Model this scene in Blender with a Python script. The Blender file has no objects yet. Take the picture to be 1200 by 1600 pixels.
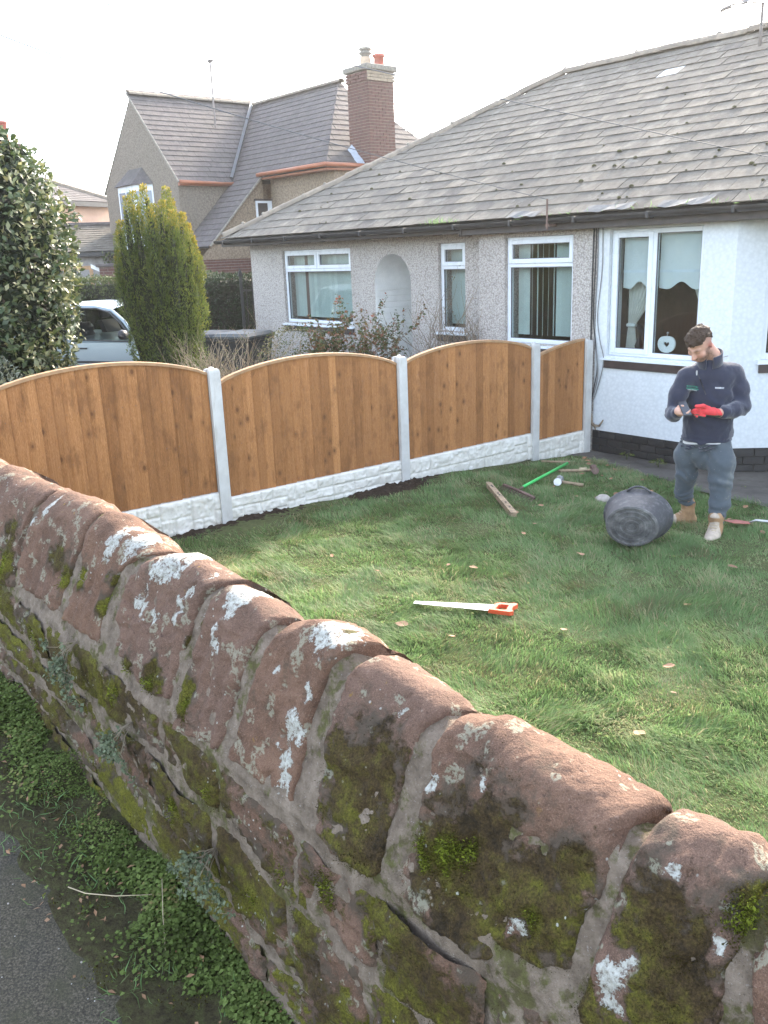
import bpy, math, random
import numpy as np
from math import sin, cos, pi, radians, sqrt, hypot, atan2
from mathutils import Vector, Matrix

random.seed(7)
rng = np.random.default_rng(11)
S = bpy.context.scene
COL = S.collection

# ---------------------------------------------------------------- camera
PITCH, ROLL, CAMH = radians(16.4), radians(2.22), 2.3
fw = Vector((0, cos(PITCH), -sin(PITCH)))
rt = Vector((1, 0, 0))
up = rt.cross(fw)
cx = cos(ROLL) * rt - sin(ROLL) * up
cu = cos(ROLL) * up + sin(ROLL) * rt
cam_data = bpy.data.cameras.new('camera')
cam = bpy.data.objects.new('camera', cam_data)
COL.objects.link(cam)
m = Matrix.Identity(4)
for i, v in enumerate((cx, cu, -fw)):
    for j in range(3):
        m[j][i] = v[j]
m.translation = Vector((0, 0, CAMH))
cam.matrix_world = m
cam_data.sensor_fit = 'VERTICAL'
cam_data.sensor_height = 24.0
cam_data.lens = 1375 / 1600 * 24.0
cam_data.clip_start = 0.05
cam_data.clip_end = 1500
S.camera = cam

# ---------------------------------------------------------------- light
SUN_EL, SUN_AZ = radians(30.2), radians(60)       # low sun behind the bungalow, to the right
world = bpy.data.worlds.new('World')
S.world = world
world.use_nodes = True
wn = world.node_tree
sky = wn.nodes.new('ShaderNodeTexSky')
sky.sky_type = 'NISHITA'
sky.sun_disc = False
sky.sun_elevation = SUN_EL
sky.sun_rotation = pi / 2 - SUN_AZ
sky.altitude = 0
sky.air_density = 1.0
sky.dust_density = 2.0
sky.ozone_density = 1.5
bg = wn.nodes['Background']
bg.inputs['Strength'].default_value = 0.15
hs = wn.nodes.new('ShaderNodeHueSaturation')     # hazy winter sky: paler than a clear one
hs.inputs['Saturation'].default_value = 0.62
wn.links.new(sky.outputs[0], hs.inputs['Color'])
wn.links.new(hs.outputs[0], bg.inputs[0])
sun_data = bpy.data.lights.new('sun', 'SUN')
sun_data.energy = 2.0
sun_data.angle = radians(8)
sun_data.color = (1.0, 0.86, 0.68)
sun = bpy.data.objects.new('sun', sun_data)
COL.objects.link(sun)
sd = Vector((cos(SUN_EL) * cos(SUN_AZ), cos(SUN_EL) * sin(SUN_AZ), sin(SUN_EL)))
sun.rotation_euler = sd.to_track_quat('Z', 'Y').to_euler()
sun.location = (20, 30, 25)
S.view_settings.view_transform = 'Standard'
S.view_settings.look = 'None'
S.view_settings.exposure = 2.85
S.view_settings.gamma = 1.0
S.view_settings.use_curve_mapping = False
S.cycles.max_bounces = 8
S.cycles.transparent_max_bounces = 16

# ---------------------------------------------------------------- helpers
class G:
    """small node-graph helper around one material"""
    def __init__(s, name):
        s.mat = bpy.data.materials.new(name)
        s.mat.use_nodes = True
        s.nt = s.mat.node_tree
        s.b = s.nt.nodes['Principled BSDF']
        s.out = s.nt.nodes['Material Output']
    def n(s, t, **kw):
        return_node = s.nt.nodes.new('ShaderNode' + t)
        for k, v in kw.items():
            setattr(return_node, k, v)
        return return_node
    def link(s, v, sock):
        if isinstance(v, bpy.types.NodeSocket):
            s.nt.links.new(v, sock)
        elif v is not None:
            if hasattr(sock.default_value, '__len__') and not hasattr(v, '__len__'):
                v = (v, v, v)
            if hasattr(v, '__len__') and len(sock.default_value) == 4 and len(v) == 3:
                v = tuple(v) + (1,)
            sock.default_value = v
    def pos(s, scale=(1, 1, 1)):
        return s.scaled(s.n('NewGeometry').outputs['Position'], scale)
    def obj(s, scale=(1, 1, 1)):
        return s.scaled(s.n('TexCoord').outputs['Object'], scale)
    def scaled(s, sock, scale):
        if tuple(scale) == (1, 1, 1):
            return sock
        mp = s.n('Mapping')
        s.link(sock, mp.inputs[0])
        mp.inputs['Scale'].default_value = scale
        return mp.outputs[0]
    def shift(s, sock, rnd):
        add = s.n('VectorMath', operation='ADD')
        s.link(sock, add.inputs[0])
        cmb = s.n('CombineXYZ')
        mu = s.math('MULTIPLY', rnd, 37.0)
        for i in range(3):
            s.link(mu, cmb.inputs[i])
        s.link(cmb.outputs[0], add.inputs[1])
        return add.outputs[0]
    def rnd(s):
        return s.n('ObjectInfo').outputs['Random']
    def attr(s, name):
        return s.n('Attribute', attribute_name=name).outputs['Fac']
    def noise(s, vec, scale, detail=4, rough=0.55, dist=0.0):
        t = s.n('TexNoise')
        s.link(vec, t.inputs['Vector'])
        t.inputs['Scale'].default_value = scale
        t.inputs['Detail'].default_value = detail
        t.inputs['Roughness'].default_value = rough
        t.inputs['Distortion'].default_value = dist
        return t.outputs[0]
    def voro(s, vec, scale, out='Distance', feature='F1', rand=1.0):
        t = s.n('TexVoronoi', feature=feature)
        s.link(vec, t.inputs['Vector'])
        t.inputs['Scale'].default_value = scale
        t.inputs['Randomness'].default_value = rand
        return t.outputs[out]
    def math(s, op, a, b=None, clamp=False):
        t = s.n('Math', operation=op, use_clamp=clamp)
        s.link(a, t.inputs[0])
        if b is not None:
            s.link(b, t.inputs[1])
        return t.outputs[0]
    def step(s, v, a, b, lo=0.0, hi=1.0):
        t = s.n('MapRange')
        s.link(v, t.inputs[0])
        for i, q in enumerate((a, b, lo, hi)):
            s.link(q, t.inputs[i + 1])
        t.interpolation_type = 'SMOOTHSTEP'
        return t.outputs[0]
    def ramp(s, fac, stops):
        t = s.n('ValToRGB')
        s.link(fac, t.inputs[0])
        el = t.color_ramp.elements
        while len(el) < len(stops):
            el.new(0.5)
        for e, (p, c) in zip(el, stops):
            e.position = p
            e.color = tuple(c) + (1,)
        return t.outputs[0]
    def mix(s, fac, a, b, blend='MIX'):
        t = s.n('Mix', data_type='RGBA', blend_type=blend)
        s.link(fac, t.inputs[0])
        s.link(a, t.inputs[6])
        s.link(b, t.inputs[7])
        return t.outputs[2]
    def bump(s, h, strength=0.5, dist=0.01, normal=None):
        t = s.n('Bump')
        t.inputs['Strength'].default_value = strength
        t.inputs['Distance'].default_value = dist
        s.link(h, t.inputs['Height'])
        if normal is not None:
            s.link(normal, t.inputs['Normal'])
        return t.outputs[0]
    def fin(s, color, rough=0.8, normal=None, metal=0.0, spec=0.5, **kw):
        s.link(color, s.b.inputs['Base Color'])
        s.link(rough, s.b.inputs['Roughness'])
        s.b.inputs['Metallic'].default_value = metal
        s.b.inputs['Specular IOR Level'].default_value = spec
        if normal is not None:
            s.link(normal, s.b.inputs['Normal'])
        for k, v in kw.items():
            s.link(v, s.b.inputs[k])
        return s.mat

def plain(name, col, rough=0.7, var=0.25, scale=6.0, metal=0.0, bump=0.0, bscale=60.0, spec=0.5, rnd=0.0):
    """simple procedural material: mottled colour, slightly uneven gloss, optional fine relief"""
    g = G(name)
    p = g.pos()
    a = g.noise(p, scale, 5, 0.6)
    d = tuple(c * (1 - var) for c in col)
    l = tuple(min(1, c * (1 + var)) for c in col)
    c = g.ramp(a, [(0.3, d), (0.7, l)])
    if rnd:
        c = g.mix(g.rnd(), c, tuple(x * (1 - rnd) for x in col))
    nrm = g.bump(g.noise(p, bscale, 4, 0.6), bump, 0.01) if bump else None
    return g.fin(c, g.step(a, 0.2, 0.8, max(0.02, rough - 0.1), min(1, rough + 0.1)), nrm, metal, spec)

def tag(o, label=None, cat=None, group=None, kind=None):
    if label: o['label'] = label
    if cat: o['category'] = cat
    if group: o['group'] = group
    if kind: o['kind'] = kind
    return o

def link(o, parent=None):
    COL.objects.link(o)
    if parent is not None:
        o.parent = parent
    return o

def empty(name, loc=(0, 0, 0), rz=0.0, label=None, cat=None, group=None):
    o = bpy.data.objects.new(name, None)
    o.location = loc
    o.rotation_euler = (0, 0, rz)
    o.empty_display_size = 0.2
    link(o)
    return tag(o, label, cat, group)

def wrap(name, me, mats=(), parent=None, smooth=False, kind=None):
    for mt in (mats if isinstance(mats, (list, tuple)) else [mats]):
        me.materials.append(mt)
    if smooth:
        me.polygons.foreach_set('use_smooth', np.ones(len(me.polygons), dtype=bool))
    o = bpy.data.objects.new(name, me)
    link(o, parent)
    if kind: o['kind'] = kind
    return o

def fast_mesh(name, V, F):
    """V (n,3), F (m,k) arrays -> mesh"""
    me = bpy.data.meshes.new(name)
    V = np.asarray(V, dtype=np.float32); F = np.asarray(F, dtype=np.int32)
    me.vertices.add(len(V)); me.vertices.foreach_set('co', V.ravel())
    k = F.shape[1]
    me.loops.add(F.size); me.loops.foreach_set('vertex_index', F.ravel())
    me.polygons.add(len(F))
    me.polygons.foreach_set('loop_start', np.arange(0, F.size, k, dtype=np.int32))
    me.polygons.foreach_set('loop_total', np.full(len(F), k, dtype=np.int32))
    me.update(calc_edges=True)
    return me

def set_attr(me, name, vals):
    a = me.attributes.new(name, 'FLOAT', 'POINT')
    a.data.foreach_set('value', np.asarray(vals, dtype=np.float32).ravel())

def grid_faces(nu, nv, off=0, close=False):
    i = np.arange(nu - 1)[:, None]; j = np.arange(nv - 1)[None, :]
    a = (i * nv + j + off).ravel()
    return np.stack([a, a + nv, a + nv + 1, a + 1], 1)

class MB:
    """collects boxes, tubes, lathes, prisms; build() links them as one mesh object"""
    def __init__(s):
        s.v, s.f, s.mi = [], [], []
    def add(s, vs, fs, mi=0):
        o = len(s.v)
        s.v += [tuple(v) for v in vs]
        s.f += [tuple(i + o for i in f) for f in fs]
        s.mi += [mi] * len(fs)
        return s
    def box(s, x0, x1, y0, y1, z0, z1, mi=0, bev=0.0):
        if bev:
            b = min(bev, abs(x1 - x0) / 2.1, abs(y1 - y0) / 2.1, abs(z1 - z0) / 2.1)
            vs = []; idx = {}
            for sx in (0, 1):
                for sy in (0, 1):
                    for sz in (0, 1):
                        X, Y, Z = (x0, x1)[sx], (y0, y1)[sy], (z0, z1)[sz]
                        ix, iy, iz = (b, -b)[sx], (b, -b)[sy], (b, -b)[sz]
                        for k, v in enumerate(((X, Y + iy, Z + iz), (X + ix, Y, Z + iz), (X + ix, Y + iy, Z))):
                            idx[(sx, sy, sz, k)] = len(vs); vs.append(v)
            q = lambda *c: idx[c]
            fs = []
            for sx in (0, 1):
                f = [q(sx, 0, 0, 0), q(sx, 1, 0, 0), q(sx, 1, 1, 0), q(sx, 0, 1, 0)]; fs.append(f if sx else f[::-1])
            for sy in (0, 1):
                f = [q(0, sy, 0, 1), q(0, sy, 1, 1), q(1, sy, 1, 1), q(1, sy, 0, 1)]; fs.append(f if sy else f[::-1])
            for sz in (0, 1):
                f = [q(0, 0, sz, 2), q(1, 0, sz, 2), q(1, 1, sz, 2), q(0, 1, sz, 2)]; fs.append(f if sz else f[::-1])
            for a in (0, 1):
                for c in (0, 1):
                    fs.append([q(a, c, 0, 0), q(a, c, 1, 0), q(a, c, 1, 1), q(a, c, 0, 1)] if a != c else [q(a, c, 0, 0), q(a, c, 0, 1), q(a, c, 1, 1), q(a, c, 1, 0)])
                    fs.append([q(a, 0, c, 0), q(a, 0, c, 2), q(a, 1, c, 2), q(a, 1, c, 0)] if a != c else [q(a, 0, c, 0), q(a, 1, c, 0), q(a, 1, c, 2), q(a, 0, c, 2)])
                    fs.append([q(0, a, c, 1), q(1, a, c, 1), q(1, a, c, 2), q(0, a, c, 2)] if a != c else [q(0, a, c, 1), q(0, a, c, 2), q(1, a, c, 2), q(1, a, c, 1)])
            for sx in (0, 1):
                for sy in (0, 1):
                    for sz in (0, 1):
                        fs.append([q(sx, sy, sz, 0), q(sx, sy, sz, 1), q(sx, sy, sz, 2)])
            return s.add(vs, fs, mi)
        vs = [(x0, y0, z0), (x1, y0, z0), (x1, y1, z0), (x0, y1, z0), (x0, y0, z1), (x1, y0, z1), (x1, y1, z1), (x0, y1, z1)]
        return s.add(vs, [(0, 3, 2, 1), (4, 5, 6, 7), (0, 1, 5, 4), (1, 2, 6, 5), (2, 3, 7, 6), (3, 0, 4, 7)], mi)
    def tube(s, pts, r, n=6, mi=0, cap=True):
        pts = [Vector(p) for p in pts]
        rs = r if isinstance(r, (list, tuple)) else [r] * len(pts)
        vs, fs = [], []
        prev = None
        for i, p in enumerate(pts):
            t = (pts[min(i + 1, len(pts) - 1)] - pts[max(i - 1, 0)])
            if t.length < 1e-9: t = Vector((0, 0, 1))
            t.normalize()
            if prev is None:
                a = t.orthogonal().normalized()
            else:
                a = (prev - t * prev.dot(t))
                a = a.normalized() if a.length > 1e-6 else t.orthogonal().normalized()
            prev = a
            b = t.cross(a)
            for k in range(n):
                w = 2 * pi * k / n
                vs.append(p + (a * cos(w) + b * sin(w)) * rs[i])
        for i in range(len(pts) - 1):
            for k in range(n):
                k2 = (k + 1) % n
                fs.append((i * n + k, i * n + k2, (i + 1) * n + k2, (i + 1) * n + k))
        if cap:
            fs.append(tuple(range(n))[::-1])
            fs.append(tuple((len(pts) - 1) * n + k for k in range(n)))
        return s.add(vs, fs, mi)
    def lathe(s, prof, n=24, mi=0, M=None):
        """prof: list of (r, z) from bottom to top; around local z, optional matrix"""
        vs, fs = [], []
        for r, z in prof:
            for k in range(n):
                w = 2 * pi * k / n
                v = Vector((r * cos(w), r * sin(w), z))
                vs.append(M @ v if M else v)
        for i in range(len(prof) - 1):
            for k in range(n):
                k2 = (k + 1) % n
                fs.append((i * n + k, i * n + k2, (i + 1) * n + k2, (i + 1) * n + k))
        return s.add(vs, fs, mi)
    def prism(s, poly, d, M, mi=0):
        """2D polygon in local xy extruded by d along local z, placed by matrix M"""
        n = len(poly)
        vs = [M @ Vector((x, y, 0)) for x, y in poly] + [M @ Vector((x, y, d)) for x, y in poly]
        fs = [tuple(range(n))[::-1], tuple(range(n, 2 * n))]
        fs += [(i, (i + 1) % n, n + (i + 1) % n, n + i) for i in range(n)]
        return s.add(vs, fs, mi)
    def build(s, name, mats, parent=None, smooth=False, kind=None, auto=False):
        me = bpy.data.meshes.new(name)
        me.from_pydata(s.v, [], s.f)
        me.polygons.foreach_set('material_index', s.mi)
        o = wrap(name, me, mats, parent, smooth, kind)
        if auto:
            me.polygons.foreach_set('use_smooth', np.ones(len(me.polygons), dtype=bool))
            me.set_sharp_from_angle(angle=radians(35))
        return o

def hash3(ix, iy, iz, seed):
    h = (ix * 374761393 + iy * 668265263 + iz * 2147483647 + seed * 974634777) & 0xffffffff
    h = ((h ^ (h >> 13)) * 1274126177) & 0xffffffff
    h = (h ^ (h >> 16)) & 0xffffffff
    return h.astype(np.float64) / 4294967295.0 * 2 - 1

def vnoise(P, scale, seed=0, octs=3, gain=0.5):
    """fractal value noise in about -1..1"""
    P = np.asarray(P, dtype=np.float64) * scale
    if P.shape[1] == 2:
        P = np.concatenate([P, np.zeros((len(P), 1))], 1)
    out = np.zeros(len(P)); amp = 1.0; tot = 0.0
    for o in range(octs):
        I = np.floor(P).astype(np.int64); Fr = P - I
        w = Fr * Fr * (3 - 2 * Fr)
        acc = 0
        for dx in (0, 1):
            for dy in (0, 1):
                for dz in (0, 1):
                    wt = (w[:, 0] if dx else 1 - w[:, 0]) * (w[:, 1] if dy else 1 - w[:, 1]) * (w[:, 2] if dz else 1 - w[:, 2])
                    acc = acc + wt * hash3(I[:, 0] + dx, I[:, 1] + dy, I[:, 2] + dz, seed + o * 17)
        out += amp * acc; tot += amp
        amp *= gain; P = P * 2.03 + 11.7
    return out / tot * 1.6

def leaf_mesh(P, D, Nn, size, wid=0.45, fold=0.25, tone=None, bend=0.15):
    """one folded leaf (4 triangles) per point: P base, D direction, Nn face normal"""
    P = np.asarray(P, float); D = np.asarray(D, float); Nn = np.asarray(Nn, float)
    D /= np.linalg.norm(D, axis=1, keepdims=True) + 1e-9
    Sd = np.cross(D, Nn); Sd /= np.linalg.norm(Sd, axis=1, keepdims=True) + 1e-9
    Nn = np.cross(Sd, D)
    size = np.broadcast_to(np.asarray(size, float), (len(P),))[:, None]
    w = np.broadcast_to(np.asarray(wid, float), (len(P),))[:, None]
    base = P
    mid = P + D * size * 0.5 - Nn * size * 0.0
    L = mid + Sd * size * w * 0.5 + Nn * size * w * fold
    R = mid - Sd * size * w * 0.5 + Nn * size * w * fold
    tip = P + D * size - Nn * size * bend
    V = np.stack([base, L, tip, R, mid], 1).reshape(-1, 3)
    o = (np.arange(len(P)) * 5)[:, None]
    F = np.concatenate([o + np.array([[0, 4, 1]]), o + np.array([[1, 4, 2]]), o + np.array([[0, 3, 4]]), o + np.array([[3, 2, 4]])], 0)
    t = np.repeat(tone if tone is not None else rng.random(len(P)), 5)
    return V, F, t

def leaves_obj(name, args, mat, parent=None, kind='stuff'):
    V, F, t = args
    me = fast_mesh(name, V, F)
    set_attr(me, 'tone', t)
    return wrap(name, me, mat, parent, False, kind)

def rand_dirs(n):
    v = rng.normal(size=(n, 3))
    return v / np.linalg.norm(v, axis=1, keepdims=True)

# house frame: x along the facade (to the right), y into the house, origin where the party line meets the ground
HO = Vector((2.632, 10.757, 0.0)); HA = radians(-50.0)
E1 = Vector((cos(HA), sin(HA), 0)); E2 = Vector((-sin(HA), cos(HA), 0))
def HW(x, y, z=0.0):
    return HO + E1 * x + E2 * y + Vector((0, 0, z))
def W2H(p):
    d = Vector(p) - HO
    return d.dot(E1), d.dot(E2)
def lawn_z(x, y):
    """ground height of the lawn in the house frame: level, then falling gently to the house"""
    t = np.clip((np.asarray(y, float) + 3.0) / 2.9, 0, 1.0)
    return -0.18 * t ** 1.3
def garden_z(x, y):
    return -0.04 * np.asarray(x, float) - 0.03
# ---------------------------------------------------------------- materials
def leaf_mat(name, stops, rough=0.5, trans=0.35, spec=0.4):
    g = G(name)
    c = g.ramp(g.attr('tone'), stops)
    c = g.mix(0.35, c, g.mix(g.noise(g.pos(), 40, 3), (0.25, 0.25, 0.25), (1, 1, 1)), 'MULTIPLY')
    g.fin(c, rough, spec=spec)
    tr = g.n('BsdfTranslucent'); g.link(c, tr.inputs[0])
    mx = g.n('MixShader'); mx.inputs[0].default_value = trans
    g.nt.links.new(g.b.outputs[0], mx.inputs[1]); g.nt.links.new(tr.outputs[0], mx.inputs[2])
    g.nt.links.new(mx.outputs[0], g.out.inputs[0])
    return g.mat

def stone_mat(name, lower=False):
    g = G(name)
    p = g.pos()
    big = g.noise(p, 5, 4, 0.6)
    fine = g.noise(p, 90, 4, 0.7)
    mid = g.noise(p, 22, 5, 0.65)
    base = g.ramp(g.math('ADD', g.math('MULTIPLY', big, 0.6), g.math('MULTIPLY', mid, 0.4)),
                  [(0.3, (0.066, 0.038, 0.025)), (0.48, (0.125, 0.070, 0.045)), (0.64, (0.178, 0.102, 0.066)), (0.8, (0.225, 0.148, 0.100))])
    base = g.mix(g.math('MULTIPLY', g.rnd(), 0.45), base, (0.15, 0.10, 0.080))
    base = g.mix(g.step(fine, 0.58, 0.75, 0, 0.4), base, (0.34, 0.24, 0.19))
    base = g.mix(g.step(fine, 0.46, 0.28, 0, 0.75), base, (0.060, 0.036, 0.028))
    xf = g.noise(p, 320, 3, 0.7)
    base = g.mix(g.step(xf, 0.5, 0.72, 0, 0.5), base, (0.32, 0.205, 0.145))
    base = g.mix(g.step(xf, 0.46, 0.28, 0, 0.6), base, (0.055, 0.032, 0.025))
    base = g.mix(g.math('MULTIPLY', g.step(g.noise(p, 26, 3, .6), 0.66, 0.72), g.step(g.noise(p, 3.2, 3, .5), 0.55, 0.65, 0, .8)), base, (0.26, 0.15, 0.04))
    # grey-black algae film
    alg = g.step(g.math('ADD', g.noise(p, 9, 6, 0.7), g.math('MULTIPLY', g.attr('moss'), 0.35)), 0.55, 0.75)
    base = g.mix(g.math('MULTIPLY', alg, 0.75), base, (0.060, 0.052, 0.038))
    # pale green-grey dusting lichens
    dz = g.step(g.math('MULTIPLY', g.step(g.noise(p, 14, 3, 0.5), 0.56, 0.64), g.step(fine, 0.4, 0.55)), 0.2, 0.8)
    base = g.mix(g.math('MULTIPLY', dz, 0.55), base, (0.30, 0.30, 0.22))
    # moss film
    mo = g.step(g.math('ADD', g.attr('moss'), g.math('MULTIPLY', g.math('SUBTRACT', g.noise(p, 17, 6, 0.72), 0.5), 1.5)), 0.42, 0.62)
    mcol = g.ramp(g.math('ADD', g.math('MULTIPLY', g.noise(p, 30, 5, 0.7), 0.45), g.math('ADD', g.math('MULTIPLY', g.noise(p, 7, 5, 0.65), 0.55), g.attr('lush'))), [(0.36, (0.024, 0.018, 0.011)), (0.45, (0.050, 0.034, 0.016)), (0.52, (0.062, 0.048, 0.016)), (0.60, (0.085, 0.080, 0.015)), (0.76, (0.125, 0.125, 0.017))])
    mcol = g.mix(1.0, mcol, g.ramp(g.noise(p, 170, 4, 0.75), [(0.3, (0.35, 0.33, 0.30)), (0.5, (0.95, 0.92, 0.85)), (0.7, (1.7, 1.6, 1.4))]), 'MULTIPLY')
    base = g.mix(mo, base, mcol)
    # white crust lichens, ragged edges, plus many small specks
    li = g.step(g.math('ADD', g.attr('lichen'), g.math('MULTIPLY', g.math('SUBTRACT', g.noise(p, 42, 6, 0.75), 0.5), 1.7)), 0.52, 0.60)
    sp = g.step(g.voro(p, 38), 0.17, 0.11)
    sp = g.math('MULTIPLY', sp, g.step(g.noise(p, 6, 2), 0.54, 0.64))
    lall = g.math('MAXIMUM', li, g.math('MULTIPLY', sp, 0.9))
    lcol = g.ramp(g.noise(p, 70, 4, 0.7), [(0.3, (0.26, 0.25, 0.20)), (0.52, (0.43, 0.425, 0.38)), (0.75, (0.56, 0.56, 0.51))])
    lall = g.math('MULTIPLY', lall, g.step(fine, 0.36, 0.47, 0.25, 0.92))
    base = g.mix(lall, base, lcol)
    h = g.math('ADD', g.math('ADD', g.math('MULTIPLY', fine, 0.75), g.math('MULTIPLY', mid, 1.1)), g.math('ADD', g.math('MULTIPLY', mo, 0.45), g.math('MULTIPLY', lall, 0.12)))
    return g.fin(base, 0.92, g.bump(h, 0.95, 0.010), spec=0.2)

M = {}
M['stone'] = stone_mat('sandstone')
g = G('lime_mortar'); p = g.pos()
c = g.ramp(g.noise(p, 18, 5, 0.65), [(0.3, (0.115, 0.087, 0.063)), (0.55, (0.225, 0.175, 0.132)), (0.75, (0.32, 0.257, 0.198))])
gr = g.noise(p, 150, 3, 0.7)
c = g.mix(g.step(gr, 0.6, 0.72, 0, 0.6), c, (0.42, 0.38, 0.34))
c = g.mix(g.step(gr, 0.4, 0.3, 0, 0.6), c, (0.09, 0.075, 0.06))
mo = g.step(g.math('ADD', g.noise(p, 12, 6, 0.7), g.math('MULTIPLY', g.attr('moss'), 0.3)), 0.58, 0.7)
c = g.mix(g.math('MULTIPLY', mo, 0.8), c, g.ramp(g.noise(p, 40, 4), [(0.35, (0.05, 0.042, 0.012)), (0.7, (0.10, 0.11, 0.02))]))
M['mortar'] = g.fin(c, 0.95, g.bump(g.math('ADD', g.math('MULTIPLY', gr, 0.5), g.noise(p, 35, 6, 0.75)), 1.0, 0.014), spec=0.2)
M['moss'] = leaf_mat('moss_green', [(0.0, (0.030, 0.022, 0.008)), (0.4, (0.065, 0.050, 0.013)), (0.68, (0.11, 0.12, 0.02)), (1.0, (0.28, 0.33, 0.04))], 0.9, 0.25, 0.1)
g = G('asphalt'); p = g.pos()
gr = g.noise(p, 130, 4, 0.75)
c = g.ramp(gr, [(0.3, (0.020, 0.017, 0.012)), (0.50, (0.070, 0.060, 0.042)), (0.72, (0.20, 0.172, 0.125))])
c = g.mix(g.step(g.voro(p, 26), 0.07, 0.04), c, (0.5, 0.48, 0.45))
c = g.mix(g.step(g.noise(p, 5, 5, 0.7), 0.45, 0.66, 0, 0.7), c, (0.058, 0.055, 0.030))
c = g.mix(g.step(g.noise(p, 2.2, 4, 0.6), 0.5, 0.7, 0, 0.5), c, (0.035, 0.035, 0.035))
M['asphalt'] = g.fin(c, 0.9, g.bump(gr, 0.9, 0.006), spec=0.3)
g = G('soil'); p = g.pos()
c = g.ramp(g.noise(p, 30, 6, 0.7), [(0.3, (0.024, 0.016, 0.011)), (0.6, (0.060, 0.042, 0.029)), (0.8, (0.115, 0.086, 0.062))])
M['soil'] = g.fin(c, 0.95, g.bump(g.noise(p, 45, 6, 0.75), 1.0, 0.03), spec=0.15)
g = G('mossy_verge_soil'); p = g.pos()
c = g.ramp(g.noise(p, 38, 6, 0.75), [(0.3, (0.030, 0.022, 0.014)), (0.5, (0.070, 0.060, 0.030)), (0.62, (0.085, 0.090, 0.034)), (0.8, (0.13, 0.115, 0.080))])
M['verge_soil'] = g.fin(c, 0.95, g.bump(g.noise(p, 70, 6, 0.75), 1.0, 0.02), spec=0.15)
g = G('lawn_soil'); p = g.pos()
c = g.ramp(g.noise(p, 25, 6, 0.7), [(0.3, (0.055, 0.060, 0.026)), (0.6, (0.10, 0.115, 0.045)), (0.8, (0.15, 0.135, 0.068))])
M['lawn'] = g.fin(c, 0.95, g.bump(g.noise(p, 60, 5, 0.75), 0.8, 0.02), spec=0.15)
g = G('grass_blade')
c = g.ramp(g.attr('tone'), [(0.0, (0.19, 0.155, 0.08)), (0.12, (0.150, 0.185, 0.075)), (0.4, (0.140, 0.240, 0.085)), (0.7, (0.190, 0.310, 0.115)), (0.92, (0.28, 0.365, 0.17)), (1.0, (0.42, 0.37, 0.22))])
g.fin(c, 0.55, spec=0.35)
tr = g.n('BsdfTranslucent'); g.link(c, tr.inputs[0])
mx = g.n('MixShader'); mx.inputs[0].default_value = 0.5
g.nt.links.new(g.b.outputs[0], mx.inputs[1]); g.nt.links.new(tr.outputs[0], mx.inputs[2]); g.nt.links.new(mx.outputs[0], g.out.inputs[0])
M['grass'] = g.mat
g = G('old_concrete'); p = g.pos()
c = g.ramp(g.noise(p, 3, 6, 0.7), [(0.3, (0.070, 0.062, 0.054)), (0.55, (0.12, 0.108, 0.095)), (0.8, (0.17, 0.155, 0.135))])
c = g.mix(g.step(g.noise(p, 9, 5, 0.7), 0.55, 0.72, 0, 0.7), c, (0.05, 0.055, 0.028))
c = g.mix(g.step(g.noise(p, 60, 4, 0.7), 0.6, 0.75, 0, 0.5), c, (0.26, 0.24, 0.21))
M['path'] = g.fin(c, 0.9, g.bump(g.noise(p, 80, 5, 0.7), 0.5, 0.008), spec=0.25)
# treated softwood boards: grain along z, knots, weather stains; every board its own tone
g = G('treated_softwood'); r = g.rnd()
o = g.shift(g.pos(), r)
gv = g.scaled(o, (9, 9, 0.55))
kn = g.voro(g.scaled(o, (11, 11, 7.0)), 1.0)
kd = g.step(kn, 0.34, 0.0)
warp = g.math('ADD', g.noise(gv, 3.0, 4, 0.6), g.math('MULTIPLY', kd, 0.35))
rings = g.n('TexWave', wave_type='BANDS', bands_direction='X')
cm = g.n('CombineXYZ'); g.link(g.math('MULTIPLY', warp, 2.6), cm.inputs[0])
g.link(cm.outputs[0], rings.inputs['Vector']); rings.inputs['Scale'].default_value = 3.0; rings.inputs['Distortion'].default_value = 1.0
fineg = g.noise(g.scaled(o, (160, 160, 2.2)), 1.0, 3, 0.6)
c = g.ramp(g.math('ADD', g.math('MULTIPLY', rings.outputs['Fac'], 0.35), g.math('MULTIPLY', fineg, 0.65)),
           [(0.2, (0.230, 0.098, 0.032)), (0.5, (0.345, 0.155, 0.056)), (0.8, (0.450, 0.222, 0.094))])
tone = g.ramp(r, [(0.0, (0.74, 0.70, 0.66)), (0.3, (0.92, 0.90, 0.88)), (0.7, (1.04, 1.02, 1.0)), (1.0, (1.22, 1.24, 1.24))])
c = g.mix(1.0, c, tone, 'MULTIPLY')
st = g.step(g.noise(g.scaled(g.pos(), (5, 5, 2.2)), 1.3, 6, 0.7), 0.47, 0.70)
c = g.mix(g.math('MULTIPLY', st, 0.6), c, (0.150, 0.064, 0.024))
kc = g.step(kn, 0.19, 0.10)
ksel = g.step(g.math('ADD', g.voro(g.scaled(o, (11, 11, 7.0)), 1.0, 'Color'), g.math('MULTIPLY', g.noise(g.scaled(g.pos(), (.5, .5, 3.0)), 1.0, 2), .5)), 0.72, 0.80)
c = g.mix(g.math('MULTIPLY', g.math('MULTIPLY', kc, ksel), 0.8), c, (0.085, 0.032, 0.014))
halo = g.math('MULTIPLY', g.step(kn, 0.40, 0.2), ksel)
c = g.mix(g.math('MULTIPLY', halo, 0.45), c, (0.16, 0.070, 0.026))
M['wood'] = g.fin(c, 0.72, g.bump(g.math('ADD', fineg, rings.outputs['Fac']), 0.25, 0.002), spec=0.25)
M['wood_trim'] = plain('fence_capping_wood', (0.36, 0.21, 0.105), 0.7, 0.25, 14, bump=0.2, bscale=80)
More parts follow.
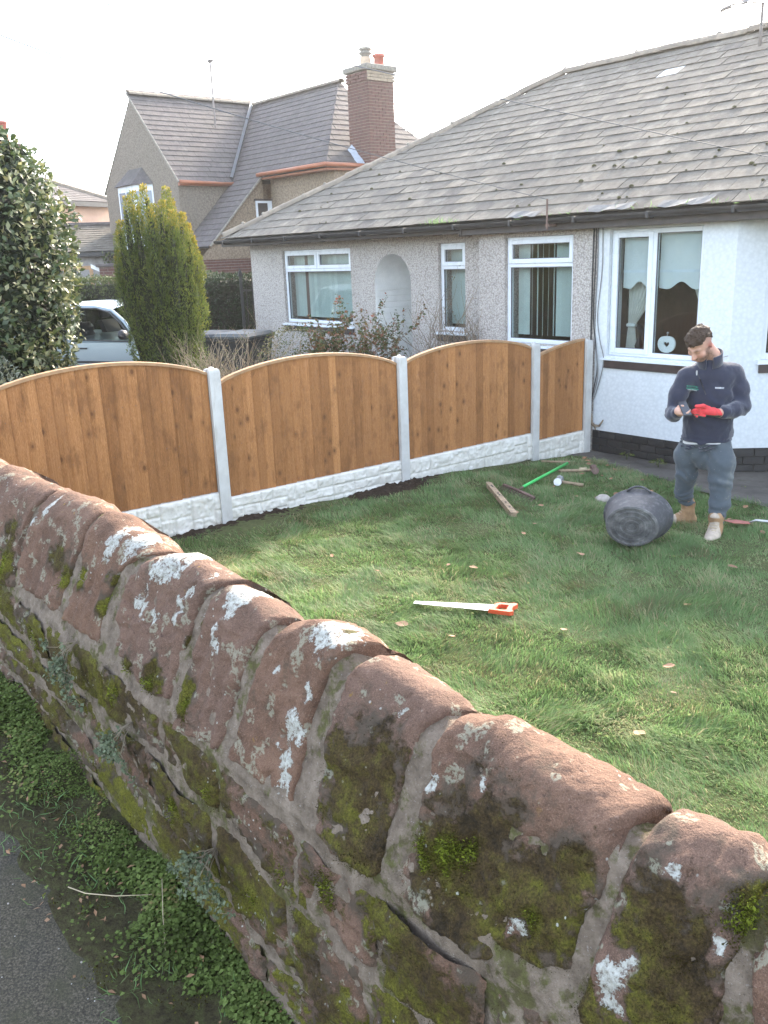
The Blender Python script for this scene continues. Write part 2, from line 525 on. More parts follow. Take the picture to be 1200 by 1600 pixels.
M['old_wood'] = plain('weathered_stake_wood', (0.30, 0.22, 0.14), 0.85, 0.45, 18, bump=0.4, bscale=60)
g = G('post_concrete'); p = g.pos()
c = g.ramp(g.noise(p, 7, 6, 0.65), [(0.3, (0.44, 0.43, 0.405)), (0.7, (0.56, 0.555, 0.53))])
c = g.mix(g.step(g.noise(g.scaled(p, (8, 8, 2)), 1.5, 5, 0.7), 0.55, 0.75, 0, 0.55), c, (0.34, 0.31, 0.26))
c = g.mix(g.step(g.voro(p, 70), 0.10, 0.06, 0, 0.5), c, (0.24, 0.23, 0.21))
M['post'] = g.fin(c, 0.85, g.bump(g.noise(p, 130, 4, 0.7), 0.25, 0.004), spec=0.3)
g = G('cast_gravel_board'); p = g.pos()
c = g.ramp(g.noise(p, 9, 6, 0.65), [(0.3, (0.56, 0.535, 0.475)), (0.7, (0.72, 0.70, 0.645))])
c = g.mix(g.step(g.math('SUBTRACT', g.noise(p, 6, 6, 0.7), g.math('MULTIPLY', g.attr('height'), 0.6)), 0.42, 0.62, 0, 0.7), c, (0.27, 0.22, 0.16))
M['gravel'] = g.fin(c, 0.88, g.bump(g.noise(p, 60, 5, 0.7), 0.4, 0.006), spec=0.3)
# pebbledash and renders
def dash(name, lo, hi, scale, bs, dist, dirt=(0.2, 0.18, 0.15), dk=0.5, relief=1.0):
    g = G(name); p = g.pos()
    v = g.voro(p, scale)
    n1 = g.noise(p, scale * 0.8, 4, 0.7)
    c = g.ramp(g.math('ADD', g.math('MULTIPLY', v, 0.6), g.math('MULTIPLY', n1, 0.5)), [(0.25, hi), (0.75, lo)])
    c = g.mix(g.step(g.noise(g.scaled(p, (1, 1, 0.45)), 1.3, 6, 0.65), 0.45, 0.8, 0, dk), c, dirt)
    return g.fin(c, 0.92, g.bump(g.math('SUBTRACT', g.math('MULTIPLY', n1, 0.6), v), bs, dist), spec=0.2)
M['dash'] = dash('grey_pebbledash', (0.30, 0.27, 0.245), (0.62, 0.575, 0.53), 48, 0.7, 0.014, (0.30, 0.27, 0.235), 0.4)
M['white_render'] = dash('white_painted_roughcast', (0.58, 0.61, 0.625), (0.67, 0.70, 0.715), 26, 0.32, 0.010, (0.50, 0.51, 0.50), 0.35)
M['brown_render'] = dash('brown_roughcast', (0.19, 0.148, 0.105), (0.33, 0.262, 0.19), 22, 0.6, 0.014, (0.20, 0.155, 0.11), 0.5)
M['grey_render'] = dash('grey_brown_roughcast', (0.165, 0.138, 0.108), (0.265, 0.225, 0.178), 22, 0.6, 0.014, (0.18, 0.16, 0.13), 0.5)
M['pink_render'] = plain('peach_render', (0.48, 0.32, 0.235), 0.9, 0.1, 2)
M['porch_white'] = plain('white_painted_brick', (0.76, 0.76, 0.74), 0.6, 0.08, 5, bump=0.15, bscale=30)
M['plinth'] = plain('black_painted_plinth', (0.026, 0.024, 0.024), 0.55, 0.5, 8, bump=0.5, bscale=25, rnd=0.4)
M['sill_brick'] = plain('dark_brown_tile', (0.050, 0.036, 0.033), 0.4, 0.3, 10)
M['upvc'] = plain('white_plastic_frame', (0.70, 0.74, 0.78), 0.3, 0.03, 4)
M['gasket'] = plain('grey_gasket', (0.12, 0.12, 0.13), 0.6, 0.1, 4)
g = G('window_glass')
tr = g.n('BsdfTransparent'); tr.inputs[0].default_value = (0.86, 0.9, 0.9, 1)
gl = g.n('BsdfGlossy'); gl.inputs['Roughness'].default_value = 0.02
fr = g.n('Fresnel'); fr.inputs[0].default_value = 1.55
mx = g.n('MixShader'); bf = g.n('NewGeometry').outputs['Backfacing']
g.link(g.math('MULTIPLY', g.math('MULTIPLY', fr.outputs[0], 1.6, True), g.math('SUBTRACT', 1.0, bf)), mx.inputs[0])
g.nt.links.new(tr.outputs[0], mx.inputs[1]); g.nt.links.new(gl.outputs[0], mx.inputs[2]); g.nt.links.new(mx.outputs[0], g.out.inputs[0])
M['glass'] = g.mat
M['blind'] = plain('pale_green_blind_fabric', (0.50, 0.56, 0.52), 0.8, 0.08, 12, rnd=0.18)
M['blind_brown'] = plain('brown_blind_fabric', (0.11, 0.065, 0.05), 0.8, 0.1, 12)
M['curtain'] = plain('cream_curtain_cloth', (0.62, 0.60, 0.55), 0.85, 0.1, 6)
M['roller'] = plain('off_white_roller_blind', (0.70, 0.72, 0.71), 0.8, 0.04, 3)
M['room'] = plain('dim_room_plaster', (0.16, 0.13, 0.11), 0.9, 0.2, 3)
# slates
def slate(name, lo, hi, moss=0.5, warm=(0.30, 0.27, 0.22)):
    g = G(name); r = g.rnd(); p = g.pos()
    n1 = g.noise(g.shift(p, r), 8, 6, 0.65)
    c = g.ramp(n1, [(0.3, lo), (0.7, hi)])
    tone = g.ramp(r, [(0.0, (0.72, 0.72, 0.74)), (0.5, (1.0, 0.98, 0.95)), (1.0, (1.22, 1.17, 1.1))])
    c = g.mix(1.0, c, tone, 'MULTIPLY')
    c = g.mix(g.step(g.noise(p, 3.5, 6, 0.7), 0.5, 0.75, 0, 0.7), c, warm)
    c = g.mix(g.step(g.noise(p, 26, 4, 0.7), 0.62, 0.72, 0, moss), c, (0.10, 0.105, 0.055))
    c = g.mix(g.step(g.noise(p, 45, 3, 0.6), 0.66, 0.74, 0, 0.6), c, (0.45, 0.45, 0.42))
    c = g.mix(g.step(g.noise(g.scaled(p, (1, 1, 1)), 1.1, 5, 0.6), 0.40, 0.66, 0, 0.35), c, (0.085, 0.080, 0.070))
    return g.fin(c, 0.85, g.bump(g.noise(p, 30, 5, 0.7), 0.35, 0.006), spec=0.18)
M['slate'] = slate('grey_roof_slate', (0.105, 0.094, 0.079), (0.185, 0.168, 0.141))
M['slate_blue'] = slate('blue_grey_roof_slate', (0.075, 0.068, 0.070), (0.120, 0.108, 0.108), 0.3, (0.17, 0.155, 0.14))
M['slate_white'] = plain('pale_replacement_slate', (0.42, 0.42, 0.41), 0.5, 0.1, 6)
M['deck'] = plain('roof_deck_felt', (0.035, 0.033, 0.03), 0.9, 0.2, 4)
M['ridge'] = plain('clay_ridge_tile', (0.25, 0.205, 0.155), 0.85, 0.35, 9, bump=0.4, bscale=40, rnd=0.25)
M['lime'] = plain('bedding_mortar', (0.22, 0.20, 0.165), 0.95, 0.35, 20, bump=0.5, bscale=60)
M['gutter'] = plain('black_cast_gutter', (0.030, 0.028, 0.028), 0.45, 0.4, 9, bump=0.2, bscale=50)
M['fascia'] = plain('dark_brown_fascia_board', (0.052, 0.044, 0.040), 0.6, 0.35, 8, bump=0.2, bscale=40)
M['lead'] = plain('lead_flashing', (0.36, 0.39, 0.43), 0.5, 0.2, 9, metal=0.3, bump=0.3, bscale=20)
M['tin'] = plain('loose_metal_flashing', (0.15, 0.145, 0.135), 0.8, 0.35, 10, bump=0.3, bscale=20)
M['brick'] = plain('red_brown_brick', (0.118, 0.056, 0.044), 0.9, 0.35, 14, bump=0.4, bscale=70)
M['brick_pale'] = plain('buff_brick', (0.30, 0.24, 0.17), 0.9, 0.3, 14, bump=0.4, bscale=70)
M['joint'] = plain('brick_joint_mortar', (0.27, 0.235, 0.20), 0.95, 0.2, 14)
M['copper'] = plain('terracotta_plastic_gutter', (0.33, 0.115, 0.055), 0.45, 0.15, 6)
M['pot'] = plain('buff_chimney_pot', (0.48, 0.36, 0.25), 0.8, 0.25, 8)
M['pot_red'] = plain('red_chimney_pot', (0.42, 0.11, 0.075), 0.8, 0.2, 8)
M['rubble'] = plain('grey_rubble_stone', (0.26, 0.245, 0.235), 0.9, 0.35, 6, bump=0.5, bscale=20)
M['steel'] = plain('bare_steel', (0.50, 0.51, 0.52), 0.4, 0.15, 12, metal=0.8)
M['rust'] = plain('rusty_steel', (0.16, 0.105, 0.085), 0.65, 0.4, 25, metal=0.4)
M['wire'] = plain('black_cable', (0.022, 0.022, 0.024), 0.6, 0.1, 4)
M['line'] = plain('weathered_phone_wire', (0.10, 0.10, 0.10), 0.7, 0.1, 4)
M['wire_grey'] = plain('grey_cable', (0.20, 0.20, 0.20), 0.6, 0.1, 4)
M['dish'] = plain('grey_dish_metal', (0.20, 0.17, 0.15), 0.6, 0.2, 6)
M['black_iron'] = plain('black_painted_iron', (0.018, 0.018, 0.019), 0.45, 0.2, 6)
M['bin'] = plain('dark_grey_bin_plastic', (0.014, 0.016, 0.016), 0.55, 0.15, 5)
M['bin_lid'] = plain('grey_bin_lid_plastic', (0.055, 0.062, 0.06), 0.5, 0.15, 5)
g = G('white_oil_paint'); M['white_paint'] = g.fin((0.78, 0.78, 0.77), 0.5)
# plants
M['leaf_shrub'] = leaf_mat('glossy_variegated_leaf', [(0.0, (0.028, 0.046, 0.016)), (0.35, (0.058, 0.092, 0.030)), (0.62, (0.105, 0.135, 0.048)), (0.82, (0.20, 0.215, 0.09)), (1.0, (0.40, 0.39, 0.20))], 0.38, 0.25, 0.6)
M['leaf_yew'] = leaf_mat('golden_yew_needle', [(0.0, (0.050, 0.075, 0.018)), (0.35, (0.125, 0.170, 0.036)), (0.7, (0.215, 0.235, 0.042)), (1.0, (0.50, 0.36, 0.05))], 0.6, 0.3, 0.3)
M['leaf_hedge'] = leaf_mat('hedge_leaf', [(0.0, (0.035, 0.048, 0.018)), (0.5, (0.085, 0.110, 0.036)), (0.85, (0.13, 0.15, 0.055)), (1.0, (0.20, 0.16, 0.08))], 0.6, 0.25, 0.3)
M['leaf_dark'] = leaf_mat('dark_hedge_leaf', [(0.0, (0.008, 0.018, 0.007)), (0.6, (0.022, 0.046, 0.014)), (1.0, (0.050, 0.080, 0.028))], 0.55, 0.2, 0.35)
M['leaf_rose'] = leaf_mat('rose_leaf', [(0.0, (0.050, 0.085, 0.026)), (0.45, (0.12, 0.13, 0.040)), (0.75, (0.24, 0.13, 0.055)), (1.0, (0.32, 0.12, 0.075))], 0.5, 0.3, 0.4)
M['leaf_low'] = leaf_mat('low_bush_leaf', [(0.0, (0.055, 0.080, 0.022)), (0.6, (0.13, 0.15, 0.040)), (1.0, (0.24, 0.17, 0.07))], 0.5, 0.3, 0.4)
M['leaf_silver'] = leaf_mat('silver_leaf', [(0.0, (0.10, 0.12, 0.085)), (1.0, (0.30, 0.33, 0.26))], 0.7, 0.2, 0.2)
M['leaf_weed'] = leaf_mat('weed_leaf', [(0.0, (0.070, 0.085, 0.026)), (0.5, (0.150, 0.205, 0.052)), (0.85, (0.225, 0.295, 0.085)), (1.0, (0.30, 0.25, 0.10))], 0.75, 0.35, 0.15)
M['leaf_grey'] = leaf_mat('grey_green_trailing_leaf', [(0.0, (0.070, 0.090, 0.045)), (1.0, (0.19, 0.225, 0.13))], 0.6, 0.25, 0.3)
M['twig'] = plain('bare_twig_bark', (0.21, 0.16, 0.11), 0.85, 0.35, 20)
M['twig_pale'] = plain('pale_twig_bark', (0.23, 0.185, 0.125), 0.85, 0.3, 20)
M['twig_red'] = plain('reddish_rose_stem', (0.17, 0.125, 0.075), 0.7, 0.4, 14)
M['bark'] = plain('tree_bark', (0.075, 0.058, 0.044), 0.9, 0.4, 20, bump=0.6, bscale=40)
M['dead_leaf'] = plain('fallen_leaf_brown', (0.30, 0.165, 0.085), 0.7, 0.35, 30, rnd=0.45)
M['straw'] = plain('dry_straw', (0.42, 0.34, 0.22), 0.8, 0.2, 12)
M['pebble'] = plain('stone_chip', (0.36, 0.32, 0.28), 0.9, 0.3, 20)
# ---------------------------------------------------------------- ground
WO = Vector((-0.9414, 2.8215, 0.0)); WA = radians(-49.2)      # street wall: x along it (to the right), y towards the garden
wall_frame_x = Vector((cos(WA), sin(WA), 0)); wall_frame_y = Vector((-sin(WA), cos(WA), 0))
def street_z(s):
    return 0.16 - 0.14 * s
# far ground, everything else lies above it
mb = MB(); mb.add([(-400, -400, -2.2), (400, -400, -2.2), (400, 400, -2.2), (-400, 400, -2.2)], [(0, 1, 2, 3)])
o = mb.build('ground', M['soil'], kind='structure')
# pavement: follows the falling street
s = np.linspace(-14, 9, 47); y = np.array([-9.0, -4.5, -1.5, -0.8, -0.30])
SS, YY = np.meshgrid(s, y, indexing='ij')
V = np.stack([SS.ravel(), YY.ravel() - 0.02 * np.sin(SS.ravel() * 3.1) * (YY.ravel() > -0.4), street_z(SS.ravel()) + 0.0 * YY.ravel()], 1)
pav = wrap('pavement', fast_mesh('pavement', V, grid_faces(len(s), len(y))), M['asphalt'], kind='structure')
pav.location = WO; pav.rotation_euler = (0, 0, WA)
# verge strip of soil between pavement and wall
s = np.linspace(-14, 9, 460); y = np.linspace(-0.42, 0.05, 14)
SS, YY = np.meshgrid(s, y, indexing='ij'); f = np.stack([SS.ravel(), YY.ravel()], 1)
edge = np.clip((f[:, 1] + 0.42) / 0.12, 0, 1)
zz = street_z(f[:, 0]) - 0.006 + edge * (0.016 + 0.012 * vnoise(f, 14, 3, 4)) + 0.03 * np.clip((f[:, 1] + 0.15) / 0.2, 0, 1)
ver = wrap('verge', fast_mesh('verge', np.stack([f[:, 0], f[:, 1], zz], 1), grid_faces(len(s), len(y))), M['verge_soil'], smooth=True, kind='structure')
ver.location = WO; ver.rotation_euler = (0, 0, WA)
# lawn
x = np.linspace(-0.25, 9.5, 150); y = np.linspace(-8.6, 0.6, 140)
XX, YY = np.meshgrid(x, y, indexing='ij'); f = np.stack([XX.ravel(), YY.ravel()], 1)
zz = lawn_z(f[:, 0], f[:, 1]) + 0.018 * vnoise(f, 1.6, 5, 3) * np.clip(-f[:, 1] - 0.9, 0, 1)
lawn = wrap('lawn', fast_mesh('lawn', np.stack([f[:, 0], f[:, 1], zz - 0.004], 1), grid_faces(len(x), len(y))), M['lawn'], smooth=True, kind='structure')
lawn.location = HO; lawn.rotation_euler = (0, 0, HA)
# concrete path along the bungalow; its lawn edge wanders
def path_edge(x):
    return -0.42 - 0.27 * np.asarray(x) + 0.04 * np.sin(np.asarray(x) * 5.0) if np.isscalar(x) else -0.42 - 0.27 * x + 0.04 * np.sin(x * 5.0)
x = np.linspace(-0.1, 9.0, 60); rows = []
for t in np.linspace(0, 1, 8):
    ye = np.maximum(path_edge(x) - 0.06, -1.35)
    yy = ye + (0.9 - ye) * t
    rows.append(np.stack([x, yy, lawn_z(x, yy) + 0.010 + 0.004 * np.sin(x * 9 + t * 7)], 1))
V = np.stack(rows, 1).reshape(-1, 3)
pth = wrap('path', fast_mesh('path', V, grid_faces(len(x), 8)), M['path'], smooth=True, kind='structure')
pth.location = HO; pth.rotation_euler = (0, 0, HA)
# next door's garden and drive, rising gently away from the fence
x = np.linspace(-70, -0.12, 80); y = np.linspace(-8.6, 60, 60)
XX, YY = np.meshgrid(x, y, indexing='ij'); f = np.stack([XX.ravel(), YY.ravel()], 1)
zz = garden_z(np.maximum(f[:, 0], -9), 0) + 0.01 * vnoise(f, 1, 2, 2)
gar = wrap('neighbouring_garden', fast_mesh('neighbouring_garden', np.stack([f[:, 0], f[:, 1], zz], 1), grid_faces(len(x), len(y))), M['soil'], smooth=True, kind='structure')
gar.location = HO; gar.rotation_euler = (0, 0, HA)

# ---------------------------------------------------------------- sandstone wall
wall = empty('stone_wall', WO, WA, 'old red sandstone garden wall with lichen-spotted coping stones and mossy lower courses', 'wall')
K = 0.372                                                   # the coping faces lean back
def lean(z):
    return np.clip(z - 0.85, 0.0, None) * K
STONES = [
 dict(L=[(-3.55,1.38),(-3.58,1.15),(-3.54,.90)],R=[(-3.02,1.38),(-3.08,1.15),(-3.06,.92)],B=[(-3.5,.93),(-3.05,.93)],T=[(-3.53,1.36),(-3.3,1.39),(-3.03,1.36)]),
 dict(L=[(-2.98,1.38),(-3.04,1.15),(-3.02,.90)],R=[(-2.36,1.38),(-2.42,1.15),(-2.38,.92)],B=[(-3.0,.92),(-2.38,.92)],T=[(-2.99,1.36),(-2.7,1.40),(-2.37,1.37)]),
 dict(L=[(-2.31,1.37),(-2.37,1.15),(-2.33,.90)],R=[(-1.72,1.37),(-1.79,1.15),(-1.74,.92)],B=[(-2.3,.91),(-1.75,.91)],T=[(-2.33,1.35),(-2.0,1.385),(-1.72,1.37)]),
 dict(L=[(-1.671,1.341),(-1.747,1.141),(-1.688,.908)],R=[(-1.035,1.364),(-1.114,1.255),(-1.144,1.126),(-1.152,1.008),(-1.131,.935)],B=[(-1.67,.882),(-1.319,.904),(-1.126,.928)],T=[(-1.702,1.385),(-1.529,1.37),(-1.339,1.361),(-1.175,1.376),(-1.034,1.371)]),
 dict(L=[(-1.013,1.369),(-1.073,1.263),(-1.106,1.139),(-1.117,1.016),(-1.096,.944)],R=[(-.546,1.36),(-.566,1.256),(-.590,1.154),(-.628,1.033),(-.650,.935)],B=[(-1.089,.932),(-.832,.942),(-.643,.935)],T=[(-1.019,1.373),(-.882,1.38),(-.766,1.385),(-.653,1.378),(-.559,1.364)]),
 dict(L=[(-.531,1.361),(-.538,1.262),(-.537,1.147),(-.575,1.031),(-.605,.936)],R=[(-.02,1.326),(-.105,1.289),(-.206,1.204),(-.256,1.111),(-.266,1.004),(-.249,.928)],B=[(-.602,.92),(-.427,.924),(-.244,.92)],T=[(-.552,1.365),(-.443,1.376),(-.335,1.359),(-.229,1.354),(-.131,1.335),(-.032,1.319)]),
 dict(L=[(.003,1.326),(-.047,1.282),(-.106,1.231),(-.141,1.158),(-.154,1.083),(-.14,1.014)],R=[(.381,1.306),(.346,1.247),(.341,1.152),(.318,1.075),(.305,.988),(.305,.928)],B=[(-.102,.959),(.083,.901),(.22,.908),(.316,.919)],T=[(-.024,1.311),(.067,1.342),(.154,1.35),(.231,1.348),(.354,1.325)]),
 dict(L=[(.397,1.297),(.385,1.223),(.369,1.124),(.362,1.017),(.383,.911)],R=[(.725,1.303),(.690,1.249),(.672,1.16),(.655,1.076),(.645,.982),(.625,.879)],B=[(.408,.86),(.507,.862),(.644,.869)],T=[(.338,1.281),(.414,1.31),(.491,1.317),(.564,1.318),(.633,1.31),(.711,1.287)]),
 dict(L=[(.77,1.304),(.738,1.205),(.727,1.093),(.705,.99),(.685,.898)],R=[(1.075,1.322),(1.045,1.273),(1.022,1.215),(1.010,1.145),(1.006,1.069),(1.0,.991),(.998,.886)],B=[(.681,.883),(.831,.862),(.918,.86),(1.01,.881)],T=[(.724,1.287),(.797,1.312),(.873,1.331),(.95,1.338),(1.022,1.338),(1.09,1.309)]),
 dict(L=[(1.112,1.303),(1.098,1.226),(1.094,1.126),(1.098,1.026),(1.09,.927),(1.096,.851)],R=[(1.435,1.289),(1.412,1.253),(1.395,1.221),(1.390,1.181),(1.376,1.109),(1.376,1.024),(1.360,.958),(1.370,.871)],B=[(1.091,.851),(1.175,.819),(1.264,.825),(1.337,.834),(1.376,.871)],T=[(1.072,1.279),(1.147,1.315),(1.224,1.309),(1.306,1.30),(1.373,1.29),(1.424,1.265)]),
 dict(L=[(1.462,1.291),(1.456,1.202),(1.452,1.124),(1.452,.99),(1.432,.936),(1.422,.847)],R=[(1.966,1.278),(1.950,1.255),(1.934,1.215),(1.937,1.156),(1.938,1.102),(1.914,1.053),(1.909,.999),(1.914,.934)],B=[(1.422,.839),(1.58,.828),(1.688,.836),(1.72,.851),(1.764,.901),(1.848,.903),(1.914,.934)],T=[(1.426,1.263),(1.488,1.275),(1.557,1.293),(1.632,1.293),(1.72,1.291),(1.818,1.288),(1.88,1.284),(1.939,1.272),(1.951,1.255)]),
 dict(L=[(2.0,1.281),(1.990,1.264),(1.980,1.191),(1.974,1.147),(1.964,1.052),(1.956,.949),(1.942,.862)],R=[(2.209,1.272),(2.208,1.256),(2.200,1.2),(2.203,1.132),(2.193,1.091),(2.205,1.013),(2.19,.93)],B=[(1.939,.862),(2.028,.870),(2.20,.90)],T=[(1.982,1.256),(2.002,1.275),(2.035,1.277),(2.098,1.279),(2.153,1.284),(2.2,1.257)]),
 dict(L=[(2.232,1.27),(2.225,1.236),(2.232,1.133),(2.25,1.06),(2.25,.92)],R=[(2.60,1.274),(2.61,1.19),(2.60,.9)],B=[(2.25,.90),(2.6,.87)],T=[(2.215,1.249),(2.35,1.262),(2.5,1.258),(2.6,1.24)]),
 dict(L=[(2.65,1.26),(2.64,1.1),(2.65,.86)],R=[(3.1,1.26),(3.12,1.1),(3.1,.86)],B=[(2.65,.85),(3.1,.83)],T=[(2.64,1.24),(2.85,1.27),(3.1,1.24)]),
 dict(L=[(3.15,1.25),(3.16,1.1),(3.15,.86)],R=[(3.7,1.26),(3.72,1.1),(3.7,.86)],B=[(3.15,.83),(3.7,.81)],T=[(3.14,1.24),(3.4,1.28),(3.7,1.24)]),
]
LICHEN = [(2.01,1.008,.036),(2.014,.962,.026),(2.063,1.226,.016),(2.162,1.139,.017),(1.476,1.135,.020),(1.777,.963,.019),(.961,1.075,.036),(.953,.986,.041),(.964,.922,.036),(.95,.882,.028),(.983,1.167,.024),(.488,1.18,.032),(.51,1.157,.024),(.535,1.312,.050),(.48,1.31,.038),(.11,1.308,.060),(.052,1.285,.04),(.169,1.326,.036),(-.182,1.311,.055),(-.308,1.297,.052),(-.317,1.26,.036),(.028,1.139,.028),(.101,1.136,.024),(-.02,1.159,.019),(.007,1.203,.019),(.246,1.205,.032),(.24,1.173,.028),(.289,1.251,.022),(.35,1.342,.038),(-.942,1.313,.028),(-1.056,1.233,.028),(.83,1.174,.018),(.965,1.322,.05),(1.031,1.332,.038),(1.319,1.232,.015),(1.614,1.189,.014)]
MOSS = [(1.226,1.027,.13),(1.283,.941,.11),(1.16,1.065,.08),(1.55,1.002,.11),(1.639,1.084,.11),(1.74,.997,.11),(1.834,1.019,.11),(1.609,.946,.09),(1.865,1.122,.06),(2.053,1.118,.09),(2.112,1.047,.10),(2.073,.95,.09),(.40,.975,.06),(.19,.95,.06),(.004,.931,.045),(-.645,1.09,.06),(-.742,1.144,.06),(-1.255,1.004,.10),(-1.281,1.112,.08),(-.505,1.123,.045),(.357,1.103,.035),(.38,1.194,.03),(-.269,1.062,.035),(-.239,1.18,.03),(.702,1.167,.022),(1.075,1.192,.022),(2.222,1.205,.04),(1.30,1.10,.08),(1.95,.92,.06),(2.12,.95,.06)]
BRIGHT = [(1.56,1.01,.055),(1.61,1.03,.05),(1.50,.97,.04),(.19,.95,.05),(.004,.931,.035),(-.645,1.09,.045),(-.505,1.123,.03),(-1.255,1.0,.07),(-.26,1.07,.03),(.43,.93,.04),(2.2,1.19,.05),(1.80,1.0,.03),(.56,.70,.05),(1.15,.70,.06),(.95,.62,.05),(-.1,.80,.05),(-.9,.75,.08),(.30,.52,.06),(.75,.42,.05)]
def pts_mask(s, z, items, soft=1.0):
    """1 in the middle of a patch, 0 at its rim; patches drawn a little taller than wide"""
    out = np.zeros(len(s)); w = np.stack([s, z, 0 * s], 1)
    js = s + 0.018 * vnoise(w, 28, 71, 3); jz = z + 0.022 * vnoise(w, 28, 72, 3)
    for a, b, r in items:
        d = np.sqrt((js - a) ** 2 + ((jz - b) / 1.25) ** 2) / (r * 0.86)
        out = np.maximum(out, 1.0 - d * 0.5)
    return np.clip(out, 0, 1)
moss_pts = []
def finish_stone(P, F, U, edge, name, seed, cop):
    """noise, masks and the mesh object; P (n,3) in wall coordinates"""
    Nz = vnoise(P, 9, seed, 4); Nf = vnoise(P, 34, seed + 5, 3)
    P = P.copy()
    amp = 0.012 if cop else 0.012
    rid = np.abs(vnoise(P, 15, seed + 2, 3)); chip = np.clip(vnoise(P, 24, seed + 7, 2) - .35, 0, 1)
    P[:, 1] += amp * Nz + 0.004 * Nf + 0.012 * rid - 0.006 + 0.014 * chip + 0.0022 * vnoise(P, 85, seed + 11, 2)
    P[:, 1] += 0.009 * vnoise(P, 5.5, seed + 13, 2) - (0.010 if cop else 0.003) + 0.0035 * vnoise(P * [1, 1, 7], 7, seed + 15, 3)
    pit = np.clip(vnoise(P, 42, seed + 17, 2) - .45, 0, 1); P[:, 1] += 0.010 * pit
    P[:, 2] += np.where(P[:, 2] > 1.1, 0.016 * vnoise(P, 8, seed + 9, 4) - 0.012 * chip, 0)
    if cop and P[:, 0].max() < 0.75:                            # tooled flutes on the far stones
        P[:, 1] += 0.006 * np.sin(P[:, 0] * 88 + 2.5 * np.sin(P[:, 2] * 7 + seed)) * np.clip((1.32 - P[:, 2]) * 6, 0, 1)
    me = fast_mesh(name, P, F)
    li = pts_mask(P[:, 0], P[:, 2], LICHEN) * (P[:, 1] < 0.3)
    li = np.where(li > 0.02, li, 0)
    mo = pts_mask(P[:, 0], P[:, 2], MOSS)
    if cop:
        mo = mo * 0.95 + 0.35 * np.clip((0.95 - P[:, 2]) * 6, 0, 1)
    else:
        mo = 0.52 + 0.34 * vnoise(P, 4, 31, 3) + 0.1 * np.clip((P[:, 2] - 0.2) * 2, 0, 1)
    mo = mo * np.clip(1.25 - li * 1.5, 0, 1)
    set_attr(me, 'lush', (0.0 if cop else 0.07) + 0.10 * np.clip(vnoise(P, 3.0, 92, 2), -.6, 1) + np.clip(pts_mask(P[:, 0], P[:, 2], BRIGHT) - .3, 0, 1) * .25); set_attr(me, 'lichen', li); set_attr(me, 'moss', mo)
    wrap(name, me, M['stone'], wall, True)
    th = mo + 0.55 * vnoise(P, 12, 44, 3)
    sel = (th > (0.62 if cop else 0.72)) & (P[:, 1] < 0.17)
    nrm = np.empty(len(P) * 3, dtype=np.float32); me.vertices.foreach_get('normal', nrm)
    br = pts_mask(P[:, 0], P[:, 2], BRIGHT); br = np.clip((br - .38) * 1.7, 0, .85) * (P[:, 1] < .2)
    sel = sel | (br > .25)
    moss_pts.append(np.concatenate([P[sel], nrm.reshape(-1, 3)[sel], np.maximum(th[sel], .6 + br[sel])[:, None], br[sel][:, None]], 1))

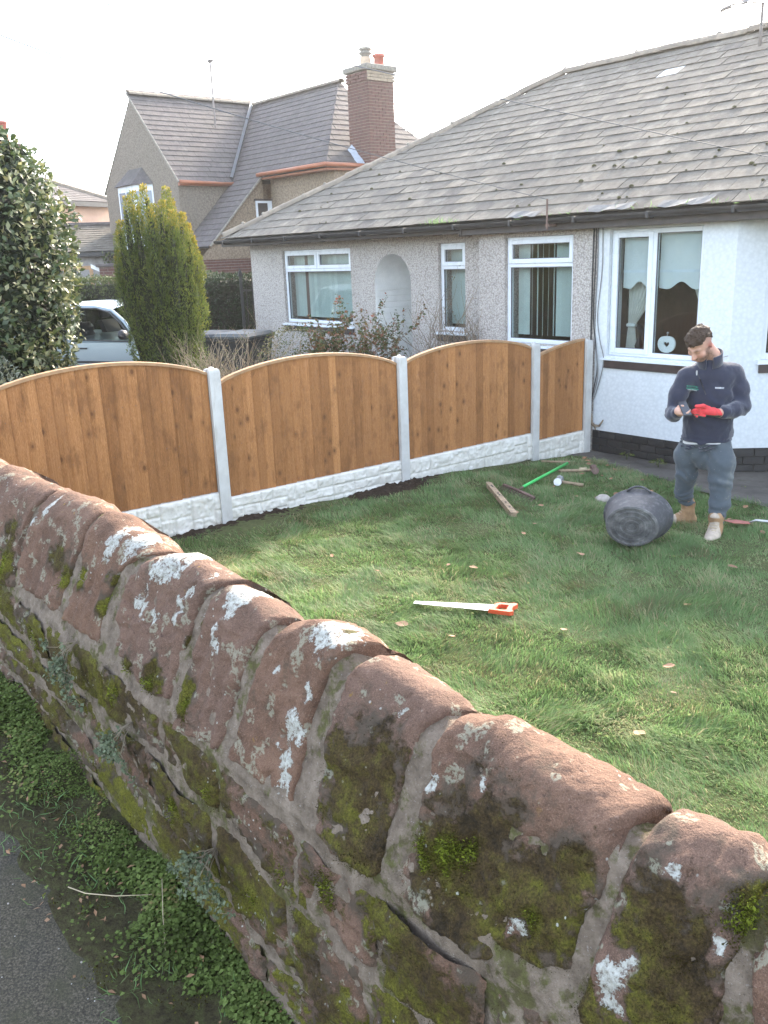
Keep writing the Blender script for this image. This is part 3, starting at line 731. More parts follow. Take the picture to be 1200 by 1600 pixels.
def coping(d, seed):
    Lz = np.array(sorted((z, s) for s, z in d['L'])); Rz = np.array(sorted((z, s) for s, z in d['R']))
    B = np.array(d['B']); T = np.array(d['T'])
    mid = 0.5 * (Lz[:, 1].mean() + Rz[:, 1].mean()); wd = Rz[:, 1].mean() - Lz[:, 1].mean()
    dist = hypot(mid - 2.75, 1.1)
    step = 0.0075 if dist < 1.6 else 0.0105 if dist < 3 else 0.018
    nu = int(wd / step) + 2; nv = int(0.5 / step)
    u = np.linspace(0, 1, nu); t = np.linspace(0, 1, nv)
    rows_back = 12
    UU, TT = np.meshgrid(u, t, indexing='ij'); uu, tt = UU.ravel(), TT.ravel()
    s = Lz[:, 1].mean() + wd * uu; z = 0.85 + 0.45 * tt
    for _ in range(4):
        zb = np.interp(s, B[:, 0], B[:, 1]); zt = np.interp(s, T[:, 0], T[:, 1]) - 0.02
        z = zb + (zt - zb) * tt
        l = np.interp(z, Lz[:, 0], Lz[:, 1]); r = np.interp(z, Rz[:, 0], Rz[:, 1])
        s = l + (r - l) * uu
    zb = np.interp(s, B[:, 0], B[:, 1]); zt = np.interp(s, T[:, 0], T[:, 1]) - 0.02
    y = lean(z)
    rr = 0.070
    wig = 0.009 * vnoise(np.stack([z * 1.0, uu * 0 + seed, 0 * z], 1), 11, seed, 3)
    s = s + np.where(uu < .5, 1 - uu * 2, 0) ** 2 * wig - np.where(uu > .5, uu * 2 - 1, 0) ** 2 * wig * .8
    q = np.clip((z - (zt - rr)) / rr, 0, 1)
    y = y + 0.055 * (1 - np.sqrt(1 - np.clip(q, 0, 0.999) ** 2)) - 0.005 * np.sin(pi * tt) 
    R0 = np.clip(0.017 + 0.012 * vnoise(np.stack([s, z, 0 * s], 1), 9, seed + 31, 2), 0.006, 0.04)
    de = np.minimum(s - l, r - s); db = z - zb
    rnd = lambda d_: np.where(d_ < R0, R0 - np.sqrt(np.maximum(R0 ** 2 - (R0 - np.clip(d_, 0, R0)) ** 2, 0)), 0)
    y = y + rnd(de) * 1.3 + rnd(db) * 1.1
    z = z - 0.7 * rnd(de) * q
    P = np.stack([s, y, z], 1).reshape(nu, nv, 3)
    top = P[:, -1]
    back = []
    for k in range(1, rows_back + 1):
        a = k / rows_back * 1.25
        b = min(a, 1.0) * pi / 2
        back.append(np.stack([top[:, 0], top[:, 1] + 0.18 * sin(b), top[:, 2] - 0.22 * (1 - cos(b)) - max(a - 1, 0) * 1.2], 1))
    P = np.concatenate([P, np.stack(back, 1)], 1)
    skirt = np.array([0, .10, -.07])                       # ends of the stone go back into the joint
    P = np.concatenate([P[:1] + skirt, P[:1] + skirt * .4 + [.004, 0, 0], P, P[-1:] + skirt * .4 - [.004, 0, 0], P[-1:] + skirt], 0)
    nu += 4
    nv2 = P.shape[1]
    F = grid_faces(nu, nv2)
    finish_stone(P.reshape(-1, 3), F, None, None, 'coping_stone', seed, True)
for i, d in enumerate(STONES):
    coping(d, 100 + i * 3)

ML = {1: [(-3.6,.93),(-1.09,.909),(-.283,.90),(.081,.876),(.474,.854),(.602,.85),(.817,.826),(1.072,.812),(1.157,.785),(1.338,.80),(1.459,.805),(1.633,.798),(1.778,.812),(2.0,.83),(3.7,.78)],
      2: [(-3.6,.82),(-.603,.679),(.204,.672),(.393,.623),(.669,.616),(.851,.556),(.931,.545),(1.107,.542),(1.3,.542),(1.516,.535),(3.7,.5)],
      3: [(-3.6,.66),(-.9,.55),(.06,.456),(.383,.389),(.64,.315),(.738,.27),(.853,.256),(1.016,.259),(1.3,.25),(3.7,.2)],
      4: [(-3.6,.62),(-1.213,.443),(-.578,.348),(-.366,.283),(-.185,.226),(.03,.209),(.141,.165),(.597,.16),(.72,.127),(.904,.088),(1.4,.03),(3.7,-.2)]}
ML = {k: np.array(v) for k, v in ML.items()}
def course(top, bot, splits, seed, gap=0.020):
    for i in range(len(splits) - 1):
        a, b = splits[i] + gap * 0.5, splits[i + 1] - gap * 0.5
        mid = (a + b) / 2; dist = hypot(mid - 2.75, 1.6)
        stp = 0.010 if dist < 2.4 else 0.016
        nu = max(6, int((b - a) / stp)); nv = max(6, int(0.22 / stp))
        u = np.linspace(0, 1, nu); t = np.linspace(0, 1, nv)
        UU, TT = np.meshgrid(u, t, indexing='ij'); uu, tt = UU.ravel(), TT.ravel()
        sk = random.uniform(-0.03, 0.03); sk2 = random.uniform(-0.03, 0.03)
        s = a + (b - a) * uu + (tt - 0.5) * (sk * (1 - uu) + sk2 * uu)
        g1, g2 = random.uniform(.012, .026), random.uniform(.012, .026)
        wig = 0.012 * vnoise(np.stack([s, 0 * s + top], 1), 7, seed, 3)
        zt = np.interp(s, ML[top][:, 0], ML[top][:, 1]) - g1 + wig
        zb = (np.interp(s, ML[bot][:, 0], ML[bot][:, 1]) if bot else street_z(s) - 0.10) + g2 - wig
        z = zb + np.maximum(zt - zb, 0.02) * tt
        de = np.minimum.reduce([(b - a) * uu, (b - a) * (1 - uu), z - zb, zt - z]); R0 = np.clip(0.014 + 0.010 * vnoise(np.stack([s, z, 0 * s], 1), 10, seed + 31, 2), 0.005, 0.03)
        y = np.where(de < R0, R0 - np.sqrt(np.maximum(R0 ** 2 - (R0 - np.clip(de, 0, R0)) ** 2, 0)), 0) * 1.3 + random.uniform(-0.010, 0.004)
        finish_stone(np.stack([s, y, z], 1), grid_faces(nu, nv), None, None, 'wall_stone', seed + i, False)
def splits_for(x0, x1, fixed, lo, hi):
    out = [x0]; fx = sorted(fixed)
    while out[-1] < x1:
        n = out[-1] + random.uniform(lo, hi)
        for q in fx:
            if out[-1] + 0.12 < q < n + 0.15: n = q; break
        out.append(n)
    return out
course(1, 2, splits_for(-3.5, 3.6, [-.75, -.2, .25, .62, 1.013, 1.355, 1.72, 2.1], .34, .6), 300)
course(2, 3, splits_for(-3.3, 3.6, [.12, .55, .95, 1.3], .38, .7), 340)
course(3, 4, splits_for(-3.4, 3.6, [.4, .8], .38, .7), 380)
course(4, None, splits_for(-3.6, 3.6, [], .35, .6), 420)
# mortar body: shows between the stones
s = np.arange(-3.6, 3.7, 0.0125); t = np.linspace(0, 1, 118)
Tall = np.array([p for d in STONES for p in d['T']]); Tall = Tall[np.argsort(Tall[:, 0])]
SS, TT = np.meshgrid(s, t, indexing='ij'); ss, tt = SS.ravel(), TT.ravel()
ztop = np.interp(ss, Tall[:, 0], Tall[:, 1]) - 0.045 + 0.02 * vnoise(np.stack([ss, 0 * ss], 1), 9, 81, 2)
zb = street_z(ss) - 0.12
zz = zb + (ztop - zb) * tt
q = np.clip((zz - (ztop - 0.06)) / 0.06, 0, 1)
yy = lean(zz) + np.where(zz > 0.84, 0.006, 0.0115) + 0.05 * q ** 2
P = np.stack([ss, yy, zz], 1)
P[:, 1] += 0.008 * vnoise(P, 14, 82, 4) + 0.004 * vnoise(P, 50, 83, 3) - 0.004
P = P.reshape(len(s), len(t), 3)
top = P[:, -1]
P = np.concatenate([P, np.stack([np.stack([top[:, 0], top[:, 1] + a, top[:, 2] - b], 1) for a, b in ((.08, .03), (.13, .10), (.15, .3), (.15, 1.4))], 1)], 1)
me = fast_mesh('mortar', P.reshape(-1, 3), grid_faces(len(s), P.shape[1]))
mm = 0.25 + 0.4 * vnoise(P.reshape(-1, 3), 5, 84, 3)
set_attr(me, 'moss', mm)
wrap('mortar', me, M['mortar'], wall, True)
# living moss: short fibres standing on the mossy patches
mp = np.concatenate(moss_pts, 0)
wgt = np.clip(mp[:, 6] - 0.45, 0.02, 1) + 2.5 * mp[:, 7]
pick = rng.choice(len(mp), size=min(95000, len(mp) * 3), replace=True, p=wgt / wgt.sum())
b = mp[pick]
Pm = b[:, :3] + rng.normal(size=(len(b), 3)) * 0.006
Dm = b[:, 3:6] + rng.normal(size=(len(b), 3)) * 0.55 + np.array([0, -0.2, 0.35])
lush = np.clip(vnoise(Pm, 8, 55, 3) * 0.8 + 0.25 + b[:, 7], 0, 1)
V, F, tn = leaf_mesh(Pm, Dm, rand_dirs(len(b)), 0.004 + (0.005 + 0.006 * b[:, 7]) * lush * rng.random(len(b)), 0.4, 0.1, np.clip(0.08 + 0.40 * lush * rng.random(len(b)) + 0.95 * b[:, 7] * (.4 + .6 * rng.random(len(b))), 0, 1))
leaves_obj('moss', (V, F, tn), M['moss'], wall)

# ---------------------------------------------------------------- weeds along the foot of the wall
n = 44000
s = rng.uniform(-2.6, 2.2, n); y = -np.abs(rng.normal(0, 0.13, n)) + 0.03
dens = vnoise(np.stack([s, y], 1), 5.0, 61, 3)
keep = (dens > -0.45 + 0.5 * np.clip(-(y + 0.16) * 3.5, 0, 1)) & (y > -0.40)
s, y = s[keep], y[keep]
h = np.clip(0.045 + 0.05 * dens[keep] - 0.12 * np.clip(-y - 0.1, 0, 1), 0.006, 0.11) * rng.random(len(s))
P = np.stack([s, y, street_z(s) + 0.012 + h], 1)
ang = rng.uniform(0, 2 * pi, len(s))
D = np.stack([np.cos(ang), np.sin(ang) - 0.25, rng.uniform(-0.35, 0.35, len(s))], 1)
N = np.stack([rng.normal(0, .35, len(s)), rng.normal(-.1, .35, len(s)), np.ones(len(s))], 1)
small = vnoise(P, 3.3, 62, 2) > 0.15
size = np.where(small, rng.uniform(.006, .012, len(s)), rng.uniform(.009, .021, len(s)))
V, F, tn = leaf_mesh(P, D, N, size, rng.uniform(.7, 1.0, len(s)), 0.12, np.clip(rng.random(len(s)) * 0.75 + 0.35 * vnoise(P, 4, 63, 2) + 0.1, 0, 1))
weeds = leaves_obj('weeds', (V, F, tn), M['leaf_weed'])
weeds.location = WO; weeds.rotation_euler = (0, 0, WA)
# fine moss and tiny plants spreading on to the pavement edge
n = 16000
s = rng.uniform(-2.6, 2.0, n); y = rng.uniform(-0.46, -0.05, n)
keep = vnoise(np.stack([s, y], 1), 8, 66, 3) > 0.05 + 0.9 * np.clip(-(y + 0.3) * 4, 0, 1)
s, y = s[keep], y[keep]
P = np.stack([s, y, street_z(s) + 0.008 + 0.01 * rng.random(len(s))], 1)
V, F, tn = leaf_mesh(P, rand_dirs(len(s)) + [0, 0, .5], rand_dirs(len(s)) + [0, 0, .8], rng.uniform(.005, .012, len(s)), 0.5, 0.1, rng.random(len(s)) * 0.8)
vm = leaves_obj('verge_moss', (V, F, tn), M['moss'])
vm.location = WO; vm.rotation_euler = (0, 0, WA)
# blown litter and rough grass mixed into the verge
n = 420
s = rng.uniform(-2.6, 2.0, n); y = rng.uniform(-0.44, 0.0, n)
P = np.stack([s, y, street_z(s) + 0.02 + 0.03 * rng.random(n)], 1)
V, F, tn = leaf_mesh(P, rand_dirs(n) * [1, 1, .25], rng.normal(0, .35, (n, 3)) + [0, 0, 1], rng.uniform(.010, .032, n), rng.uniform(.15, .7, n), 0.12, rng.random(n))
lit = wrap('leaf_litter', fast_mesh('leaf_litter', V, F), M['dead_leaf'], None, False, 'stuff'); lit.location = WO; lit.rotation_euler = (0, 0, WA)
n = 2600
s = rng.uniform(-2.6, 2.0, n); y = rng.uniform(-0.42, 0.02, n); k = vnoise(np.stack([s, y], 1), 6, 91, 3) > .12; s, y = s[k], y[k]
P = np.stack([s, y, street_z(s) + 0.005], 1)
V, F, tn = leaf_mesh(P, rng.normal(0, .55, P.shape) + [0, -.25, .7], rand_dirs(len(s)), rng.uniform(.025, .075, len(s)), .075, .1, rng.uniform(.1, .75, len(s)), .35)
vg = leaves_obj('verge_grass', (V, F, tn), M['grass']); vg.location = WO; vg.rotation_euler = (0, 0, WA)
# litter and bright grit on the pavement
mb = MB()
for _ in range(240):
    s0 = random.uniform(-1.6, 1.4); y0 = random.uniform(-1.5, -0.28); r = random.uniform(.0015, .0045)
    z = street_z(s0) + r * .5
    mb.box(s0 - r, s0 + r, y0 - r * .8, y0 + r * .8, z - r * .6, z + r * .5, 0, r * .5)
grit = mb.build('grit', M['pebble'], kind='stuff')
grit.location = WO; grit.rotation_euler = (0, 0, WA)
def stalk(pts, r, label):
    mb = MB(); mb.tube(pts, r, 5)
    o = mb.build('dry_stalk', M['straw'], smooth=True); o.location = WO; o.rotation_euler = (0, 0, WA)
    tag(o, label, 'dry stalk')
stalk([(.00, -.30, street_z(0) + .03), (.08, -.27, street_z(.08) + .045), (.17, -.20, street_z(.17) + .06), (.24, -.10, street_z(.24) + .06)], [.0022, .002, .002, .0012], 'bent dry stalk lying across the weeds from wall foot to pavement')
stalk([(.25, -.06, street_z(.25) + .11), (.36, -.12, street_z(.36) + .08), (.46, -.17, street_z(.46) + .04)], [.0015, .0015, .001], 'thin straight dead stem leaning over the weeds below the trailing wall plant')
# trailing plants rooted in the wall joints
def wall_plant(s0, z0, spread, drop, nst, label, seed):
    r = random.Random(seed)
    e = empty('wall_plant', WO + wall_frame_x * s0 + wall_frame_y * (-0.02) + Vector((0, 0, z0)), WA, label, 'plant')
    mb = MB(); P, D = [], []
    for _ in range(nst):
        x, y, z = 0, 0, 0; pts = [(0, 0.03, 0)]
        dx = r.uniform(-1, 1) * spread / 7; dz = -r.uniform(0.2, 1) * drop / 7
        for k in range(7):
            x += dx + r.uniform(-.01, .01); z += dz + r.uniform(-.012, .016); y = -0.02 - 0.05 * sin(k / 7 * 3) * r.uniform(.6, 1.3)
            pts.append((x, y, z))
            for q in range(9 if k > 1 else 2):
                P.append((x + r.uniform(-.014, .014), y + r.uniform(-.012, .006), z + r.uniform(-.014, .014))); D.append((r.uniform(-1, 1), r.uniform(-1, 0), r.uniform(-.7, .7)))
        mb.tube(pts, [.0013] * 4 + [.0008] * 4, 4)
    mb.build('stem', M['twig_pale'], e, True)
    P, D = np.array(P), np.array(D)
    leaves_obj('foliage', leaf_mesh(P, D, rng.normal(0, .5, P.shape) + [0, -1, .5], rng.uniform(.010, .019, len(P)), 0.75, 0.1), M['leaf_grey'], e, None)
wall_plant(.56, .50, .20, .22, 13, 'largest grey-green trailing plant growing from the wall above the weeds', 3)
wall_plant(.02, .73, .13, .16, 9, 'small grey-green plant hanging from a wall joint under the grooved coping stones', 5)
wall_plant(-.42, .90, .17, .20, 11, 'dry grey tangle of trailing plant under the farther coping stones at left', 8)
wall_plant(2.30, 1.07, .06, .10, 6, 'tiny green plant on the mossy stone at the right edge of the wall', 9)
# ---------------------------------------------------------------- fence
FA = radians(37.5)
fence = empty('garden_fence', (0.2, 8.927, 0), FA, 'new arched timber fence panels between white concrete posts on rock-faced gravel boards', 'fence')
def fence_ground(s):
    return float(np.interp(s, [-8, 0, 2, 3], [0, 0, -.09, -.18]))
def post(s, top, base):
    mb = MB()
    w, d = 0.052, 0.06
    prof = [(-w, -d), (w, -d), (w, -.024), (w - .022, -.024), (w - .022, .024), (w, .024), (w, d), (-w, d), (-w, .024), (-w + .022, .024), (-w + .022, -.024), (-w, -.024)]
    n = len(prof); c = 0.008
    rings = [(base - .25, 1), (top - .035, 1), (top - .012, .93), (top, .74)]
    vs = [(s + x * k, y * k, z) for z, k in rings for x, y in prof]
    fs = [(i * n + q, i * n + (q + 1) % n, (i + 1) * n + (q + 1) % n, (i + 1) * n + q) for i in range(3) for q in range(n)]
    fs.append(tuple(3 * n + q for q in range(n)))
    mb.add(vs, fs)
    mb.tube([(s, 0, top - .004), (s, 0, top + .012), (s, 0, top + .016)], [.026, .020, .006], 10)
    return mb.build('post', M['post'], fence, auto=True)
post_tops = [(-6.02, 1.42), (-4.05, 1.42), (-2.075, 1.395), (0.015, 1.295), (1.985, 1.245), (2.915, 1.205)]
for s0, tp in post_tops:
    post(s0, tp, fence_ground(s0) - .05)
def gravel(s0, s1, z1, seed):
    r = random.Random(seed)
    L = s1 - s0; Hh = 0.31
    nx, nz = int(L / 0.009), 34
    u = np.linspace(0, L, nx); v = np.linspace(0, Hh, nz)
    UU, VV = np.meshgrid(u, v, indexing='ij'); uu, vv = UU.ravel(), VV.ravel()
    hgt = np.zeros(len(uu)); dist = np.full(len(uu), 1.0)
    x = 0.0; blocks = []
    while x < L:
        w = r.uniform(.16, .34)
        k = r.choice([[.5, .5], [.34, .33, .33], [1.0], [.35, .65], [.62, .38]]) if w < .26 else r.choice([[.34, .33, .33], [.5, .5], [.36, .30, .34]])
        z = 0
        for q in k:
            parts = [(x, w)] if (q > .6 or r.random() < .45) else [(x, w * .45), (x + w * .45, w * .55)]
            for bx, bw in parts:
                blocks.append((bx, bx + bw, z * Hh, (z + q) * Hh))
            z += q
        x += w
    for bx0, bx1, bz0, bz1 in blocks:
        inb = (uu >= bx0) & (uu < bx1) & (vv >= bz0) & (vv < bz1)
        d = np.minimum.reduce([uu - bx0, bx1 - uu, vv - bz0, bz1 - vv])
        tx, tz = r.uniform(-.06, .06), r.uniform(-.09, .09)
        face = 0.017 + tx * (uu - (bx0 + bx1) / 2) + tz * (vv - (bz0 + bz1) / 2)
        f = np.clip(d / 0.012, 0, 1); hgt = np.where(inb, face * f, hgt)
    P2 = np.stack([uu + s0 * 3, vv, 0 * uu], 1)
    fac = vnoise(P2, 26, seed, 3); hgt = hgt + np.where(hgt > .002, 0.010 * np.abs(fac) + 0.003 * np.sign(vnoise(P2, 17, seed + 3, 1)), 0)
    V = np.stack([s0 + uu, -0.020 - np.clip(hgt, 0, .04), z1 - Hh + vv], 1)
    F = grid_faces(nx, nz)
    n0 = len(V)
    # closed top and back
    top = np.arange(nx) * nz + nz - 1
    V2 = np.concatenate([V, np.stack([s0 + u, np.full(nx, .02), np.full(nx, z1)], 1), np.stack([s0 + u, np.full(nx, .02), np.full(nx, z1 - Hh)], 1)], 0)
    i = np.arange(nx - 1)
    F = np.concatenate([F, np.stack([top[i], top[i + 1], n0 + i + 1, n0 + i], 1), np.stack([n0 + i, n0 + i + 1, n0 + nx + i + 1, n0 + nx + i], 1)], 0)
    me = fast_mesh('gravel_board', V2, F)
    set_attr(me, 'height', np.concatenate([vv / Hh, np.ones(nx), np.zeros(nx)]))
    wrap('gravel_board', me, M['gravel'], fence)
def panel(s0, s1, z0, topf, seed, lastrise=False):
    """closeboard panel: overlapping feather-edge boards under a bent capping rail"""
    r = random.Random(seed)
    mb = MB()                                           # frame and rails behind the boards
    for zz in (z0 + .02, z0 + .45, z0 + .85):
        mb.box(s0 + .01, s1 - .01, .012, .034, zz, zz + .04)
    mb.box(s0 + .0, s0 + .03, .0125, .036, z0, topf(s0) - .03); mb.box(s1 - .03, s1, .0125, .036, z0, topf(s1) - .03)
    fr = mb.build('fence_panel', M['wood'], fence)
    x = s0 + .004; i = 0
    while x < s1 - .03:
        w = r.uniform(.082, .118)
        x1 = min(x + w, s1 - .002)
        if s1 - x1 < .05: x1 = s1 - .002
        a, b = x, x1 + .010
        b = min(b, s1 - .001)
        za, zb = topf(a) - .012, topf(b) - .012
        yo = r.uniform(-.0012, .0012); tl = r.uniform(-.0015, .0015)
        ta, tb = .007, .016
        bt = z0 + r.uniform(0.001, .006)
        vs = [(a, .010 + yo, bt), (b, .004 + yo + tl, bt), (b, .004 + yo + tl - tb, bt), (a, .010 + yo - ta, bt),
              (a, .010 + yo, za), (b, .004 + yo, zb), (b, .004 + yo - tb, zb), (a, .010 + yo - ta, za)]
        MB().add(vs, [(0, 1, 2, 3), (7, 6, 5, 4), (1, 0, 4, 5), (3, 2, 6, 7), (2, 1, 5, 6), (0, 3, 7, 4)]).build('board', M['wood'], fr)
        x = x1; i += 1
    n = 24
    mb = MB(); vs = []; fs = []
    for k in range(n + 1):
        s = s0 + (s1 - s0) * k / n; z = topf(s)
        vs += [(s, -.020, z - .014), (s, .030, z - .014), (s, .030, z + .010), (s, .024, z + .014), (s, -.014, z + .014), (s, -.020, z + .010)]
    for k in range(n):
        for q in range(6):
            fs.append((k * 6 + q, (k + 1) * 6 + q, (k + 1) * 6 + (q + 1) % 6, k * 6 + (q + 1) % 6))
    fs += [tuple(range(6)), tuple(n * 6 + q for q in range(6))[::-1]]
    mb.add(vs, fs).build('capping_rail', M['wood_trim'], fr)
    # nail heads
    mb = MB()
    xx = s0 + .06
    while xx < s1 - .03:
        for zz in (z0 + .04, z0 + .47, z0 + .87):
            if zz < topf(xx) - .05:
                mb.box(xx - .0025, xx + .0025, -.0105, -.006, zz - .0025, zz + .0025)
        xx += .115
    mb.build('nails', M['rust'], fr, kind='stuff')
def arch(s0, s1, e0, e1, rise):
    def f(s):
        t = (s - s0) / (s1 - s0)
        return e0 + (e1 - e0) * t + rise * (1 - (2 * t - 1) ** 2) ** 0.82
    return f
bays = [(-6.0, -4.1, .33, 1.38, 1.38, .15), (-4.0, -2.125, .30, 1.37, 1.355, .165), (-2.02, -.035, .232, 1.262, 1.225, .165), (.068, 1.935, .215, 1.215, 1.20, .142)]
for i, (a, b, z, e0, e1, rise) in enumerate(bays):
    gravel(a - .02, b + .02, z, 20 + i)
    panel(a, b, z + .001, arch(a, b, e0, e1, rise), 40 + i)
gravel(2.02, 2.88, .110, 31)
panel(2.035, 2.865, .111, lambda s: 1.10 + .115 * sin(min(1, (s - 2.035) / .86) * pi / 2), 51)
# dug earth left along the foot of the fence
def soil_heap(s0, s1, w, h, seed, label, off=-.05):
    n = 90; m_ = 34
    u = np.linspace(0, 1, n); v = np.linspace(0, 1, m_)
    UU, VV = np.meshgrid(u, v, indexing='ij'); uu, vv = UU.ravel(), VV.ravel()
    s = s0 + (s1 - s0) * uu; y = off + 0.10 - w * vv
    f = np.stack([s, y], 1)
    prof = np.sin(pi * np.clip(uu, 0, 1)) ** 0.5 * np.clip(1 - vv, 0, 1) ** 0.8
    z = np.interp(s, [-8, 0, 2, 3], [0, 0, -.09, -.18]) - .012 + h * prof * (0.75 + 0.5 * vnoise(f, 9, seed, 3)) + 0.014 * vnoise(f, 38, seed + 1, 3) * (prof > .02)
    o = wrap('soil_heap', fast_mesh('soil_heap', np.stack([s, y, z], 1), grid_faces(n, m_)), M['soil'], smooth=True)
    o.location = (0.2, 8.927, 0); o.rotation_euler = (0, 0, FA)
    tag(o, label, 'soil')
soil_heap(-2.75, -1.15, .34, .06, 3, 'dark dug earth at the foot of the fence by the nearest concrete post')
soil_heap(-.75, .70, .36, .055, 6, 'dark dug earth spread at the foot of the middle fence post')
# ---------------------------------------------------------------- bungalow
bung = empty('bungalow', HO, HA, 'semi-detached bungalow with slate roof, grey pebbledash half and white painted half', 'house')
def wall_mesh(x0, x1, z0, z1, holes, thick=.28, y=0.0):
    """facade with window openings; reveals go in by `thick`"""
    xs = sorted({x0, x1, *[h[0] for h in holes], *[h[1] for h in holes]}); zs = sorted({z0, z1, *[h[2] for h in holes], *[h[3] for h in holes]})
    mb = MB()
    for i in range(len(xs) - 1):
        for j in range(len(zs) - 1):
            cxm, czm = (xs[i] + xs[i + 1]) / 2, (zs[j] + zs[j + 1]) / 2
            if any(h[0] < cxm < h[1] and h[2] < czm < h[3] for h in holes): continue
            mb.add([(xs[i], y, zs[j]), (xs[i + 1], y, zs[j]), (xs[i + 1], y, zs[j + 1]), (xs[i], y, zs[j + 1])], [(0, 1, 2, 3)])
    for a, b, c, d in [h[:4] for h in holes if len(h) == 4]:
        mb.add([(a, y, c), (b, y, c), (b, y, d), (a, y, d), (a, y + thick, c), (b, y + thick, c), (b, y + thick, d), (a, y + thick, d)],
               [(0, 4, 5, 1), (2, 6, 7, 3), (0, 3, 7, 4), (1, 5, 6, 2)])
    return mb
YM = 0.25                                                # main wall plane; the middle bays stand forward at y = 0
W1 = (-6.92, -4.99, 1.17, 2.40); W2 = (-2.96, -2.42, 1.17, 2.40); W3 = (-1.46, -.36, 1.10, 2.43); W4 = (.16, 1.35, 1.02, 2.455)
AX0, AX1, AZ = -4.40, -3.56, 1.86
mb = wall_mesh(-7.95, -1.92, -.3, 2.75, [W1, W2, (AX0, AX1, -.3, 2.30, 'arch')], y=YM)
na = 20; cxa = (AX0 + AX1) / 2; ra = (AX1 - AX0) / 2
arc = [(cxa - ra * cos(pi * k / na), AZ + ra * sin(pi * k / na)) for k in range(na + 1)]
for k in range(na):
    (a, b), (c, d) = arc[k], arc[k + 1]
    mb.add([(a, YM, b), (c, YM, d), (c, YM, 2.30), (a, YM, 2.30)], [(0, 1, 2, 3)])
mb.add([(-1.92, 0, -.3), (-1.92, YM, -.3), (-1.92, YM, 2.75), (-1.92, 0, 2.75)], [(0, 1, 2, 3)])
g2 = wall_mesh(-1.92, 0.0, -.3, 2.75, [W3]); mb.add(g2.v, g2.f)
mb.add([(-7.95, YM, -.3), (-7.95, 8, -.3), (-7.95, 8, 2.75), (-7.95, YM, 2.75)], [(3, 2, 1, 0)])
mb.build('pebbledash_wall', M['dash'], bung)
mb = wall_mesh(0.0, 1.73, .10, 2.75, [W4])
W5 = (.33, 1.0, 1.06, 2.43)                              # on the canted face
ca, sa = cos(radians(45)), sin(radians(45))
cant = wall_mesh(0, 1.25, .10, 2.75, [W5])
def to_cant(v):
    return (1.73 + v[0] * ca - v[1] * sa, v[0] * sa + v[1] * ca, v[2])
mb.add([to_cant(v) for v in cant.v], cant.f)
mb.add([(2.61, .88, -.3), (7.8, .88, -.3), (7.8, .88, 2.75), (2.61, .88, 2.75), (7.8, 8, -.3), (7.8, 8, 2.75), (-7.95, 8, -.3), (-7.95, 8, 2.75)], [(0, 1, 2, 3), (1, 4, 5, 2), (4, 6, 7, 5)])
mb.build('white_wall', M['white_render'], bung)
# plinth: black painted brick courses below the white wall
pl = MB(); pl.box(.0, 1.735, .012, .10, -.25, .095); 
plo = pl.build('plinth', M['plinth'], bung)
rr = random.Random(4)
for row in range(4):
    z = -.245 + row * .085
    xx = -.0 - (row % 2) * .11
    while xx < 1.73:
        a, b = max(xx, .0), min(xx + .215, 1.728)
        if b - a > .03:
            MB().box(a, b, -.004 - rr.random() * .006, .03, z, z + .074, 0, .006).build('brick', M['plinth'], plo)
        xx += .227
    for k in range(6):
        v = [to_cant((k * .227 - (row % 2) * .11 + q, w, 0)) for q, w in ((0.002, -.008), (.217, -.008), (.217, .03), (.002, .03))]
        if k == 0: v = [to_cant((max(0, q), w, 0)) for q, w in ((.0, -.008), (.10 if row % 2 else .217, -.008), (.10 if row % 2 else .217, .03), (.0, .03))]
        MB().add([(x, y, z) for x, y, _ in v] + [(x, y, z + .074) for x, y, _ in v], [(3, 2, 1, 0), (4, 5, 6, 7), (0, 1, 5, 4), (1, 2, 6, 5), (2, 3, 7, 6), (3, 0, 4, 7)]).build('brick', M['plinth'], plo)
mb = MB(); mb.add([to_cant(v) for v in [(0, .012, -.25), (1.25, .012, -.25), (1.25, .012, .095), (0, .012, .095), (0, .1, .095), (1.25, .1, .095)]], [(0, 1, 2, 3), (3, 2, 5, 4)])
mb.build('canted_plinth', M['plinth'], bung)
# dark rooms behind the windows
mb = MB()
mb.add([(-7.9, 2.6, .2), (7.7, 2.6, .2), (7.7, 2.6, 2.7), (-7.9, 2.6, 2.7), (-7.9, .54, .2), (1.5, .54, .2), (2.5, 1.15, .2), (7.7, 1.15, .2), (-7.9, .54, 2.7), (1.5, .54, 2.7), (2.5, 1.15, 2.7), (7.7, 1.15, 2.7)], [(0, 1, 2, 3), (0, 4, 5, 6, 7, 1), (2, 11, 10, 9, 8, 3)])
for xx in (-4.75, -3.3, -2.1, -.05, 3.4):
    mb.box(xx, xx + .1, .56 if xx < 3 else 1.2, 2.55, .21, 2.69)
mb.build('room', M['room'], bung)

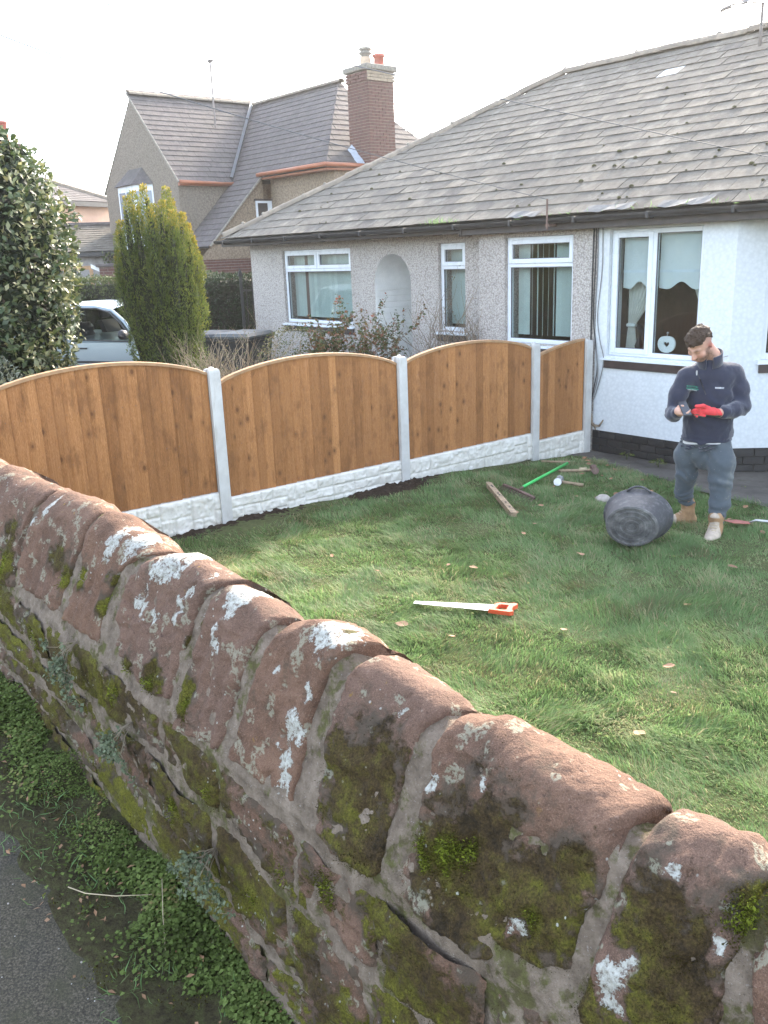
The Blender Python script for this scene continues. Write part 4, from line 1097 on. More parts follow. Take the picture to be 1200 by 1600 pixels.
def window(x0, x1, z0, z1, y, layout, parent=bung, rz=None):
    """layout: list of (x0,x1,z0,z1,opening) lights in fractions of the frame"""
    fy = y + .05; fw_ = .052
    mb = MB()
    xa, xb, za, zb = x0 + .003, x1 - .003, z0 + .003, z1 - .003
    mb.box(xa, xa + fw_, fy, fy + .07, za, zb, 0, .006); mb.box(xb - fw_, xb, fy, fy + .07, za, zb, 0, .006)
    mb.box(xa + fw_, xb - fw_, fy, fy + .07, zb - fw_, zb, 0, .006); mb.box(xa + fw_, xb - fw_, fy, fy + .07, za, za + fw_, 0, .006)
    W, H = xb - xa, zb - za
    for (u0, u1, v0, v1, op) in layout:                 # mullions and transoms lie on shared edges
        if u1 < 1: mb.box(xa + u1 * W - .032, xa + u1 * W + .032, fy + .003, fy + .067, za + v0 * H + .02, za + v1 * H - .02, 0, .006)
        if v1 < 1: mb.box(xa + u0 * W + .03, xa + u1 * W - .03, fy + .002, fy + .068, za + v1 * H - .034, za + v1 * H + .034, 0, .006)
    w = mb.build('window', M['upvc'], parent)
    for (u0, u1, v0, v1, op) in layout:
        a = xa + u0 * W + (fw_ if u0 == 0 else .032); b = xa + u1 * W - (fw_ if u1 == 1 else .032)
        c = za + v0 * H + (fw_ if v0 == 0 else .034); d = za + v1 * H - (fw_ if v1 == 1 else .034)
        if op:
            sx = .058; a -= .022; b += .022; c -= .022; d += .022
            sm = MB()
            sm.box(a, a + sx, fy - .016, fy + .05, c, d, 0, .006); sm.box(b - sx, b, fy - .016, fy + .05, c, d, 0, .006)
            sm.box(a + sx, b - sx, fy - .016, fy + .05, d - sx, d, 0, .006); sm.box(a + sx, b - sx, fy - .016, fy + .05, c, c + sx, 0, .006)
            sm.build('sash', M['upvc'], w)
            a += sx; b -= sx; c += sx; d -= sx
        gk = MB(); t = .007
        gk.box(a, a + t, fy + .012, fy + .03, c, d); gk.box(b - t, b, fy + .012, fy + .03, c, d); gk.box(a + t, b - t, fy + .012, fy + .03, c, c + t); gk.box(a + t, b - t, fy + .012, fy + .03, d - t, d)
        gk.build('gasket', M['gasket'], w)
        MB().box(a + .002, b - .002, fy + .020, fy + .026, c + .002, d - .002).build('pane', M['glass'], w)
    sl = MB()
    sl.add([(x0 - .05, y - .055, z0 - .03), (x1 + .05, y - .055, z0 - .03), (x1 + .05, y + .10, z0 + .012), (x0 - .05, y + .10, z0 + .012),
            (x0 - .05, y - .055, z0 - .048), (x1 + .05, y - .055, z0 - .048), (x1 + .05, y + .10, z0 - .03), (x0 - .05, y + .10, z0 - .03)],
           [(0, 1, 2, 3), (7, 6, 5, 4), (4, 5, 1, 0), (5, 6, 2, 1), (7, 4, 0, 3)])
    sl.build('sill', M['upvc'], w)
    tl = MB(); xx = x0 - .02
    tl.box(x0 - .02, x1 + .02, y - .028, y + .02, z0 - .145, z0 - .049, 0, .004)
    tl.build('tile_sill', M['sill_brick'], w)
    return w
window(*W1, YM, [(0, .5, .735, 1, True), (.5, 1, .735, 1, True), (0, 1, 0, .735, False)])
window(*W2, YM, [(0, 1, .735, 1, True), (0, 1, 0, .735, False)])
window(*W3, 0, [(0, 1, .745, 1, True), (0, 1, 0, .745, False)])
window(*W4, 0, [(0, .47, 0, 1, True), (.47, 1, 0, 1, False)])
def cant_box(mb, x0, x1, y0, y1, z0, z1):
    v = [to_cant(q) for q in [(x0, y0, z0), (x1, y0, z0), (x1, y1, z0), (x0, y1, z0), (x0, y0, z1), (x1, y0, z1), (x1, y1, z1), (x0, y1, z1)]]
    mb.add(v, [(0, 3, 2, 1), (4, 5, 6, 7), (0, 1, 5, 4), (1, 2, 6, 5), (2, 3, 7, 6), (3, 0, 4, 7)])
mb = MB(); a, b, c, d = W5
for q in ((a, a + .06, c, d), (b - .06, b, c, d), (a + .06, b - .06, d - .06, d), (a + .06, b - .06, c, c + .06)): cant_box(mb, q[0], q[1], .05, .12, q[2], q[3])
w5 = mb.build('window', M['upvc'], bung)
mb = MB(); cant_box(mb, a + .06, b - .06, .075, .081, c + .06, d - .06); mb.build('pane', M['glass'], w5)
mb = MB(); cant_box(mb, a - .05, b + .05, -.055, .05, c - .045, c - .002); mb.build('sill', M['upvc'], w5)
mb = MB(); cant_box(mb, a - .02, b + .02, -.028, .02, c - .14, c - .046); mb.build('tile_sill', M['sill_brick'], w5)
# porch recess behind the arch: white painted brick
mb = MB()
outl = [(AX0, -.3)] + arc + [(AX1, -.3)]
for k in range(len(outl) - 1):
    (a, b), (c, d) = outl[k], outl[k + 1]
    mb.add([(a, YM, b), (c, YM, d), (c, 1.3, d), (a, 1.3, b)], [(0, 3, 2, 1)])
pw = mb.build('porch', M['porch_white'], bung)
mb = MB()
mb.box(AX0 - .1, AX1 + .1, 1.3, 1.36, -.3, 2.4); mb.build('porch_back_wall', M['porch_white'], bung)
mb = MB()
for row in range(28):
    z = -.25 + row * .09
    if z + .08 < AZ: mb.box(AX0, AX0 + .012, YM + .02, 1.29, z, z + .080, 0, .004)
    off = (row % 2) * .11
    xx = AX0 - off
    while xx < AX1:
        a, b = max(xx, AX0 + .002), min(xx + .215, AX1 - .002)
        hw = sqrt(max(0, ra ** 2 - max(0, z + .08 - AZ) ** 2))
        a, b = max(a, cxa - hw), min(b, cxa + hw)
        if b - a > .03: mb.box(a, b, 1.286, 1.3, z, z + .080, 0, .004)
        xx += .225
mb.build('painted_bricks', M['porch_white'], pw, kind='stuff')
MB().box(AX1 - .10, AX1 - .005, .95, 1.0, -.3, 1.85, 0, .006).build('door_frame', M['upvc'], bung)

# roof ------------------------------------------------------------
EY, EZ = -.17, 2.655                                      # eaves line
TP = tan_p = math.tan(radians(29.3)); CP, SP = cos(radians(29.3)), sin(radians(29.3))
XL, XR, RY = -8.25, 8.05, 4.21
RZ = EZ + (RY - EY) * TP; RX0, RX1 = XL + (RY - EY), XR - (RY - EY)
by = RY * 2 - EY
mb = MB()
dz = -.035
mb.add([(XL, EY, EZ + dz), (XR, EY, EZ + dz), (RX1, RY, RZ + dz), (RX0, RY, RZ + dz), (XR, by, EZ + dz), (XL, by, EZ + dz)],
       [(0, 1, 2, 3), (1, 4, 2), (4, 5, 3, 2), (5, 0, 3)])
roof = mb.build('roof', M['deck'], bung)
rr = random.Random(21)
EXP, SW, SLEN = .262, .335, .47
slates = []
nrow = int((RY - EY) / CP / EXP) + 1
for row in range(nrow):
    t0 = row * EXP - .03
    xx = XL - .4 + (row % 2) * SW * .5
    while xx < XR:
        a, b = xx + .0035, xx + SW - .0035
        tm = t0 + SLEN
        l0, r0 = XL + max(t0, 0) * CP + .02, XR - max(t0, 0) * CP - .02
        l1, r1 = XL + tm * CP + .02, XR - tm * CP - .02
        a0, b0 = max(a, l0), min(b, r0); a1, b1 = max(a, l1), min(b, r1)
        if b0 - a0 > .05:
            tmx = min(tm, (RY - EY) / CP)
            a1, b1 = min(a1, b0 - .01), max(b1, a0 + .01)
            if b1 < a1: b1 = a1 + .01
            slates.append((a0, b0, a1, b1, t0, tmx, row))
        xx += SW
cam_h = (6.549, -8.931, 2.3)
def slate_verts(q, jit=True):
    a0, b0, a1, b1, t0, t1, row = q
    j = [rr.uniform(-.004, .004) for _ in range(4)] if jit else [0] * 4
    lift0, lift1 = .016 + rr.uniform(0, .006), .001
    th = .009
    def pt(x, t, n):
        return (x, EY + t * CP - n * SP, EZ + t * SP + n * CP)
    tw = rr.uniform(-.004, .004)
    return [pt(a0, t0 + j[0], lift0 + tw), pt(b0, t0 + j[1], lift0 - tw), pt(b1, t1, lift1), pt(a1, t1, lift1),
            pt(a0, t0 + j[0], lift0 + th + tw), pt(b0, t0 + j[1], lift0 + th - tw), pt(b1, t1, lift1 + th), pt(a1, t1, lift1 + th)]
SF = [(4, 5, 6, 7), (0, 1, 5, 4), (1, 2, 6, 5), (3, 0, 4, 7)]
def seen_size(q):
    x = (q[0] + q[1]) / 2; y = EY + q[4] * CP; d = hypot(x - cam_h[0], y - cam_h[1])
    p = HW(x, y, EZ + q[4] * SP)
    zc = p.dot(fw) - CAMH * fw.z; u = (p.dot(cx) - CAMH * cx.z) / zc
    inside = abs(u) < 600 / 1375 + .02
    return d if inside else 1000 + d
slates.sort(key=seen_size)
mbs = MB()
white_done = False
for i, q in enumerate(slates):
    if i < 299:
        # one pale replacement slate high on the right
        xm = (q[0] + q[1]) / 2
        pale = abs(xm - (-1.32)) < .17 and q[6] == int((3.95) / EXP)
        o = MB().add(slate_verts(q), SF).build('slate', M['slate_white'] if pale else M['slate'], roof)
        if pale: o['label'] = 'pale replacement slate'
    else:
        mbs.add(slate_verts(q), SF)
mbs.build('far_slates', M['slate'], roof, kind='stuff')
# ridge and hip tiles with lumps of bedding mortar at their joints
def half_tile(p, q, r0, r1, parent, mat=None):
    p, q = Vector(p), Vector(q); t = (q - p).normalized(); side = t.cross(Vector((0, 0, 1))).normalized(); upv = side.cross(t)
    vs, fs = [], []; n = 8
    for i, (c, r) in enumerate(((p, r0), (q, r1))):
        for k in range(n + 1):
            w = pi * (k / n) * 1.0
            vs.append(c + side * cos(w) * r + upv * (sin(w) * r * .8 - r * .35))
        for k in range(n + 1):
            w = pi * (k / n)
            vs.append(c + side * cos(w) * (r - .014) + upv * (sin(w) * (r - .014) * .8 - r * .35))
    m_ = 2 * (n + 1)
    for k in range(n):
        fs += [(k, k + 1, m_ + k + 1, m_ + k), (n + 1 + k + 1, n + 1 + k, m_ + n + 1 + k, m_ + n + 1 + k + 1), (k + 1, k, n + 1 + k, n + 1 + k + 1), (m_ + k, m_ + k + 1, m_ + n + 1 + k + 1, m_ + n + 1 + k)]
    return MB().add(vs, fs).build('ridge_tile', mat or M['ridge'], parent, auto=True)
lump = MB()
def tile_run(p, q, ln, r, parent):
    p, q = Vector(p), Vector(q); n = max(1, round((q - p).length / ln))
    for k in range(n):
        a, b = p.lerp(q, k / n), p.lerp(q, (k + 1) / n)
        j = Vector((0, 0, rr.uniform(-.012, .012)))
        half_tile(a + j, b + j, r * rr.uniform(.97, 1.06), r * .97, parent)
        for _ in range(2):
            c = a + Vector((rr.uniform(-.03, .03), rr.uniform(-.02, .02), r * .36 + rr.uniform(-.01, .01))); s_ = rr.uniform(.022, .042)
            lump.lathe([(.0, -s_), (s_ * .8, -s_ * .5), (s_, 0), (s_ * .7, s_ * .6), (0, s_ * .9)], 6, 0, Matrix.Translation(c))
tile_run((RX0, RY, RZ + .03), (RX1, RY, RZ + .03), .46, .125, roof)
tile_run((XL + .05, EY + .05, EZ + .055), (RX0, RY, RZ + .03), .40, .115, roof)
tile_run((XR - .05, EY + .05, EZ + .055), (RX1, RY, RZ + .03), .40, .115, roof)
lump.build('bedding_mortar', M['lime'], roof, kind='stuff')
# cushions of moss scattered on the slates
P = []
for _ in range(95):
    x = rr.uniform(-7, 3.0); t = abs(rr.gauss(0, 1.5)) + .1
    if x > -1.2 or rr.random() < .35: P.append((x, t))
mb = MB()
for x, t in P:
    s_ = rr.uniform(.010, .030)
    if t > 4.5: continue
    row = int((t + .03) / EXP); tt = row * EXP - .02
    if rr.random() < .4: tt = t
    if x < XL + tt * CP + .3: continue
    mb.lathe([(s_ * 1.2, -.006), (s_, s_ * .35), (s_ * .55, s_ * .7), (0, s_ * .8)], 7, 0, Matrix.Translation(Vector((x, EY + tt * CP - .02 * SP, EZ + tt * SP + .03))))
me_o = mb.build('roof_moss', plain('dark_moss_cushion', (0.060, 0.055, 0.022), .95, .5, 30, bump=.8, bscale=80), roof, True, 'stuff')
# gutter, fascia, rafters
mb = MB(); n = 8
for (x0, x1) in ((XL - .05, XR),):
    vs, fs = [], []
    gy, gz = EY - .075, EZ - .035
    for x in (x0, x1):
        for k in range(n + 1):
            w = pi + pi * k / n
            vs.append((x, gy + cos(w) * .062, gz + sin(w) * .062))
        for k in range(n + 1):
            w = pi + pi * k / n
            vs.append((x, gy + cos(w) * .055, gz + sin(w) * .055))
    m_ = 2 * (n + 1)
    for k in range(n):
        fs += [(k, k + 1, m_ + k + 1, m_ + k), (n + 2 + k, n + 1 + k, m_ + n + 1 + k, m_ + n + 2 + k)]
    fs += [(0, m_, m_ + n + 1, n + 1), (n, n + n + 1, m_ + n + n + 1, m_ + n)]
    fs += [(k + 1, k, n + 1 + k, n + 2 + k) for k in range(n)]
    mb.add(vs, fs)
gut = mb.build('gutter', M['gutter'], bung)
for i in range(17):
    x = -8.0 + i * .98
    MB().box(x, x + .035, EY - .142, EY - .01, EZ - .105, EZ - .030, 0, .006).build('gutter_bracket', M['gutter'], gut)
mb = MB(); mb.box(XL, -2.06, EY + .0, EY + .022, EZ - .145, EZ - .03); mb.box(-2.06, XR, EY - .010, EY + .03, EZ - .175, EZ - .03, 0, .004)
mb.box(-2.06, XR, EY + .03, .02, EZ - .170, EZ - .155)
mb.box(-2.10, -2.06, EY - .02, 0.02, EZ - .185, EZ - .04)
mb.box(XL, -2.06, EY + .022, YM + .02, EZ - .06, EZ - .045)
mb.box(1.75, XR, .02, .9, EZ - .168, EZ - .157)
fas = mb.build('fascia', M['fascia'], bung)
for i in range(16):
    x = -8.05 + i * .395
    MB().box(x, x + .05, EY + .024, YM + .01, EZ - .145, EZ - .062).build('rafter_end', M['fascia'], bung)
# loose flashing pieces lying over the eaves slates
for i, (x, w, tz, yaw) in enumerate(((-1.22, .46, .05, .02), (-.05, .62, .06, .06), (.92, .60, .07, .05))):
    vs = []
    for k in range(7):
        u = k / 6 * w
        for t, h in ((-.09, .045 + .012 * sin(k * 2 + i)), (.06, .040 + .01 * sin(k + i))):
            vs.append((x + u, EY + (t + yaw * u) * CP, EZ + (t + yaw * u) * SP + h))
    MB().add(vs, [(2 * k, 2 * k + 2, 2 * k + 3, 2 * k + 1) for k in range(6)]).build('loose_flashing', M['tin'], roof)
# grass rooted in the gutter
P = np.array([[rng.normal(-2.45, .16), EY - .07 + rng.uniform(-.03, .03), EZ - .01] for _ in range(60)] + [[rng.uniform(-1.0, 2.5), EY - .06, EZ - .01] for _ in range(40)])
D = rng.normal(size=P.shape) * .6 + [0, -.2, .9]
V, F, tn = leaf_mesh(P, D, rand_dirs(len(P)), rng.uniform(.04, .12, len(P)), .09, .1, rng.uniform(.4, .8, len(P)), .4)
leaves_obj('gutter_grass', (V, F, tn), M['grass'], gut)
# bracket for the telephone wire
mb = MB(); mb.tube([(-.5, EY - .16, EZ - .16), (-.5, EY - .16, EZ + .18)], .012, 6); mb.box(-.53, -.47, EY - .16, EY - .02, EZ - .13, EZ - .10)
mb.build('wire_bracket', M['rust'], bung)
# cables clipped down the party line
def cable(pts, r=.006, mat='wire'):
    sm = []
    for i in range(len(pts) - 1):
        a, b = Vector(pts[max(i - 1, 0)]), Vector(pts[i]); c, d = Vector(pts[i + 1]), Vector(pts[min(i + 2, len(pts) - 1)])
        for k in range(6):
            t = k / 6
            sm.append(0.5 * ((2 * b) + (c - a) * t + (2 * a - 5 * b + 4 * c - d) * t * t + (3 * b - a - 3 * c + d) * t ** 3))
    sm.append(Vector(pts[-1]))
    return MB().tube(sm, r, 5).build('cable', M[mat], bung, True)
cable([(-.055, -.012, 2.50), (-.06, -.012, 2.0), (-.058, -.012, 1.4), (-.05, -.014, .8), (-.045, -.012, .45), (-.05, -.012, .25)], .009)
cable([(-.02, -.012, 2.50), (-.022, -.012, 2.1), (-.03, -.014, 1.5), (.02, -.02, 1.15), (.06, -.03, .85), (.0, -.02, .55), (-.03, -.012, .35)], .007)
cable([(.06, -.012, 2.50), (.07, -.012, 2.42), (.075, -.012, 2.0), (.03, -.012, 1.5), (.08, -.02, 1.2), (.15, -.03, .95), (.06, -.02, .6), (-.02, -.012, .42)], .006, 'wire_grey')
cable([(.005, -.012, 2.49), (.01, -.012, 2.0), (-.01, -.013, 1.3), (.05, -.03, 1.0), (.07, -.03, .75), (.0, -.02, .5)], .007, 'wire_grey')
cable([(1.25, -.008, 1.10), (1.45, -.008, 1.13), (1.62, -.008, 1.09), (1.72, -.008, 1.11)], .003, 'wire_grey')
# broken root end of an old creeper at the foot of the cables
mb = MB(); mb.tube([(-.03, -.02, .30), (.0, -.05, .20), (.06, -.05, .16), (.14, -.06, .17), (.2, -.07, .25)], [.02, .026, .02, .014, .008], 6); mb.tube([(.06, -.05, .16), (.1, -.08, .12)], [.014, .006], 5)
o = mb.build('creeper_stump', M['twig'], None, True); o.location = HO; o.rotation_euler = (0, 0, HA)
tag(o, 'broken brown creeper stump low on the white wall beside the last fence post', 'plant stump')

# blinds, curtains, ornament -----------------------------------------
def vblind(x0, x1, z0, z1, y, gaps, label, mats=None):
    e = empty('vertical_blind', HW(x0, y, z0), HA, label, 'blind', 'vertical blinds in the grey half')
    MB().box(0, x1 - x0, -.02, .02, z1 - z0 - .03, z1 - z0).build('head_rail', M['upvc'], e)
    n = int((x1 - x0) / .082)
    for i in range(n):
        u = (i + .5) / n; ang = gaps(u)
        c = u * (x1 - x0); w = .044
        dx, dy = w * cos(ang), w * sin(ang)
        t = .0016
        nx, ny = -sin(ang) * t, cos(ang) * t
        vs = [(c - dx - nx, -dy - ny, .02), (c + dx - nx, dy - ny, .02), (c + dx + nx, dy + ny, .02), (c - dx + nx, -dy + ny, .02)]
        vs += [(a, b, z1 - z0 - .03) for a, b, _ in vs]
        m_ = M['blind_brown'] if mats and mats(u) else M['blind']
        MB().add(vs, [(3, 2, 1, 0), (4, 5, 6, 7), (0, 1, 5, 4), (1, 2, 6, 5), (2, 3, 7, 6), (3, 0, 4, 7)]).build('slat', m_, e)
vblind(-6.86, -5.05, 1.24, 2.36, YM + .22, lambda u: .22 + .1 * sin(u * 40), 'closed pale green vertical blind in the wide left window with one brown slat', lambda u: .19 < u < .24)
vblind(-2.9, -2.48, 1.24, 2.36, YM + .22, lambda u: .2 + .06 * sin(u * 30), 'closed pale green vertical blind in the narrow window')
vblind(-1.40, -.42, 1.17, 2.38, .22, lambda u: .25 if (u < .14 or u > .62) else -.86 + .14 * sin(u * 25), 'half-open vertical blind in the grey half window nearest the party line')
# roller blinds with scalloped hems and tied-back curtains in the white half
def roller(x0, x1, ztop, zbot, y, label):
    n = 32; vs, fs = [], []
    for k in range(n + 1):
        u = k / n; zb = zbot + .035 * (1 - cos(2 * pi * u)) * (1 if x1 - x0 < .5 else 1.0) - .02 + .02 * cos(4 * pi * u)
        vs += [(u * (x1 - x0), 0, zb - zbot), (u * (x1 - x0), 0, ztop - zbot), (u * (x1 - x0), .004, ztop - zbot), (u * (x1 - x0), .004, zb - zbot)]
    for k in range(n):
        for q in range(4): fs.append((k * 4 + q, k * 4 + (q + 1) % 4, k * 4 + 4 + (q + 1) % 4, k * 4 + 4 + q)[::-1])
    e = empty('roller_blind', HW(x0, y, zbot), HA, label, 'blind', 'scalloped roller blinds')
    MB().add(vs, fs).build('blind_cloth', M['roller'], e)
    MB().box(0, x1 - x0, -.006, -.001, .17, .20).build('braid', M['upvc'], e)
roller(.25, .69, 2.36, 1.80, .17, 'off-white scalloped roller blind in the narrow opening light of the white half')
roller(.73, 1.29, 2.40, 1.80, .17, 'off-white scalloped roller blind in the wide light above the apple ornament')
def curtain(xt0, xt1, xb, ztop, ztie, zbot, y, label, flip=1):
    n, m_ = 44, 18; V = []
    for j in range(m_ + 1):
        z = ztop + (zbot - ztop) * j / m_
        k = min(1, max(0, (ztop - z) / (ztop - ztie)))
        kk = k ** 1.5
        lo = xt0 + (xb - .05 - xt0) * kk; hi = xt1 + (xb + .05 - xt1) * kk
        if z < ztie:
            q = (ztie - z) / max(.01, ztie - zbot); lo -= .03 * q; hi += .04 * q
        for i in range(n + 1):
            u = i / n
            V.append((lo + (hi - lo) * u, .022 * sin(u * 48) * (1 - .5 * kk), z))
    F = grid_faces(m_ + 1, n + 1)
    e = empty('curtain', HW(0, y, 0), HA, label, 'curtain', 'tied-back curtains')
    wrap('curtain_cloth', fast_mesh('curtain_cloth', np.array(V), F), M['curtain'], e, True)
    MB().box(xb - .06, xb + .06, -.035, .035, ztie - .02, ztie + .02, 0, .01).build('tieback', M['roller'], e)
curtain(.24, .74, .30, 2.1, 1.36, 1.05, .30, 'cream curtain gathered to the left behind the narrow opening light')
curtain(1.02, 1.42, 1.36, 2.1, 1.36, 1.05, .30, 'cream curtain edge drawn to the right of the apple ornament')
# apple ornament with a heart-shaped hole, standing on the inner sill
def apple():
    e = empty('apple_ornament', HW(.885, .14, 1.075), HA, 'white apple ornament with a heart-shaped hole on the window sill', 'ornament')
    n = 40
    def outer(w):
        r = .105 * (1 - .16 * max(0, sin(w)) ** 6 - .04 * max(0, -sin(w)) ** 8)
        return (r * 1.06 * cos(w), .105 + r * sin(w) * .98)
    def heart(w):
        x = 16 * sin(w) ** 3; y = 13 * cos(w) - 5 * cos(2 * w) - 2 * cos(3 * w) - cos(4 * w)
        return (x * .0023, .10 + y * .0023)
    vs, fs = [], []
    for k in range(n):
        w = 2 * pi * k / n + pi / 2
        ox, oz = outer(w); hx, hz = heart(-2 * pi * k / n)
        for x, z in ((ox, oz), (hx, hz)):
            for y in (-.012, .012): vs.append((x, y, z))
    for k in range(n):
        a, b = k * 4, ((k + 1) % n) * 4
        fs += [(a, b, b + 2, a + 2), (a + 1, a + 3, b + 3, b + 1), (a, a + 1, b + 1, b), (a + 2, b + 2, b + 3, a + 3)]
    MB().add(vs, fs).build('apple_body', M['white_paint'], e, auto=True)
    MB().tube([(0, 0, .19), (.006, 0, .215), (.02, 0, .235)], [.006, .005, .004], 6).build('stalk', M['steel'], e, True)
    MB().lathe([(.0, 0), (.012, .01), (.014, .022), (.0, .034)], 6, 0, Matrix.Translation((-.01, 0, .222)) @ Matrix.Rotation(1.2, 4, 'Y')).build('leaf', M['steel'], e, True)
apple()
o = empty('vase', HW(.45, .24, 1.075), HA, 'dark ornament behind the narrow light by the cream curtain', 'ornament')
MB().lathe([(0, 0), (.035, 0), (.05, .05), (.03, .11), (.018, .15), (.03, .18), (.045, .24), (.03, .29), (0, .30)], 12).build('vase_body', M['plinth'], o, True)
# satellite dish on a bracket by the ridge
e = empty('satellite_dish', HW(-.15, 3.5, 5.02), HA, 'satellite dish with its arm above the bungalow ridge at the top right corner', 'satellite dish')
MB().tube([(0.05, .1, -.35), (0.05, .1, .30)], .022, 8).build('mast', M['dish'], e, True)
dm = Matrix.Translation((.05, .02, .52)) @ Matrix.Rotation(radians(-25), 4, 'Z') @ Matrix.Rotation(radians(68), 4, 'X')
MB().lathe([(0, .0), (.10, .012), (.2, .045), (.28, .09), (.285, .086), (.2, .040), (.10, .006), (0, -.006)], 22, 0, dm).build('reflector', M['dish'], e, True)
MB().tube([(.05, .05, .30), (-.1, -.12, .29), (-.24, -.22, .29)], .012, 6).build('arm', M['dish'], e, True)
MB().tube([(-.22, -.22, .27), (-.30, -.26, .25), (-.345, -.28, .225)], [.028, .026, .02], 8).build('receiver', M['dish'], e, True)
MB().tube([(-.33, -.28, .22), (-.29, -.26, .16), (-.2, -.2, .17), (-.1, -.1, .26)], .004, 5).build('lead_cable', M['wire'], e, True)
MB().tube([(-.02, 0, .27), (.02, .02, .1), (.1, .05, -.0), (.2, .1, .05)], .004, 5).build('lead_cable', M['wire'], e, True)
# ---------------------------------------------------------------- older house next door
old = empty('roughcast_house', HO, HA, 'two-storey brown roughcast house with steep slate roofs and a tall brick chimney', 'house')
GX0, GX1, GXM, GY = -22.0, -17.2, -19.6, 3.9
EV, RD = 4.52, 7.02
BY, BEY = 8.2, 5.74                                       # cross-wing ridge and eaves
mb = MB()
mb.add([(GX0, GY, -.3), (GX1, GY, -.3), (GX1, GY, EV), (GXM, GY, RD - .08), (GX0, GY, EV),
        (GX0, 14, -.3), (GX0, 14, EV), (GX1, 14, -.3), (GX1, 14, EV), (GXM, 14, RD - .08)],
       [(0, 1, 2, 3, 4), (5, 0, 4, 6), (1, 7, 8, 2), (7, 5, 6, 9, 8)])
mb.build('gable_wall', M['grey_render'], old)
mb = MB()                                                 # wing: wall under the catslide verge, front and end walls
X2, X3, Y2 = -15.72, -12.75, 6.02
mb.add([(X2, 3.0, 2.3), (X2, Y2, 2.3), (X2, Y2, 4.55), (X2, BEY, 4.53), (X2, 3.0, 1.82 + .0)], [(0, 1, 2, 3)])
mb.add([(X2, 3.55, 2.3), (X2, BEY, 4.50), (X2, BEY, 2.3)], [(0, 2, 1)])
mb.add([(X2 - .002, Y2, -.3), (X3, Y2, -.3), (X3, Y2, 4.5), (X2 - .002, Y2, 4.5), (X3, 10.4, -.3), (X3, 10.4, 4.5)], [(0, 1, 2, 3), (1, 4, 5, 2)])
mb.v = mb.v; mb.f = mb.f[1:]; mb.mi = mb.mi[1:]
mb.build('wing_wall', M['brown_render'], old)
def brick_face(x, y0, y1, z0, z1, parent, along='y', name='bricks', h=.075, l=.225, mat='brick', sgn=1):
    """real bricks proud of a mortar face, joined (each is only a few pixels)"""
    mb = MB(); row = 0; z = z0; r = random.Random(9)
    while z < z1 - .02:
        t = y0 - (row % 2) * l * .5
        while t < y1:
            a, b = max(t, y0), min(t + l - .012, y1)
            if b - a > .03:
                d = .010 + r.uniform(0, .006)
                if along == 'y': mb.box(x - .02, x + d * sgn, a, b, z, min(z + h - .012, z1)) if sgn > 0 else mb.box(x - d, x + .02, a, b, z, min(z + h - .012, z1))
                else: mb.box(a, b, x - d, x + .02, z, min(z + h - .012, z1))
            t += l
        z += h; row += 1
    return mb.build(name, M[mat], parent, kind='stuff')
bb = MB().box(X2 - .3, X2 + .012, 2.6, Y2 + .2, -.3, 2.29).build('brick_base', M['joint'], old)
brick_face(X2 + .012, 2.6, Y2, 1.2, 2.29, bb)
# roofs: deck plus real slates joined
def slate_field(pts_fn, width_fn, n_rows, exp, sw, parent, seed, mat='slate_blue'):
    """pts_fn(u_along, t_up_slope, n_off) -> xyz; width_fn(t) -> (u0, u1) limits at slope distance t"""
    r = random.Random(seed); mb = MB()
    for row in range(n_rows):
        t0 = row * exp; t1 = t0 + exp * 1.25
        u0, u1 = width_fn(t0); v0, v1 = width_fn(t1)
        x = u0 - (row % 2) * sw * .5
        while x < u1:
            a, b = max(x + .002, u0), min(x + sw - .002, u1)
            a1, b1 = max(a, v0), min(b, v1)
            if b - a > .04:
                if b1 <= a1: a1, b1 = (min(max(a1, a), b), min(max(a1, a), b) + .001)
                l = .016 + r.uniform(0, .007)
                vs = [pts_fn(a, t0, l), pts_fn(b, t0, l), pts_fn(b1, t1, .0), pts_fn(a1, t1, .0), pts_fn(a, t0, l - .014), pts_fn(b, t0, l - .014)]
                mb.add(vs, [(0, 1, 2, 3), (4, 5, 1, 0), (1, 5, 2), (4, 0, 3)])
            x += sw
    return mb.build('slates', M[mat], parent, kind='stuff')
s2 = sqrt(.5)
mb = MB(); ov = .14
LA = (RD - EV) / s2 + ov
def A(u, t, n):                                           # main roof, slope facing the bungalow; u = y
    d = LA - t
    return (GXM + d * s2 + n * s2, u, RD - d * s2 + n * s2)
mb.add([A(GY - .06, 0, -.02), A(12, 0, -.02), A(12, LA, -.02), A(GY - .06, LA, -.02)], [(0, 1, 2, 3)])
mb.add([(GXM - (LA) * s2, GY + .005, RD - LA * s2), (GXM - LA * s2, 12, RD - LA * s2), (GXM, 12, RD - .02), (GXM, GY + .005, RD - .02)], [(3, 2, 1, 0)])
def Bp(u, t, n):                                          # cross-wing, slope facing the street; u = x, t from the wing eaves (negative = catslide)
    y = BEY - .10 + t * s2; return (u, y - n * s2, RD - (BY - y) + n * s2)
LB = (BY - BEY + .10) / s2
hipx = X3 + .16
def Bw(t):
    y = BEY - .10 + t * s2
    u0 = -17.2 + max(0, (y - 5.6)) * -1.0 if y > 5.6 else -17.0 + min(0, (y - 5.6)) * .12
    u1 = hipx - max(0, t) * s2
    return (u0, u1 if t >= 0 else -15.66)
mb.add([Bp(-17.0, -2.6, -.02), Bp(-15.66, -2.6, -.02), Bp(-15.66, .02, -.02), Bp(-17.2, .02, -.02)], [(0, 1, 2, 3)])
mb.add([Bp(-18.0, 0, -.021), Bp(hipx, 0, -.021), Bp(hipx - LB * s2, LB, -.021), Bp(-19.7, LB, -.021)], [(0, 1, 2, 3)])
